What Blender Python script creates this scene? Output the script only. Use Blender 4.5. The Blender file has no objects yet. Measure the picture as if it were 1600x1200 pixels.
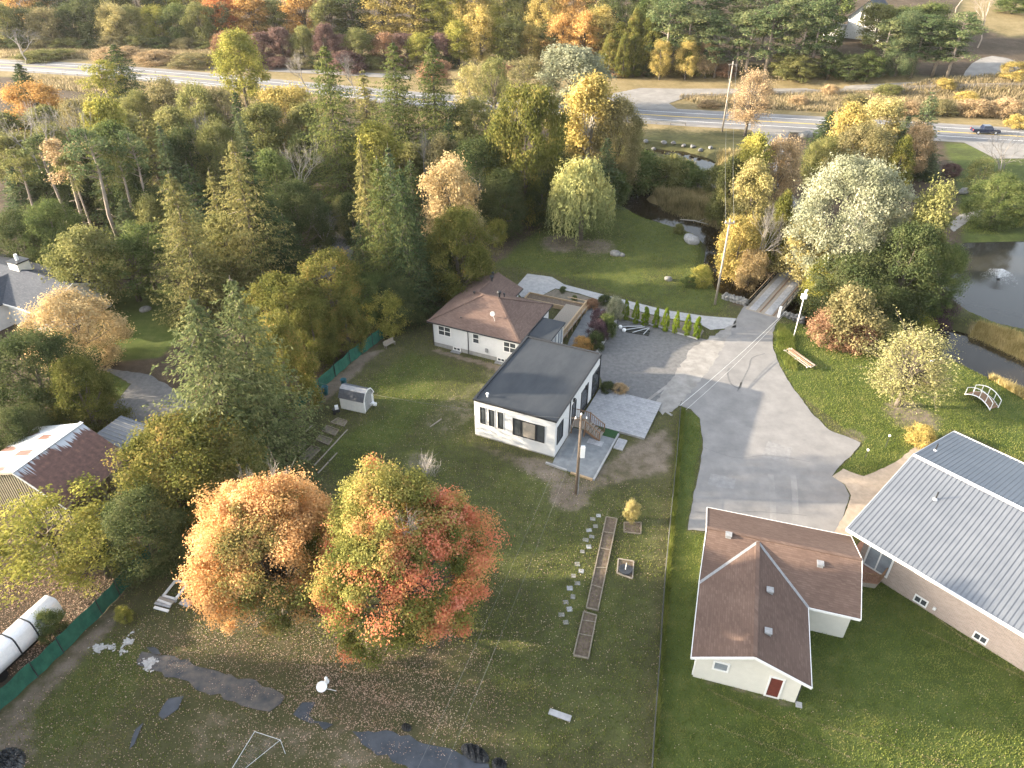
import bpy, bmesh, math, random
import numpy as np
from mathutils import Vector, Matrix

# ------------------------------------------------------------------ camera, sky, sun, exposure
scene = bpy.context.scene
col = scene.collection
CAM_H, PITCH, FPX = 44.0, math.radians(34.5), 1120.0        # drone height, downward tilt, focal length in 1600-wide pixels
cam = bpy.data.cameras.new('camera'); camo = bpy.data.objects.new('camera', cam); col.objects.link(camo)
camo.location = (0, 0, CAM_H); camo.rotation_euler = (math.pi / 2 - PITCH, 0, 0)
cam.sensor_fit = 'HORIZONTAL'; cam.sensor_width = 36.0; cam.lens = FPX / 1600 * 36.0
cam.clip_start = 0.5; cam.clip_end = 3000
scene.camera = camo
SUN_EL, SUN_AZ = math.radians(14.0), math.radians(-3)          # azimuth of the light's travel, from +X
world = bpy.data.worlds.new('World'); scene.world = world; world.use_nodes = True
wn = world.node_tree; wn.nodes.clear()
sky = wn.nodes.new('ShaderNodeTexSky'); sky.sky_type = 'NISHITA'; sky.sun_disc = False
sky.sun_elevation = SUN_EL; sky.sun_rotation = math.radians(-93); sky.air_density = 1.0; sky.dust_density = 2.5; sky.ozone_density = 1.0
bg = wn.nodes.new('ShaderNodeBackground'); bg.inputs['Strength'].default_value = 0.15
hs = wn.nodes.new('ShaderNodeHueSaturation'); hs.inputs['Saturation'].default_value = 0.45
wo = wn.nodes.new('ShaderNodeOutputWorld')
wn.links.new(sky.outputs[0], hs.inputs['Color']); wn.links.new(hs.outputs[0], bg.inputs['Color']); wn.links.new(bg.outputs[0], wo.inputs['Surface'])
sun = bpy.data.lights.new('sun', 'SUN'); suno = bpy.data.objects.new('sun', sun); col.objects.link(suno)
sun.energy = 4.2; sun.angle = math.radians(0.6); sun.color = (1.0, 0.83, 0.62)
sd = Vector((math.cos(SUN_EL) * math.cos(SUN_AZ), math.cos(SUN_EL) * math.sin(SUN_AZ), -math.sin(SUN_EL)))
suno.rotation_euler = sd.to_track_quat('-Z', 'Y').to_euler()
vs = scene.view_settings; vs.view_transform = 'Standard'; vs.look = 'None'; vs.exposure = 2.48; vs.gamma = 1.0
scene.cycles.max_bounces = 6; scene.cycles.diffuse_bounces = 3; scene.cycles.transparent_max_bounces = 8
scene.cycles.use_denoising = True

# ------------------------------------------------------------------ geometry of the view (turns a spot in the photo into a place on the ground)
ST, CT = math.sin(PITCH), math.cos(PITCH)
def ray(px, py):
    u = (px - 800) / FPX; v = (py - 600) / FPX
    return (u, CT - v * ST, -ST - v * CT)
HARD = []                                                       # outlines of paved and gravelled ground
def P(px, py, z=0.0):
    d = ray(px, py); t = (CAM_H - z) / -d[2]
    return Vector((d[0] * t, d[1] * t, z))
def poly(pts, z=0.0): return [tuple(P(x, y, z)[:2]) for x, y in pts]

# ------------------------------------------------------------------ helpers
def seg_dist(X, Y, pts, closed=False):
    best = np.full(X.shape, 1e9); n = len(pts)
    for i in range(n if closed else n - 1):
        ax, ay = pts[i]; bx, by = pts[(i + 1) % n]
        dx, dy = bx - ax, by - ay; L = dx * dx + dy * dy + 1e-9
        t = np.clip(((X - ax) * dx + (Y - ay) * dy) / L, 0, 1)
        best = np.minimum(best, np.hypot(X - ax - t * dx, Y - ay - t * dy))
    return best
def sdf(X, Y, pts):                                             # signed distance, positive inside
    inside = np.zeros(X.shape, bool); n = len(pts)
    for i in range(n):
        ax, ay = pts[i]; bx, by = pts[(i + 1) % n]
        c = ((ay > Y) != (by > Y))
        with np.errstate(divide='ignore', invalid='ignore'):
            xi = (bx - ax) * (Y - ay) / ((by - ay) if by != ay else 1e-9) + ax
        inside ^= c & (X < xi)
    d = seg_dist(X, Y, pts, True)
    return np.where(inside, d, -d)
def sstep(a, b, x):
    t = np.clip((x - a) / (b - a), 0, 1); return t * t * (3 - 2 * t)

CREEK = [tuple(P(x, y, -1.1)[:2]) for x, y in [(900, 224), (960, 231), (1000, 237), (1060, 241), (1095, 251), (1117, 268), (1112, 289), (1065, 299), (1010, 299), (985, 307), (995, 320), (1035, 336), (1085, 351), (1120, 362), (1147, 385), (1145, 420), (1165, 452), (1215, 465), (1262, 486), (1310, 505), (1390, 518), (1450, 530), (1510, 546), (1555, 568), (1610, 594), (1700, 625), (1900, 680)]]
POND = [tuple(P(x, y, -0.6)[:2]) for x, y in [(1476, 445), (1486, 398), (1510, 380), (1600, 378), (1760, 382), (1800, 560), (1690, 545), (1600, 513), (1560, 505), (1520, 488), (1490, 467)]]
def terrain(X, Y):
    X = np.asarray(X, float); Y = np.asarray(Y, float)
    d = seg_dist(X, Y, CREEK)
    up = sstep(112, 124, Y); z = -1.95 * (1 - sstep(2.6 - 1.3 * up, 6.0 - 2.2 * up, d))
    z = np.minimum(z, -1.5 * sstep(-1.8, 1.6, sdf(X, Y, POND)))
    yl = 252 - 0.42 * np.clip(X, -200, 140)                     # foot of the wooded hill beyond the highway
    z = z + 0.10 * np.clip(Y - yl, 0, 400) + 3.0 * sstep(-14, 0, Y - yl) * sstep(20, 45, X)
    return z
def tz(x, y): return float(terrain(np.array([x]), np.array([y]))[0])
def G(px, py):
    z = 0.0
    for _ in range(14):
        p = P(px, py, z); z = 0.5 * z + 0.5 * tz(p.x, p.y)
    p = P(px, py, z); p.z = tz(p.x, p.y); return p

def NT(m):
    m.use_nodes = True; t = m.node_tree; t.nodes.clear()
    return t, (lambda k: t.nodes.new('ShaderNode' + k)), t.links.new
def ramp(node, stops):
    cr = node.color_ramp
    while len(cr.elements) > 1: cr.elements.remove(cr.elements[-1])
    cr.elements[0].position = stops[0][0]; cr.elements[0].color = (*stops[0][1], 1)
    for p, c in stops[1:]:
        e = cr.elements.new(p); e.color = (*c, 1)
MATS = {}
def M(name, c0, c1=None, scale=3.0, rough=0.75, bump=0.15, metal=0.0, stretch=(1, 1, 1), detail=5, spec=0.3, lo=0.35, hi=0.65, fine=None, coat=0):
    """noise between two colours with a fine relief"""
    m = bpy.data.materials.new(name); t, n, l = NT(m); MATS[name] = m
    tc = n('TexCoord'); mp = n('Mapping'); mp.inputs['Scale'].default_value = stretch; l(tc.outputs['Object'], mp.inputs[0])
    nz = n('TexNoise'); nz.inputs['Scale'].default_value = scale; nz.inputs['Detail'].default_value = detail; nz.inputs['Roughness'].default_value = 0.65
    l(mp.outputs[0], nz.inputs['Vector'])
    r = n('ValToRGB'); ramp(r, [(lo, c0), (hi, c1 or tuple(min(1, v * 1.25) for v in c0))]); l(nz.outputs[0], r.inputs[0])
    b = n('BsdfPrincipled'); b.inputs['Roughness'].default_value = rough; b.inputs['Metallic'].default_value = metal; b.inputs['Specular IOR Level'].default_value = spec
    l(r.outputs[0], b.inputs['Base Color'])
    if bump:
        bp = n('Bump'); bp.inputs['Strength'].default_value = bump; bp.inputs['Distance'].default_value = 0.02
        n2 = n('TexNoise'); n2.inputs['Scale'].default_value = fine or scale * 6; n2.inputs['Detail'].default_value = 3
        l(mp.outputs[0], n2.inputs['Vector']); l(n2.outputs[0], bp.inputs['Height']); l(bp.outputs[0], b.inputs['Normal'])
    o = n('OutputMaterial'); l(b.outputs[0], o.inputs[0])
    return m

class MB:
    def __init__(s): s.v = []; s.f = []
    def add(s, v, f):
        k = len(s.v); s.v += [tuple(p) for p in v]; s.f += [tuple(i + k for i in q) for q in f]; return s
    def box(s, x0, x1, y0, y1, z0, z1):
        return s.add([(x0, y0, z0), (x1, y0, z0), (x1, y1, z0), (x0, y1, z0), (x0, y0, z1), (x1, y0, z1), (x1, y1, z1), (x0, y1, z1)],
                     [(0, 3, 2, 1), (4, 5, 6, 7), (0, 1, 5, 4), (1, 2, 6, 5), (2, 3, 7, 6), (3, 0, 4, 7)])
    def obox(s, c, a, b, w):                                    # centre and three half-axis vectors
        c, a, b, w = Vector(c), Vector(a), Vector(b), Vector(w)
        pts = [c + a * i + b * j + w * k for k in (-1, 1) for i, j in ((-1, -1), (1, -1), (1, 1), (-1, 1))]
        return s.add(pts, [(0, 3, 2, 1), (4, 5, 6, 7), (0, 1, 5, 4), (1, 2, 6, 5), (2, 3, 7, 6), (3, 0, 4, 7)])
    def bar(s, p, q, w, h, up=(0, 0, 1)):                       # beam with a rectangular section from p to q
        p, q = Vector(p), Vector(q); d = (q - p); L = d.length; d.normalize()
        up = Vector(up)
        if abs(d.dot(up)) > 0.95: up = Vector((0, 1, 0))
        sx = d.cross(up).normalized(); sz = sx.cross(d).normalized()
        return s.obox((p + q) / 2, d * L / 2, sx * w / 2, sz * h / 2)
    def prism(s, pts, z0, z1):
        n = len(pts)
        a = sum(pts[i][0] * pts[(i + 1) % n][1] - pts[(i + 1) % n][0] * pts[i][1] for i in range(n))
        if a < 0: pts = pts[::-1]
        v = [(x, y, z0) for x, y in pts] + [(x, y, z1) for x, y in pts]
        return s.add(v, [tuple(range(n))[::-1], tuple(range(n, 2 * n))] + [(i, (i + 1) % n, n + (i + 1) % n, n + i) for i in range(n)])
    def slab(s, quad, th):                                      # a sloping sheet given by its top outline
        q = [Vector(p) for p in quad]; nr = (q[1] - q[0]).cross(q[2] - q[0]).normalized()
        if nr.z < 0: q = q[::-1]; nr = -nr
        n = len(q); v = [p - nr * th for p in q] + q
        return s.add(v, [tuple(range(n))[::-1], tuple(range(n, 2 * n))] + [(i, (i + 1) % n, n + (i + 1) % n, n + i) for i in range(n)])
    def tube(s, pts, rad, k=6, cap=True):
        pts = [Vector(p) for p in pts]; m = len(pts); base = len(s.v)
        rad = rad if isinstance(rad, (list, tuple)) else [rad] * m
        ref = Vector((0.31, 0.87, 0.2))
        for i, p in enumerate(pts):
            d = (pts[min(i + 1, m - 1)] - pts[max(i - 1, 0)]).normalized()
            if abs(d.dot(ref)) > 0.97: ref = Vector((0.9, 0.1, 0.3))
            a = d.cross(ref).normalized(); b = d.cross(a).normalized()
            for j in range(k):
                an = 2 * math.pi * j / k; s.v.append(tuple(p + (a * math.cos(an) + b * math.sin(an)) * rad[i]))
        for i in range(m - 1):
            for j in range(k):
                j2 = (j + 1) % k; s.f.append((base + i * k + j, base + i * k + j2, base + (i + 1) * k + j2, base + (i + 1) * k + j))
        if cap:
            s.f.append(tuple(base + j for j in range(k))[::-1]); s.f.append(tuple(base + (m - 1) * k + j for j in range(k)))
        return s
    def lathe(s, prof, c=(0, 0, 0), k=12):
        base = len(s.v)
        for r, z in prof:
            for j in range(k):
                a = 2 * math.pi * j / k; s.v.append((c[0] + r * math.cos(a), c[1] + r * math.sin(a), c[2] + z))
        for i in range(len(prof) - 1):
            for j in range(k):
                j2 = (j + 1) % k; s.f.append((base + i * k + j, base + i * k + j2, base + (i + 1) * k + j2, base + (i + 1) * k + j))
        s.f.append(tuple(base + j for j in range(k))[::-1]); s.f.append(tuple(base + (len(prof) - 1) * k + j for j in range(k)))
        return s
    def mesh(s, name, mat=None, smooth=False):
        me = bpy.data.meshes.new(name); me.from_pydata(s.v, [], s.f); me.update()
        if mat: me.materials.append(MATS[mat] if isinstance(mat, str) else mat)
        if smooth: me.polygons.foreach_set('use_smooth', [True] * len(me.polygons))
        return me
    def build(s, name, mat, parent=None, smooth=False, bevel=0):
        o = bpy.data.objects.new(name, s.mesh(name, mat, smooth)); col.objects.link(o)
        if parent: o.parent = parent
        if bevel:
            b = o.modifiers.new('bevel', 'BEVEL'); b.width = bevel; b.segments = 2; b.limit_method = 'ANGLE'
        return o
def tag(o, label=None, cat=None, group=None, kind=None):
    if label: o['label'] = label
    if cat: o['category'] = cat
    if group: o['group'] = group
    if kind: o['kind'] = kind
    return o
def thing(name, label, cat, loc=(0, 0, 0), rz=0.0, group=None, scale=1.0):
    o = bpy.data.objects.new(name, None); col.objects.link(o); o.empty_display_size = 0.3
    o.location = loc; o.rotation_euler = (0, 0, rz); o.scale = (scale,) * 3
    return tag(o, label, cat, group)
def link(name, me, parent=None, loc=(0, 0, 0), rz=0.0, mat=None, scale=None):
    o = bpy.data.objects.new(name, me); col.objects.link(o); o.location = loc; o.rotation_euler = (0, 0, rz)
    if parent: o.parent = parent
    if scale: o.scale = scale
    if mat:
        o.material_slots[0].link = 'OBJECT'; o.material_slots[0].material = MATS[mat] if isinstance(mat, str) else mat
    return o
class Frame:                                                    # a yawed local frame; finds where a sight line meets its planes
    def __init__(s, x, y, yawdeg, z=0.0):
        s.o = (x, y, z); s.a = math.radians(yawdeg); s.c, s.s = math.cos(s.a), math.sin(s.a)
    def L(s, x, y):
        dx, dy = x - s.o[0], y - s.o[1]; return (dx * s.c + dy * s.s, -dx * s.s + dy * s.c)
    def W(s, u, v): return (s.o[0] + u * s.c - v * s.s, s.o[1] + u * s.s + v * s.c)
    def _r(s, px, py):
        d = ray(px, py); o = s.L(0, 0); return o, (d[0] * s.c + d[1] * s.s, -d[0] * s.s + d[1] * s.c, d[2])
    def onv(s, px, py, v):
        o, d = s._r(px, py); t = (v - o[1]) / d[1]; return o[0] + d[0] * t, CAM_H + d[2] * t - s.o[2]
    def onu(s, px, py, u):
        o, d = s._r(px, py); t = (u - o[0]) / d[0]; return o[1] + d[1] * t, CAM_H + d[2] * t - s.o[2]
    def onz(s, px, py, z):
        p = P(px, py, z + s.o[2]); return s.L(p.x, p.y)
rnd = random.Random(7)

# ------------------------------------------------------------------ materials of things
M('white_siding', (0.62, 0.63, 0.63), (0.72, 0.72, 0.71), 2.0, 0.55, 0.05)
M('white_trim', (0.58, 0.58, 0.57), (0.66, 0.66, 0.645), 6, 0.5, 0.04)
M('cream_siding', (0.56, 0.54, 0.48), (0.62, 0.6, 0.54), 3, 0.6, 0.05)
M('concrete', (0.21, 0.21, 0.205), (0.29, 0.285, 0.275), 2.2, 0.9, 0.2)
M('pale_concrete', (0.26, 0.262, 0.265), (0.35, 0.35, 0.345), 1.6, 0.9, 0.2)
M('dark_trim', (0.018, 0.02, 0.023), (0.03, 0.032, 0.036), 5, 0.45, 0.03)
M('flat_roof', (0.024, 0.03, 0.038), (0.038, 0.044, 0.052), 0.7, 0.75, 0.06, stretch=(1, 0.35, 1), fine=30)
M('wood_weathered', (0.19, 0.165, 0.135), (0.31, 0.275, 0.23), 9, 0.85, 0.3, stretch=(0.3, 3, 3))
M('wood_brown', (0.15, 0.085, 0.05), (0.25, 0.155, 0.095), 9, 0.8, 0.25, stretch=(0.4, 3, 3))
M('wood_tan', (0.30, 0.21, 0.12), (0.43, 0.32, 0.2), 8, 0.8, 0.25, stretch=(0.4, 3, 3))
M('wood_pole', (0.10, 0.075, 0.055), (0.19, 0.15, 0.115), 6, 0.9, 0.4, stretch=(4, 4, 0.4))
M('deck_red', (0.19, 0.10, 0.068), (0.29, 0.165, 0.115), 5, 0.8, 0.2)
M('paver', (0.25, 0.255, 0.265), (0.35, 0.352, 0.362), 3.0, 0.85, 0.25)
M('paver_dark', (0.215, 0.22, 0.232), (0.30, 0.303, 0.315), 3.0, 0.85, 0.25)
M('stone', (0.12, 0.118, 0.11), (0.25, 0.245, 0.23), 2.5, 0.9, 0.5)
M('pale_stone', (0.18, 0.18, 0.18), (0.32, 0.318, 0.315), 2.5, 0.85, 0.4)
M('turf_green', (0.018, 0.05, 0.018), (0.03, 0.075, 0.025), 9, 0.95, 0.4)
M('black_plastic', (0.012, 0.013, 0.015), (0.03, 0.033, 0.038), 4, 0.32, 0.6, spec=0.5, fine=9)
M('black_paint', (0.012, 0.012, 0.013), (0.02, 0.02, 0.021), 5, 0.4, 0)
M('grey_metal', (0.25, 0.26, 0.27), (0.36, 0.37, 0.38), 6, 0.4, 0.05, metal=0.6)
M('white_metal', (0.7, 0.71, 0.72), (0.8, 0.8, 0.8), 6, 0.4, 0.03)
M('galvanised', (0.42, 0.44, 0.46), (0.56, 0.58, 0.6), 5, 0.42, 0.05, metal=0.35)
M('fence_green', (0.010, 0.065, 0.045), (0.02, 0.105, 0.07), 2.5, 0.85, 0.3, stretch=(1, 1, 0.5))
M('wire_steel', (0.025, 0.028, 0.025), (0.045, 0.048, 0.045), 6, 0.6, 0)
M('wire_pale', (0.16, 0.16, 0.15), (0.22, 0.22, 0.21), 6, 0.6, 0)
M('cable_white', (0.5, 0.5, 0.48), (0.6, 0.6, 0.58), 6, 0.6, 0)
M('old_slab', (0.15, 0.145, 0.13), (0.26, 0.255, 0.235), 4, 0.95, 0.4)
M('old_timber', (0.15, 0.13, 0.1), (0.25, 0.215, 0.165), 7, 0.9, 0.3)
M('soil', (0.085, 0.062, 0.045), (0.15, 0.115, 0.085), 4, 0.95, 0.6)
M('mulch', (0.11, 0.10, 0.075), (0.19, 0.16, 0.125), 3, 0.95, 0.6)
M('bin_teal', (0.012, 0.075, 0.10), (0.02, 0.11, 0.14), 4, 0.5, 0.05)
M('red_door', (0.095, 0.026, 0.02), (0.125, 0.034, 0.026), 5, 0.5, 0.02)
M('vent_grey', (0.18, 0.185, 0.19), (0.26, 0.265, 0.27), 5, 0.5, 0.05)
M('bark', (0.085, 0.07, 0.055), (0.17, 0.145, 0.12), 7, 0.95, 0.5, stretch=(3, 3, 0.6))
M('bark_pale', (0.30, 0.275, 0.24), (0.45, 0.42, 0.37), 7, 0.9, 0.4, stretch=(3, 3, 0.6))
M('bark_grey', (0.16, 0.145, 0.13), (0.27, 0.25, 0.225), 7, 0.9, 0.4, stretch=(3, 3, 0.6))
M('bark_pine', (0.20, 0.16, 0.13), (0.33, 0.28, 0.23), 7, 0.95, 0.4, stretch=(3, 3, 0.6))
M('truck_paint', (0.008, 0.013, 0.03), (0.012, 0.018, 0.04), 5, 0.25, 0, spec=0.6)
M('rubber', (0.012, 0.012, 0.012), (0.02, 0.02, 0.02), 5, 0.8, 0)
M('lamp_red', (0.35, 0.02, 0.015), (0.4, 0.03, 0.02), 5, 0.4, 0)
M('powder', (0.34, 0.34, 0.335), (0.48, 0.48, 0.47), 6, 0.95, 0.4)
def glass(name, c, rough=0.06):
    m = M(name, c, tuple(v * 1.6 for v in c), 0.8, rough, 0, spec=0.7); return m
glass('window_glass', (0.035, 0.04, 0.045)); glass('blind_glass', (0.20, 0.18, 0.155), 0.15); glass('truck_glass', (0.02, 0.025, 0.03))
glass('sky_glass', (0.16, 0.18, 0.2), 0.1)
def siding(name, base, step, depth=0.5):
    m = M(name, base, tuple(min(1, c * 1.08) for c in base), 2.0, 0.55, 0.0); t = m.node_tree; n = t.nodes; l = t.links.new
    tc = n['Texture Coordinate']; sx = n.new('ShaderNodeSeparateXYZ'); l(tc.outputs['Object'], sx.inputs[0])
    d = n.new('ShaderNodeMath'); d.operation = 'DIVIDE'; d.inputs[1].default_value = step; l(sx.outputs['Z'], d.inputs[0])
    fr = n.new('ShaderNodeMath'); fr.operation = 'FRACT'; l(d.outputs[0], fr.inputs[0])
    bp = n.new('ShaderNodeBump'); bp.inputs['Strength'].default_value = depth; bp.inputs['Distance'].default_value = 0.03; bp.invert = True
    l(fr.outputs[0], bp.inputs['Height']); l(bp.outputs[0], n['Principled BSDF'].inputs['Normal']); return m
siding('lap_white', (0.50, 0.505, 0.505), 0.2); siding('lap_annex', (0.52, 0.525, 0.525), 0.3); siding('lap_cream', (0.48, 0.465, 0.415), 0.15)
def shingle(name, stops, course=0.062, tab=0.32, patch=0.35):
    """asphalt shingles: courses follow the height, tabs follow the run of the slope"""
    m = bpy.data.materials.new(name); MATS[name] = m; t, n, l = NT(m)
    tc = n('TexCoord'); sp = n('SeparateXYZ'); l(tc.outputs['Object'], sp.inputs[0])
    ad = n('Math'); l(sp.outputs['X'], ad.inputs[0]); l(sp.outputs['Y'], ad.inputs[1])
    cb = n('CombineXYZ'); l(ad.outputs[0], cb.inputs['X']); l(sp.outputs['Z'], cb.inputs['Y'])
    br = n('TexBrick'); br.inputs['Scale'].default_value = 1.0; br.inputs['Brick Width'].default_value = tab; br.inputs['Row Height'].default_value = course
    br.inputs['Mortar Size'].default_value = 0.008; br.inputs['Mortar Smooth'].default_value = 0.2; br.inputs['Bias'].default_value = 0.0
    br.inputs['Color1'].default_value = (0, 0, 0, 1); br.inputs['Color2'].default_value = (1, 1, 1, 1); br.inputs['Mortar'].default_value = (0, 0, 0, 1); l(cb.outputs[0], br.inputs['Vector'])
    nz = n('TexNoise'); nz.inputs['Scale'].default_value = patch; nz.inputs['Detail'].default_value = 6; l(tc.outputs['Object'], nz.inputs['Vector'])
    nf = n('TexNoise'); nf.inputs['Scale'].default_value = 14; nf.inputs['Detail'].default_value = 2; l(tc.outputs['Object'], nf.inputs['Vector'])
    m1 = n('Mix'); m1.data_type = 'FLOAT'; m1.inputs[0].default_value = 0.5; l(br.outputs['Color'], m1.inputs[2]); l(nf.outputs[0], m1.inputs[3])
    m2 = n('Mix'); m2.data_type = 'FLOAT'; m2.inputs[0].default_value = 0.5; l(m1.outputs[0], m2.inputs[2]); l(nz.outputs[0], m2.inputs[3])
    r = n('ValToRGB'); ramp(r, stops); l(m2.outputs[0], r.inputs[0])
    b = n('BsdfPrincipled'); b.inputs['Roughness'].default_value = 0.9; b.inputs['Specular IOR Level'].default_value = 0.2; l(r.outputs[0], b.inputs['Base Color'])
    bp = n('Bump'); bp.inputs['Strength'].default_value = 0.6; bp.inputs['Distance'].default_value = 0.015; l(br.outputs['Fac'], bp.inputs['Height']); bp.invert = True; l(bp.outputs[0], b.inputs['Normal'])
    o = n('OutputMaterial'); l(b.outputs[0], o.inputs[0]); return m
shingle('shingle_brown', [(0.2, (0.078, 0.051, 0.041)), (0.5, (0.112, 0.075, 0.06)), (0.75, (0.15, 0.105, 0.083))])
shingle('shingle_house', [(0.2, (0.08, 0.053, 0.045)), (0.5, (0.12, 0.082, 0.068)), (0.8, (0.17, 0.122, 0.10))])
shingle('shingle_grey', [(0.2, (0.03, 0.036, 0.048)), (0.5, (0.052, 0.06, 0.075)), (0.8, (0.09, 0.098, 0.112))])
def brickmat(name, c1, c2, mortar):
    m = bpy.data.materials.new(name); MATS[name] = m; t, n, l = NT(m)
    tc = n('TexCoord'); sp = n('SeparateXYZ'); l(tc.outputs['Object'], sp.inputs[0]); ad = n('Math'); l(sp.outputs['X'], ad.inputs[0]); l(sp.outputs['Y'], ad.inputs[1])
    cb = n('CombineXYZ'); l(ad.outputs[0], cb.inputs['X']); l(sp.outputs['Z'], cb.inputs['Y'])
    br = n('TexBrick'); br.inputs['Scale'].default_value = 1.0; br.inputs['Brick Width'].default_value = 0.24; br.inputs['Row Height'].default_value = 0.08; br.inputs['Mortar Size'].default_value = 0.01
    br.inputs['Color1'].default_value = (*c1, 1); br.inputs['Color2'].default_value = (*c2, 1); br.inputs['Mortar'].default_value = (*mortar, 1); l(cb.outputs[0], br.inputs['Vector'])
    b = n('BsdfPrincipled'); b.inputs['Roughness'].default_value = 0.9; l(br.outputs['Color'], b.inputs['Base Color'])
    bp = n('Bump'); bp.inputs['Strength'].default_value = 0.5; bp.inputs['Distance'].default_value = 0.01; l(br.outputs['Fac'], bp.inputs['Height']); bp.invert = True; l(bp.outputs[0], b.inputs['Normal'])
    o = n('OutputMaterial'); l(b.outputs[0], o.inputs[0])
brickmat('brick_pink', (0.25, 0.185, 0.15), (0.34, 0.26, 0.215), (0.33, 0.305, 0.28))
def rustmat():
    """old painted sheet: bare metal near the ridge, rust below with ragged streaks down the slope (x runs down the slope)"""
    m = bpy.data.materials.new('rust_sheet'); MATS['rust_sheet'] = m; t, n, l = NT(m)
    at = n('Attribute'); at.attribute_name = 'slope'; sp = n('SeparateXYZ'); l(at.outputs['Vector'], sp.inputs[0])
    mp = n('Mapping'); mp.inputs['Scale'].default_value = (0.12, 5.0, 1); l(at.outputs['Vector'], mp.inputs[0])
    nz = n('TexNoise'); nz.inputs['Scale'].default_value = 1.0; nz.inputs['Detail'].default_value = 3; l(mp.outputs[0], nz.inputs['Vector'])
    nb = n('TexNoise'); nb.inputs['Scale'].default_value = 0.45; nb.inputs['Detail'].default_value = 3; l(at.outputs['Vector'], nb.inputs['Vector'])
    a = n('Math'); a.operation = 'MULTIPLY_ADD'; a.inputs[1].default_value = 3.4; l(nz.outputs[0], a.inputs[0]); l(sp.outputs['X'], a.inputs[2])
    a2 = n('Math'); a2.operation = 'MULTIPLY_ADD'; a2.inputs[1].default_value = 2.6; l(nb.outputs[0], a2.inputs[0]); l(a.outputs[0], a2.inputs[2])
    r = n('ValToRGB'); l(a2.outputs[0], r.inputs[0]); sc = n('MapRange'); sc.inputs['From Min'].default_value = 3.4; sc.inputs['From Max'].default_value = 3.75
    l(a2.outputs[0], sc.inputs['Value']); l(sc.outputs[0], r.inputs[0])
    nf = n('TexNoise'); nf.inputs['Scale'].default_value = 3; nf.inputs['Detail'].default_value = 6; l(at.outputs['Vector'], nf.inputs['Vector'])
    rr = n('ValToRGB'); ramp(rr, [(0.3, (0.075, 0.033, 0.026)), (0.6, (0.13, 0.062, 0.045)), (0.8, (0.2, 0.10, 0.06))]); l(nf.outputs[0], rr.inputs[0])
    ramp(r, [(0.0, (0, 0, 0)), (1.0, (1, 1, 1))])
    mx = n('Mix'); mx.data_type = 'RGBA'; l(r.outputs[0], mx.inputs[0]); mx.inputs[6].default_value = (0.42, 0.45, 0.49, 1); l(rr.outputs[0], mx.inputs[7])
    b = n('BsdfPrincipled'); b.inputs['Roughness'].default_value = 0.55; l(mx.outputs[2], b.inputs['Base Color'])
    o = n('OutputMaterial'); l(b.outputs[0], o.inputs[0])
rustmat()
def water(name, c, rough, scale, spec):
    m = bpy.data.materials.new(name); MATS[name] = m; t, n, l = NT(m)
    b = n('BsdfPrincipled'); b.inputs['Base Color'].default_value = (*c, 1); b.inputs['Roughness'].default_value = rough; b.inputs['IOR'].default_value = 1.33; b.inputs['Specular IOR Level'].default_value = spec
    tc = n('TexCoord'); nz = n('TexNoise'); nz.inputs['Scale'].default_value = scale; nz.inputs['Detail'].default_value = 3; l(tc.outputs['Object'], nz.inputs['Vector'])
    bp = n('Bump'); bp.inputs['Strength'].default_value = 0.08; bp.inputs['Distance'].default_value = 0.05; l(nz.outputs[0], bp.inputs['Height']); l(bp.outputs[0], b.inputs['Normal'])
    o = n('OutputMaterial'); l(b.outputs[0], o.inputs[0])
water('creek_water', (0.018, 0.014, 0.008), 0.04, 0.8, 0.3); water('pond_water', (0.03, 0.029, 0.024), 0.1, 1.4, 0.3)
ORD = ['first', 'second', 'third', 'fourth', 'fifth', 'sixth', 'seventh', 'eighth', 'ninth', 'tenth', 'eleventh', 'twelfth', 'thirteenth', 'fourteenth', 'fifteenth', 'sixteenth', 'seventeenth', 'eighteenth', 'nineteenth', 'twentieth']
# ------------------------------------------------------------------ ground sheet
def axis(lo, f0, f1, hi, step, grow):
    a = list(np.arange(f0, f1 + 1e-6, step)); s = step
    while a[-1] < hi: s *= grow; a.append(a[-1] + s)
    s = step; b = [f0]
    while b[-1] > lo: s *= grow; b.append(b[-1] - s)
    return np.array(b[:0:-1] + a)
gx = axis(-900, -62, 78, 900, 0.55, 1.09); gy = axis(-300, 12, 128, 1100, 0.55, 1.055)
GX, GY = np.meshgrid(gx, gy); GZ = terrain(GX, GY)
def mesh_np(name, V, F, mat=None, attrs=None, smooth=False):
    V = np.asarray(V, np.float32); F = np.asarray(F, np.int32); k = F.shape[1]
    me = bpy.data.meshes.new(name); me.vertices.add(len(V)); me.vertices.foreach_set('co', V.ravel())
    me.loops.add(F.size); me.loops.foreach_set('vertex_index', F.ravel())
    me.polygons.add(len(F)); me.polygons.foreach_set('loop_start', np.arange(0, F.size, k, dtype=np.int32))
    try: me.polygons.foreach_set('loop_total', np.full(len(F), k, np.int32))
    except Exception: pass
    if smooth: me.polygons.foreach_set('use_smooth', np.ones(len(F), bool))
    me.update(calc_edges=True)
    for nm, (typ, key, arr) in (attrs or {}).items():
        at = me.attributes.new(nm, typ, 'POINT'); at.data.foreach_set(key, np.asarray(arr, np.float32).ravel())
    if mat: me.materials.append(MATS[mat] if isinstance(mat, str) else mat)
    return me
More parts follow.
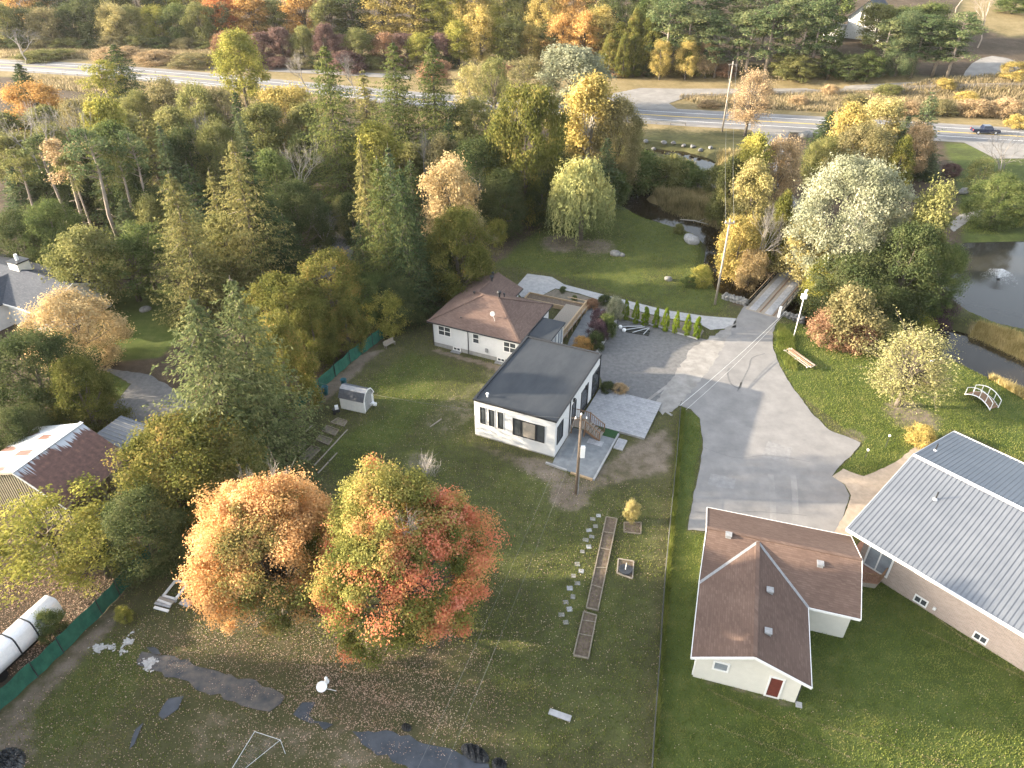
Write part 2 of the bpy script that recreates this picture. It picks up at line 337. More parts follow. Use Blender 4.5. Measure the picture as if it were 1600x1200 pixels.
# what grows where: R mown green lawn, G bare dirt, B woodland floor and fallen leaves, A dry tall grass
lush = np.zeros(GX.shape); dirt = lush.copy(); litter = lush.copy(); dry = lush.copy()
def paint(arr, pts, w=1.0, soft=1.0, z=0.0): np.copyto(arr, np.maximum(arr, w * sstep(-soft, soft, sdf(GX, GY, poly(pts, z)))))
def spot(arr, px, py, r, w=1.0):
    p = P(px, py); np.copyto(arr, np.maximum(arr, w * (1 - sstep(r * 0.3, r, np.hypot(GX - p.x, GY - p.y)))))
paint(lush, [(1213, 505), (1262, 505), (1390, 545), (1500, 560), (1600, 612), (1750, 640), (1750, 790), (1490, 670), (1420, 715), (1370, 745), (1300, 742), (1350, 692), (1243, 612), (1205, 545)], 0.86, 0.4)
paint(lush, [(1062, 640), (1094, 645), (1099, 690), (1084, 775), (1075, 830), (1330, 840), (1600, 1010), (1800, 1100), (1800, 1500), (990, 1500), (1022, 1200), (1032, 1000), (1050, 800)], 0.72, 0.5)
paint(lush, [(730, 420), (800, 370), (890, 320), (985, 320), (1060, 350), (1135, 400), (1145, 470), (1130, 495), (1040, 486), (862, 430), (790, 420)], 0.56, 1.5)
paint(lush, [(140, 462), (260, 440), (330, 480), (250, 560), (110, 570), (120, 480)], 1.0, 1.0); paint(lush, [(100, 575), (170, 580), (205, 600), (160, 655), (80, 650)], 1.0, 0.6)
paint(lush, [(1470, 370), (1440, 300), (1420, 220), (1600, 225), (1720, 380), (1510, 378)], 0.6, 1.5); paint(lush, [(1225, 205), (1300, 212), (1290, 300), (1260, 300)], 0.65, 1.0)
paint(lush, [(1500, 470), (1600, 515), (1750, 560), (1750, 600), (1600, 560), (1540, 520)], 0.5, 2.0)
paint(lush, [(560, 700), (560, 590), (660, 550), (690, 560), (830, 590), (742, 680), (860, 735), (1050, 760), (1030, 1000), (1015, 1200), (800, 1200), (720, 1000), (560, 760)], 0.45, 1.5)
paint(lush, [(20, 1130), (160, 990), (240, 1000), (250, 1060), (150, 1160), (60, 1200)], 0.5, 1.0); paint(lush, [(560, 600), (640, 545), (700, 560), (680, 640), (640, 690), (520, 760), (490, 700), (600, 640)], 0.6, 1.5)
paint(dirt, [(742, 688), (867, 722), (905, 745), (990, 690), (1040, 665), (1058, 690), (1046, 740), (985, 755), (900, 778), (800, 730), (735, 700)], 0.62, 0.9)
paint(dirt, [(640, 665), (760, 570), (800, 575), (760, 640), (700, 690)], 0.4, 1.0); spot(dirt, 890, 775, 3.0, 0.8); spot(dirt, 880, 380, 5.5, 0.75); spot(dirt, 930, 385, 5, 0.65)
paint(dirt, [(560, 555), (600, 545), (500, 640), (440, 690), (400, 720), (395, 700), (440, 655), (520, 590)], 0.75, 0.8); paint(dirt, [(680, 545), (800, 575), (792, 582), (672, 549)], 0.9, 0.4)
paint(dirt, [(1092, 1052), (1250, 1098), (1240, 1110), (1090, 1062)], 0.6, 0.4); paint(dirt, [(1350, 870), (1600, 1022), (1600, 1050), (1345, 880)], 0.45, 0.6); spot(dirt, 1335, 680, 2, 0.5); spot(dirt, 1425, 650, 4.5, 0.6)
paint(dirt, [(1000, 820), (1048, 770), (1046, 900), (985, 930)], 0.35, 1.5); spot(dirt, 660, 720, 2.5, 0.4)
paint(dirt, [(480, 375), (540, 370), (545, 400), (490, 410)], 0.8, 2)
for px_, py_, r_, w_ in ((420, 985, 9, 0.4), (600, 1040, 10, 0.46), (620, 1110, 6, 0.42), (300, 1010, 5, 0.32)): spot(litter, px_, py_, r_, w_)
paint(litter, [(-600, 1300), (0, 1110), (240, 885), (420, 660), (560, 560), (740, 440), (880, 330), (960, 290), (960, 215), (760, 175), (420, 150), (30, 122), (-900, 100), (-1400, 600)], 0.9, 2.0)
litter *= 1 - 0.95 * lush * (litter < 0.95) * (GX < -20) * (GY > 55)
paint(litter, [(1140, 480), (1120, 260), (1250, 200), (1470, 190), (1500, 300), (1520, 470), (1440, 540), (1290, 540), (1240, 490)], 0.8, 2.0)
paint(dirt, [(-20, 1130), (60, 1060), (160, 960), (220, 930), (200, 960), (60, 1110), (60, 1200), (-20, 1200)], 0.6, 0.8); paint(dirt, [(330, 1090), (560, 1140), (700, 1200), (300, 1210), (260, 1130)], 0.4, 1.2)
yl_ = 252 - 0.42 * np.clip(GX, -200, 140)
np.copyto(litter, np.maximum(litter, 0.95 * sstep(-4, 6, GY - yl_)))
np.copyto(dry, np.maximum(dry, 0.85 * sstep(150, 175, GY) * (1 - litter)))
paint(dry, [(960, 300), (1130, 300), (1150, 345), (1100, 350), (1030, 320), (985, 300)], 0.8, 1.5); paint(dry, [(1520, 500), (1600, 530), (1700, 560), (1700, 610), (1560, 560), (1505, 530)], 0.85, 1.0)
paint(lush, [(40, 60), (140, 62), (130, 75), (20, 72)], 0.9, 8); paint(lush, [(1000, 195), (1120, 196), (1110, 235), (1000, 228)], 0.35, 3)
far_ = poly([(1480, 80), (1490, 0), (1700, 0), (1700, 90), (1560, 100)]); fm = sstep(-6, 6, sdf(GX, GY, far_)); dry[:] = np.maximum(dry, 0.9 * fm); litter *= 1 - fm
nx, ny = len(gx), len(gy)
idx = np.arange(nx * ny).reshape(ny, nx)
F = np.stack([idx[:-1, :-1], idx[:-1, 1:], idx[1:, 1:], idx[1:, :-1]], -1).reshape(-1, 4)
def groundmat():
    m = bpy.data.materials.new('ground_cover'); MATS['ground_cover'] = m; t, n, l = NT(m)
    tc = n('TexCoord'); at = n('Attribute'); at.attribute_name = 'cover'; sp = n('SeparateColor'); l(at.outputs['Color'], sp.inputs[0])
    def noise(s, d=5, st=(1, 1, 1), rough=0.6):
        mp = n('Mapping'); mp.inputs['Scale'].default_value = st; l(tc.outputs['Object'], mp.inputs[0])
        z = n('TexNoise'); z.inputs['Scale'].default_value = s; z.inputs['Detail'].default_value = d; z.inputs['Roughness'].default_value = rough; l(mp.outputs[0], z.inputs['Vector']); return z.outputs[0]
    big, mid, fine = noise(0.16, 4), noise(1.1, 5), noise(9.0, 4, rough=0.75)
    grain = n('Mix'); grain.data_type = 'FLOAT'; grain.inputs[0].default_value = 0.6; l(mid, grain.inputs[2]); l(fine, grain.inputs[3])
    g2 = n('Mix'); g2.data_type = 'FLOAT'; g2.inputs[0].default_value = 0.35; l(grain.outputs[0], g2.inputs[2]); l(big, g2.inputs[3])
    def rp(stops):
        r = n('ValToRGB'); ramp(r, stops); l(g2.outputs[0], r.inputs[0]); return r.outputs[0]
    rough_g = rp([(0.32, (0.032, 0.036, 0.015)), (0.5, (0.07, 0.07, 0.032)), (0.66, (0.13, 0.114, 0.06))])
    lush_g = rp([(0.33, (0.031, 0.05, 0.011)), (0.5, (0.065, 0.087, 0.022)), (0.68, (0.13, 0.135, 0.047))])
    dirt_g = rp([(0.33, (0.085, 0.068, 0.05)), (0.5, (0.15, 0.122, 0.094)), (0.68, (0.25, 0.21, 0.17))])
    lit_g = rp([(0.33, (0.03, 0.025, 0.015)), (0.5, (0.07, 0.054, 0.038)), (0.68, (0.14, 0.105, 0.08))])
    dry_g = rp([(0.33, (0.10, 0.082, 0.036)), (0.5, (0.19, 0.15, 0.075)), (0.68, (0.30, 0.24, 0.14))])
    def wt(s, amt):
        a = n('Math'); a.operation = 'MULTIPLY_ADD'; a.inputs[1].default_value = amt; l(mid, a.inputs[0]); l(s, a.inputs[2])
        b_ = n('Math'); b_.operation = 'MULTIPLY_ADD'; b_.inputs[1].default_value = amt; l(big, b_.inputs[0]); l(a.outputs[0], b_.inputs[2])
        r = n('MapRange'); r.interpolation_type = 'SMOOTHSTEP'; r.inputs['From Min'].default_value = 0.28 + amt; r.inputs['From Max'].default_value = 0.72 + amt; l(b_.outputs[0], r.inputs['Value']); return r.outputs[0]
    c = rough_g
    for s, g, amt in ((sp.outputs[0], lush_g, 0.55), (at.outputs['Alpha'], dry_g, 0.5), (sp.outputs[2], lit_g, 0.6), (sp.outputs[1], dirt_g, 0.7)):
        mx = n('Mix'); mx.data_type = 'RGBA'; l(wt(s, amt), mx.inputs[0]); l(c, mx.inputs[6]); l(g, mx.inputs[7]); c = mx.outputs[2]
    b = n('BsdfPrincipled'); b.inputs['Roughness'].default_value = 1.0; b.inputs['Specular IOR Level'].default_value = 0.1; l(c, b.inputs['Base Color'])
    bp = n('Bump'); bp.inputs['Strength'].default_value = 0.9; bp.inputs['Distance'].default_value = 0.06; l(fine, bp.inputs['Height']); l(bp.outputs[0], b.inputs['Normal'])
    o = n('OutputMaterial'); l(b.outputs[0], o.inputs[0])
groundmat()
cover = np.stack([lush, dirt, litter, dry], -1)
gm = mesh_np('ground', np.stack([GX, GY, GZ], -1).reshape(-1, 3), F, 'ground_cover', {'cover': ('FLOAT_COLOR', 'color', cover)}, True)
ground = link('ground', gm); tag(ground, kind='structure')

# ------------------------------------------------------------------ sheets laid on the ground
def sheet(name, pts, off, mat, step=2.0, kind='structure', world_pts=False, flat=None, rag=0.0):
    pts = pts if world_pts else poly(pts); HARD.append(list(pts))
    if rag:                                                     # ragged edge: resample and jitter
        out = []; rr = random.Random(len(name) * 31 + 5)
        for i in range(len(pts)):
            a, b = Vector(pts[i]), Vector(pts[(i + 1) % len(pts)]); L = (b - a).length; k = max(1, int(L / 0.5))
            for j in range(k):
                p = a.lerp(b, j / k); out.append((p.x + rr.uniform(-rag, rag), p.y + rr.uniform(-rag, rag)))
        pts = out
    bm = bmesh.new(); vs_ = [bm.verts.new((x, y, 0)) for x, y in pts]; f = bm.faces.new(vs_)
    if f.normal.z < 0: f.normal_flip()
    bm.normal_update()
    if bm.faces[:][0].normal.z < 0: bmesh.ops.reverse_faces(bm, faces=bm.faces[:])
    if flat is None:
        xs = [p[0] for p in pts]; ys = [p[1] for p in pts]
        x = min(xs) + step
        while x < max(xs): bmesh.ops.bisect_plane(bm, geom=bm.verts[:] + bm.edges[:] + bm.faces[:], plane_co=(x, 0, 0), plane_no=(1, 0, 0)); x += step
        y = min(ys) + step
        while y < max(ys): bmesh.ops.bisect_plane(bm, geom=bm.verts[:] + bm.edges[:] + bm.faces[:], plane_co=(0, y, 0), plane_no=(0, 1, 0)); y += step
    bmesh.ops.triangulate(bm, faces=bm.faces[:])
    co = np.array([v.co[:2] for v in bm.verts]); zz = terrain(co[:, 0], co[:, 1]) if flat is None else np.full(len(co), flat)
    for v, z in zip(bm.verts, zz): v.co.z = z + off
    me = bpy.data.meshes.new(name); bm.to_mesh(me); bm.free(); me.materials.append(MATS[mat])
    o = link(name, me); return tag(o, kind=kind)
def ribbon_pts(line, n=8):
    pts = [Vector((x, y, 0)) for x, y in line]; out = []
    for i in range(len(pts) - 1):
        p0, p1, p2, p3 = pts[max(i - 1, 0)], pts[i], pts[i + 1], pts[min(i + 2, len(pts) - 1)]
        for j in range(n):
            t = j / n; out.append(0.5 * ((2 * p1) + (p2 - p0) * t + (2 * p0 - 5 * p1 + 4 * p2 - p3) * t * t + (3 * p1 - p0 - 3 * p2 + p3) * t ** 3))
    return out + [pts[-1]]
def offset_line(line, d):
    out = []
    for i, p in enumerate(line):
        t = (line[min(i + 1, len(line) - 1)] - line[max(i - 1, 0)]).normalized(); out.append(Vector((p.x - t.y * d, p.y + t.x * d, 0)))
    return out
def ribbon(name, line, a, b, off, mat, flat=None, kind='structure', parent=None):
    A, B = offset_line(line, a), offset_line(line, b); m = MB(); k = max(1, int((b - a) / 2.5)); n = len(line); rows = []
    for i in range(n):
        for j in range(k + 1):
            p = A[i].lerp(B[i], j / k); z = flat if flat is not None else tz(p.x, p.y); m.v.append((p.x, p.y, z + off))
    for i in range(n - 1):
        for j in range(k):
            q = i * (k + 1) + j; m.f.append((q, q + k + 1, q + k + 2, q + 1)[::-1])
    o = m.build(name, mat, parent)
    if o.data.polygons[0].normal.z < 0: o.data.flip_normals()
    return tag(o, kind=kind) if kind else o
M('asphalt_pale', (0.155, 0.153, 0.152), (0.212, 0.208, 0.204), 0.5, 0.9, 0.25, fine=25, detail=7)
M('highway_asphalt', (0.125, 0.125, 0.128), (0.165, 0.165, 0.166), 0.15, 0.85, 0.2, fine=8, detail=6)
M('gravel_grey', (0.10, 0.10, 0.102), (0.15, 0.149, 0.148), 2.2, 0.95, 0.7, fine=16, detail=9)
M('gravel_pale', (0.18, 0.172, 0.16), (0.275, 0.265, 0.25), 0.9, 0.95, 0.6, fine=16, detail=9)
M('gravel_blue', (0.14, 0.152, 0.162), (0.215, 0.228, 0.236), 1.2, 0.9, 0.4, fine=18, detail=8)
M('roadside_gravel', (0.16, 0.153, 0.142), (0.23, 0.22, 0.205), 0.3, 0.95, 0.4, fine=6, detail=8)
M('beige_paving', (0.26, 0.215, 0.165), (0.34, 0.285, 0.225), 2.0, 0.9, 0.3, fine=14, detail=7)
M('lane_yellow', (0.55, 0.38, 0.06), (0.62, 0.45, 0.10), 1, 0.8, 0.05); M('lane_white', (0.62, 0.62, 0.6), (0.72, 0.72, 0.7), 1, 0.8, 0.05)
M('creek_stones', (0.08, 0.08, 0.08), (0.2, 0.198, 0.195), 1.8, 0.9, 0.5)
M('water_white', (0.8, 0.83, 0.86), (0.9, 0.92, 0.94), 3, 0.4, 0)
HWY = ribbon_pts([tuple(G(x, y)[:2]) for x, y in [(-500, 80), (-120, 97), (40, 103), (220, 115), (400, 132), (560, 147), (700, 159), (900, 172), (1050, 182), (1250, 193), (1540, 210), (1700, 221), (2300, 262)]])
ribbon('highway_shoulder', HWY, -8.0, 7.6, 0.03, 'roadside_gravel'); ribbon('highway', HWY, -6.2, 6.2, 0.06, 'highway_asphalt')
for d, mt in ((-0.16, 'lane_yellow'), (0.16, 'lane_yellow'), (-3.75, 'lane_white'), (3.75, 'lane_white')): ribbon('road_marking', HWY, d - 0.1, d + 0.1, 0.075, mt)
sheet('driveway', [(1163, 478), (1223, 492), (1213, 505), (1207, 520), (1208, 545), (1222, 580), (1243, 612), (1268, 645), (1295, 672), (1345, 692), (1340, 703), (1315, 725), (1300, 745), (1318, 757), (1327, 775), (1320, 800), (1296, 850), (1074, 828), (1083, 775), (1095, 725), (1098, 690), (1094, 655), (1080, 640), (1060, 634), (1040, 637), (1075, 595), (1130, 528), (1150, 500)], 0.05, 'asphalt_pale', rag=0.07)
sheet('gravel_apron', [(1085, 540), (1150, 505), (1120, 560), (1090, 600), (1055, 640), (1035, 648), (1020, 637), (1050, 590)], 0.056, 'gravel_pale', rag=0.2)
sheet('gravel_parking', [(962, 497), (1090, 529), (1112, 532), (1085, 560), (1060, 585), (1037, 640), (1000, 640), (943, 607), (930, 560)], 0.05, 'gravel_grey', rag=0.1)
sheet('beige_walk', [(1300, 745), (1318, 733), (1350, 745), (1400, 722), (1440, 690), (1460, 690), (1330, 840), (1290, 845), (1322, 800), (1329, 775), (1320, 757)], 0.045, 'beige_paving', rag=0.05)
sheet('concrete_path', [(803, 452), (824, 428), (862, 433), (882, 445), (960, 465), (1040, 485), (1100, 494), (1150, 498), (1150, 512), (1110, 516), (1092, 506), (1040, 497), (960, 477), (905, 459), (868, 451), (845, 463), (815, 465)], 0.05, 'pale_concrete')
sheet('garden_bed', [(820, 466), (845, 464), (868, 452), (905, 460), (960, 478), (1040, 498), (1092, 508), (1100, 518), (1093, 530), (985, 497), (962, 495), (950, 540), (930, 560), (925, 545), (945, 485), (918, 478), (860, 468)], 0.03, 'mulch', rag=0.08)
sheet('side_path', [(918, 481), (946, 484), (935, 510), (905, 545), (885, 545), (890, 530), (905, 505)], 0.045, 'gravel_blue')
sheet('neighbour_lane', [(118, 562), (160, 575), (232, 585), (330, 640), (330, 700), (230, 690), (160, 655), (205, 600), (170, 582), (110, 570)], 0.04, 'gravel_grey', rag=0.1)
sheet('forest_track', [(440, 430), (490, 385), (540, 355), (560, 365), (545, 420), (490, 440)], 0.04, 'gravel_grey', rag=0.2)
sheet('garden_road', [(1208, 285), (1225, 290), (1260, 330), (1262, 350), (1240, 430), (1218, 430), (1232, 340), (1200, 300), (1185, 215), (1200, 208), (1235, 205)], 0.04, 'gravel_grey', rag=0.1)
sheet('pond_path', [(1480, 352), (1500, 335), (1545, 325), (1548, 332), (1515, 345), (1490, 362)], 0.04, 'gravel_pale', rag=0.1)
def gpoly(pts): return [tuple(G(x, y)[:2]) for x, y in pts]
sheet('side_road', gpoly([(930, 152), (1000, 138), (1060, 139), (1180, 139), (1300, 135), (1600, 127), (1750, 122), (1750, 131), (1600, 137), (1300, 146), (1180, 151), (1070, 153), (1045, 162), (1060, 172), (1010, 172)]), 0.09, 'roadside_gravel', 4.0, world_pts=True)
sheet('far_forecourt', gpoly([(1500, 131), (1508, 112), (1518, 100), (1532, 92), (1550, 88), (1572, 91), (1592, 98), (1612, 106), (1660, 115), (1720, 120), (1720, 131), (1600, 134)]), 0.12, 'roadside_gravel', 3.0, world_pts=True)
sheet('far_track', gpoly([(330, 103), (400, 104), (480, 108), (640, 118), (640, 124), (480, 115), (400, 111), (330, 108)]), 0.1, 'roadside_gravel', 3.0, world_pts=True)
sheet('highway_entrance', [(1170, 196), (1235, 200), (1232, 208), (1205, 214), (1190, 225), (1180, 214)], 0.045, 'roadside_gravel', rag=0.1)
sheet('roadside_lot', gpoly([(1470, 205), (1600, 218), (1700, 235), (1600, 248), (1555, 248), (1520, 230)]), 0.05, 'roadside_gravel', 3.0, world_pts=True)
cl = ribbon_pts(CREEK, 6); ribbon('creek_water', cl, -5.6, 5.6, 0, 'creek_water', flat=-1.1)
pw = MB(); pc = Vector((sum(p[0] for p in POND) / len(POND), sum(p[1] for p in POND) / len(POND)))
sheet('pond_water', [tuple(pc + (Vector(p) - pc) * 1.12) for p in POND], 0, 'pond_water', world_pts=True, flat=-0.62)
M('track_pale', (0.18, 0.178, 0.174), (0.235, 0.23, 0.224), 0.8, 0.9, 0.2); M('crack_and_mark_dark', (0.115, 0.115, 0.115), (0.15, 0.15, 0.15), 3, 0.95, 0); M('tar_patch', (0.165, 0.165, 0.167), (0.22, 0.22, 0.22), 2, 0.95, 0.2)
for pts_, w_ in (([(1139, 575), (1137, 585), (1142, 600), (1155, 607), (1158, 598)], 0.10), ([(1195, 553), (1175, 560), (1170, 575), (1160, 595), (1152, 612)], 0.07), ([(1086, 800), (1130, 803), (1180, 800), (1260, 806)], 0.03), ([(1100, 700), (1150, 716), (1200, 712), (1265, 722)], 0.025)):  # two curved dark tyre marks first, then two thin cracks
    ln_ = ribbon_pts([tuple(P(*p)[:2]) for p in pts_], 5); ribbon('crack_and_tyre_mark', ln_, -w_, w_, 0.056, 'crack_and_mark_dark')
sheet('asphalt_patch', [(1200, 690), (1238, 700), (1230, 724), (1190, 715)], 0.054, 'tar_patch', rag=0.05); sheet('asphalt_patch', [(1110, 740), (1150, 748), (1146, 765), (1105, 758)], 0.054, 'tar_patch', rag=0.05)
for x_ in (1207, 1242):
    ln_ = ribbon_pts([tuple(P(*p)[:2]) for p in ((x_ - 3, 742), (x_, 775), (x_ + 1, 815))], 5); ribbon('tyre_track', ln_, -0.26, 0.26, 0.055, 'track_pale')
for pts_, w_ in (([(1012, 626), (1040, 605), (1075, 580), (1105, 553)], 0.16), ([(1012, 626), (1035, 640), (1050, 650)], 0.14)):
    ribbon('gravel_line', ribbon_pts([tuple(P(*p)[:2]) for p in pts_], 5), -w_, w_, 0.062, 'gravel_pale')
# ------------------------------------------------------------------ foliage materials
def leafmat(name, stops, patch=0.55, patch_w=0.5, transl=0.4, obj_w=0.18, gain=1.42):
    stops = [(p_, tuple(min(0.8, v_ * gain) for v_ in c_)) for p_, c_ in stops]
    m = bpy.data.materials.new(name); MATS[name] = m; t, n, l = NT(m)
    at = n('Attribute'); at.attribute_name = 'tint'; tc = n('TexCoord')
    nz = n('TexNoise'); nz.inputs['Scale'].default_value = patch; nz.inputs['Detail'].default_value = 3; l(tc.outputs['Object'], nz.inputs['Vector'])
    st = n('MapRange'); st.inputs['From Min'].default_value = 0.3; st.inputs['From Max'].default_value = 0.7; l(nz.outputs[0], st.inputs['Value'])
    mx = n('Mix'); mx.data_type = 'FLOAT'; mx.inputs[0].default_value = patch_w; l(at.outputs['Fac'], mx.inputs[2]); l(st.outputs[0], mx.inputs[3])
    oi = n('ObjectInfo'); ad = n('Math'); ad.operation = 'MULTIPLY_ADD'; ad.inputs[1].default_value = obj_w; l(oi.outputs['Random'], ad.inputs[0]); l(mx.outputs[0], ad.inputs[2])
    sb = n('Math'); sb.operation = 'SUBTRACT'; sb.inputs[1].default_value = obj_w / 2; l(ad.outputs[0], sb.inputs[0])
    r = n('ValToRGB'); ramp(r, stops); l(sb.outputs[0], r.inputs[0])
    d = n('BsdfDiffuse'); tr = n('BsdfTranslucent'); ms = n('MixShader'); ms.inputs[0].default_value = transl
    l(r.outputs[0], d.inputs['Color']); l(r.outputs[0], tr.inputs['Color']); l(d.outputs[0], ms.inputs[1]); l(tr.outputs[0], ms.inputs[2])
    o = n('OutputMaterial'); l(ms.outputs[0], o.inputs[0]); return m
def tri(c, k=0.55, j=1.5): return [(0.15, tuple(v * k for v in c)), (0.5, c), (0.85, tuple(min(0.9, v * j) for v in c))]
leafmat('spruce', [(0.1, (0.026, 0.044, 0.024)), (0.5, (0.06, 0.085, 0.036)), (0.9, (0.135, 0.14, 0.055))], gain=1.2)
leafmat('spruce_mid', [(0.1, (0.034, 0.05, 0.02)), (0.5, (0.085, 0.102, 0.034)), (0.9, (0.17, 0.168, 0.055))], gain=1.35)
leafmat('spruce_gold', [(0.1, (0.06, 0.068, 0.026)), (0.5, (0.14, 0.135, 0.052)), (0.9, (0.25, 0.215, 0.085))])
leafmat('spruce_blue', [(0.1, (0.035, 0.056, 0.03)), (0.5, (0.085, 0.108, 0.052)), (0.9, (0.17, 0.18, 0.09))])
leafmat('spruce_grey', [(0.1, (0.045, 0.062, 0.028)), (0.5, (0.11, 0.125, 0.054)), (0.9, (0.21, 0.21, 0.095))])
leafmat('pine', [(0.1, (0.03, 0.05, 0.024)), (0.5, (0.07, 0.095, 0.042)), (0.9, (0.15, 0.16, 0.075))])
leafmat('cedar', [(0.08, (0.04, 0.05, 0.015)), (0.45, (0.085, 0.09, 0.024)), (0.75, (0.15, 0.135, 0.04)), (0.95, (0.25, 0.155, 0.06))])
leafmat('arborvitae', [(0.1, (0.05, 0.085, 0.01)), (0.5, (0.105, 0.15, 0.016)), (0.9, (0.18, 0.21, 0.03))])
leafmat('green', [(0.1, (0.034, 0.052, 0.018)), (0.5, (0.078, 0.10, 0.034)), (0.9, (0.16, 0.17, 0.065))])
leafmat('dark_green', [(0.1, (0.026, 0.04, 0.018)), (0.5, (0.062, 0.08, 0.032)), (0.9, (0.125, 0.132, 0.058))], gain=1.15)
leafmat('olive', [(0.1, (0.058, 0.065, 0.024)), (0.5, (0.128, 0.132, 0.048)), (0.9, (0.235, 0.215, 0.088))])
leafmat('olive_brown', [(0.1, (0.068, 0.064, 0.03)), (0.5, (0.15, 0.135, 0.062)), (0.9, (0.26, 0.215, 0.11))])
leafmat('yellow', [(0.1, (0.14, 0.125, 0.04)), (0.5, (0.30, 0.235, 0.078)), (0.9, (0.47, 0.37, 0.14))])
leafmat('yellow_green', [(0.1, (0.085, 0.095, 0.022)), (0.5, (0.19, 0.185, 0.045)), (0.9, (0.35, 0.30, 0.085))])
leafmat('pale_yellow', [(0.1, (0.13, 0.12, 0.045)), (0.5, (0.265, 0.23, 0.095)), (0.9, (0.42, 0.35, 0.16))])
leafmat('pale_olive', [(0.1, (0.10, 0.10, 0.04)), (0.5, (0.215, 0.205, 0.09)), (0.9, (0.35, 0.32, 0.155))])
leafmat('silver', [(0.1, (0.08, 0.088, 0.052)), (0.5, (0.165, 0.17, 0.108)), (0.9, (0.29, 0.286, 0.2))], gain=1.65)
leafmat('tan', [(0.1, (0.13, 0.10, 0.055)), (0.5, (0.28, 0.205, 0.115)), (0.9, (0.44, 0.33, 0.2))])
leafmat('salmon', [(0.1, (0.15, 0.112, 0.055)), (0.5, (0.31, 0.235, 0.12)), (0.9, (0.46, 0.36, 0.2))])
leafmat('orange', [(0.1, (0.16, 0.10, 0.036)), (0.5, (0.33, 0.20, 0.07)), (0.9, (0.48, 0.31, 0.12))])
leafmat('red_orange', [(0.1, (0.20, 0.07, 0.03)), (0.5, (0.40, 0.145, 0.06)), (0.9, (0.52, 0.25, 0.09))])
leafmat('rust', [(0.1, (0.10, 0.058, 0.036)), (0.5, (0.21, 0.125, 0.075)), (0.9, (0.33, 0.21, 0.13))])
leafmat('maroon', [(0.1, (0.05, 0.032, 0.03)), (0.5, (0.115, 0.072, 0.062)), (0.9, (0.2, 0.135, 0.11))])
leafmat('purple', [(0.1, (0.03, 0.02, 0.025)), (0.5, (0.065, 0.042, 0.05)), (0.9, (0.12, 0.085, 0.085))])
leafmat('willow', [(0.1, (0.075, 0.088, 0.036)), (0.45, (0.17, 0.18, 0.075)), (0.75, (0.31, 0.285, 0.11)), (0.95, (0.46, 0.38, 0.13))], patch=0.3, gain=1.6)
leafmat('maple_orange', [(0.05, (0.085, 0.10, 0.03)), (0.26, (0.17, 0.165, 0.055)), (0.42, (0.32, 0.215, 0.085)), (0.65, (0.50, 0.29, 0.125)), (0.95, (0.66, 0.43, 0.21))], patch=0.4, patch_w=0.16, obj_w=0, gain=1.25)
leafmat('maple_red', [(0.10, (0.065, 0.08, 0.022)), (0.36, (0.165, 0.165, 0.046)), (0.52, (0.31, 0.27, 0.085)), (0.63, (0.46, 0.23, 0.10)), (0.78, (0.52, 0.165, 0.10)), (0.95, (0.62, 0.30, 0.19))], patch=0.4, patch_w=0.16, obj_w=0, gain=1.22)
leafmat('reed', [(0.1, (0.10, 0.092, 0.04)), (0.5, (0.21, 0.175, 0.085)), (0.9, (0.34, 0.28, 0.15))])
leafmat('twig', [(0.1, (0.10, 0.085, 0.075)), (0.5, (0.2, 0.175, 0.155)), (0.9, (0.32, 0.285, 0.25))], transl=0.0)

# ------------------------------------------------------------------ tree meshes (each kind made once, 10 m tall, then shared)
def unit(v): return v / (np.linalg.norm(v, axis=-1, keepdims=True) + 1e-9)
def leaves(name, C, N, size, rng, mat='green', aspect=0.62, axis=None, tint=None):
    """one small diamond face per leaf"""
    k = len(C); N = unit(N); a = rng.normal(size=(k, 3)) if axis is None else axis
    ux = unit(a - (a * N).sum(-1, keepdims=True) * N); uy = np.cross(N, ux)
    s = (size * rng.uniform(0.65, 1.35, k))[:, None]
    V = np.stack([C - ux * s, C - uy * s * aspect, C + ux * s, C + uy * s * aspect], 1).reshape(-1, 3)
    Fq = np.arange(4 * k).reshape(-1, 4)
    tn = rng.uniform(0, 1, k) if tint is None else tint
    return mesh_np(name, V, Fq, mat, {'tint': ('FLOAT', 'value', np.repeat(tn, 4))})
def clumps(rng, n, env, z0, z1, fill=0.5, lean=0.0):
    """clump centres near the surface of an envelope env(t) -> radius, t the relative height"""
    t = rng.uniform(0, 1, n) ** 0.9; a = rng.uniform(0, 2 * np.pi, n); r = np.array([env(x) for x in t]) * (fill + (1 - fill) * rng.uniform(0, 1, n) ** 0.5)
    p1, p2, p3 = rng.uniform(0, 6.28, 3); r = r * (1 + 0.17 * np.sin(2 * a + p1 + 3 * t) + 0.13 * np.sin(5 * a + p2 - 6 * t) + 0.10 * np.sin(3 * a + p3 + 11 * t))
    return np.stack([r * np.cos(a), r * np.sin(a), z0 + (z1 - z0) * t], -1), t
def puff(rng, cen, rad, per, up=0.25, flat=1.0):
    """leaves over the shells of the clumps"""
    n = len(cen); idx = np.repeat(np.arange(n), per); d = unit(rng.normal(size=(n * per, 3))); d[:, 2] = d[:, 2] * 0.8 + up; d = unit(d)
    rr = rad[idx] * np.clip(rng.normal(0.78, 0.30, n * per), 0.1, 1.6)
    off = d * rr[:, None]; off[:, 2] *= flat
    return cen[idx] + off, d, idx
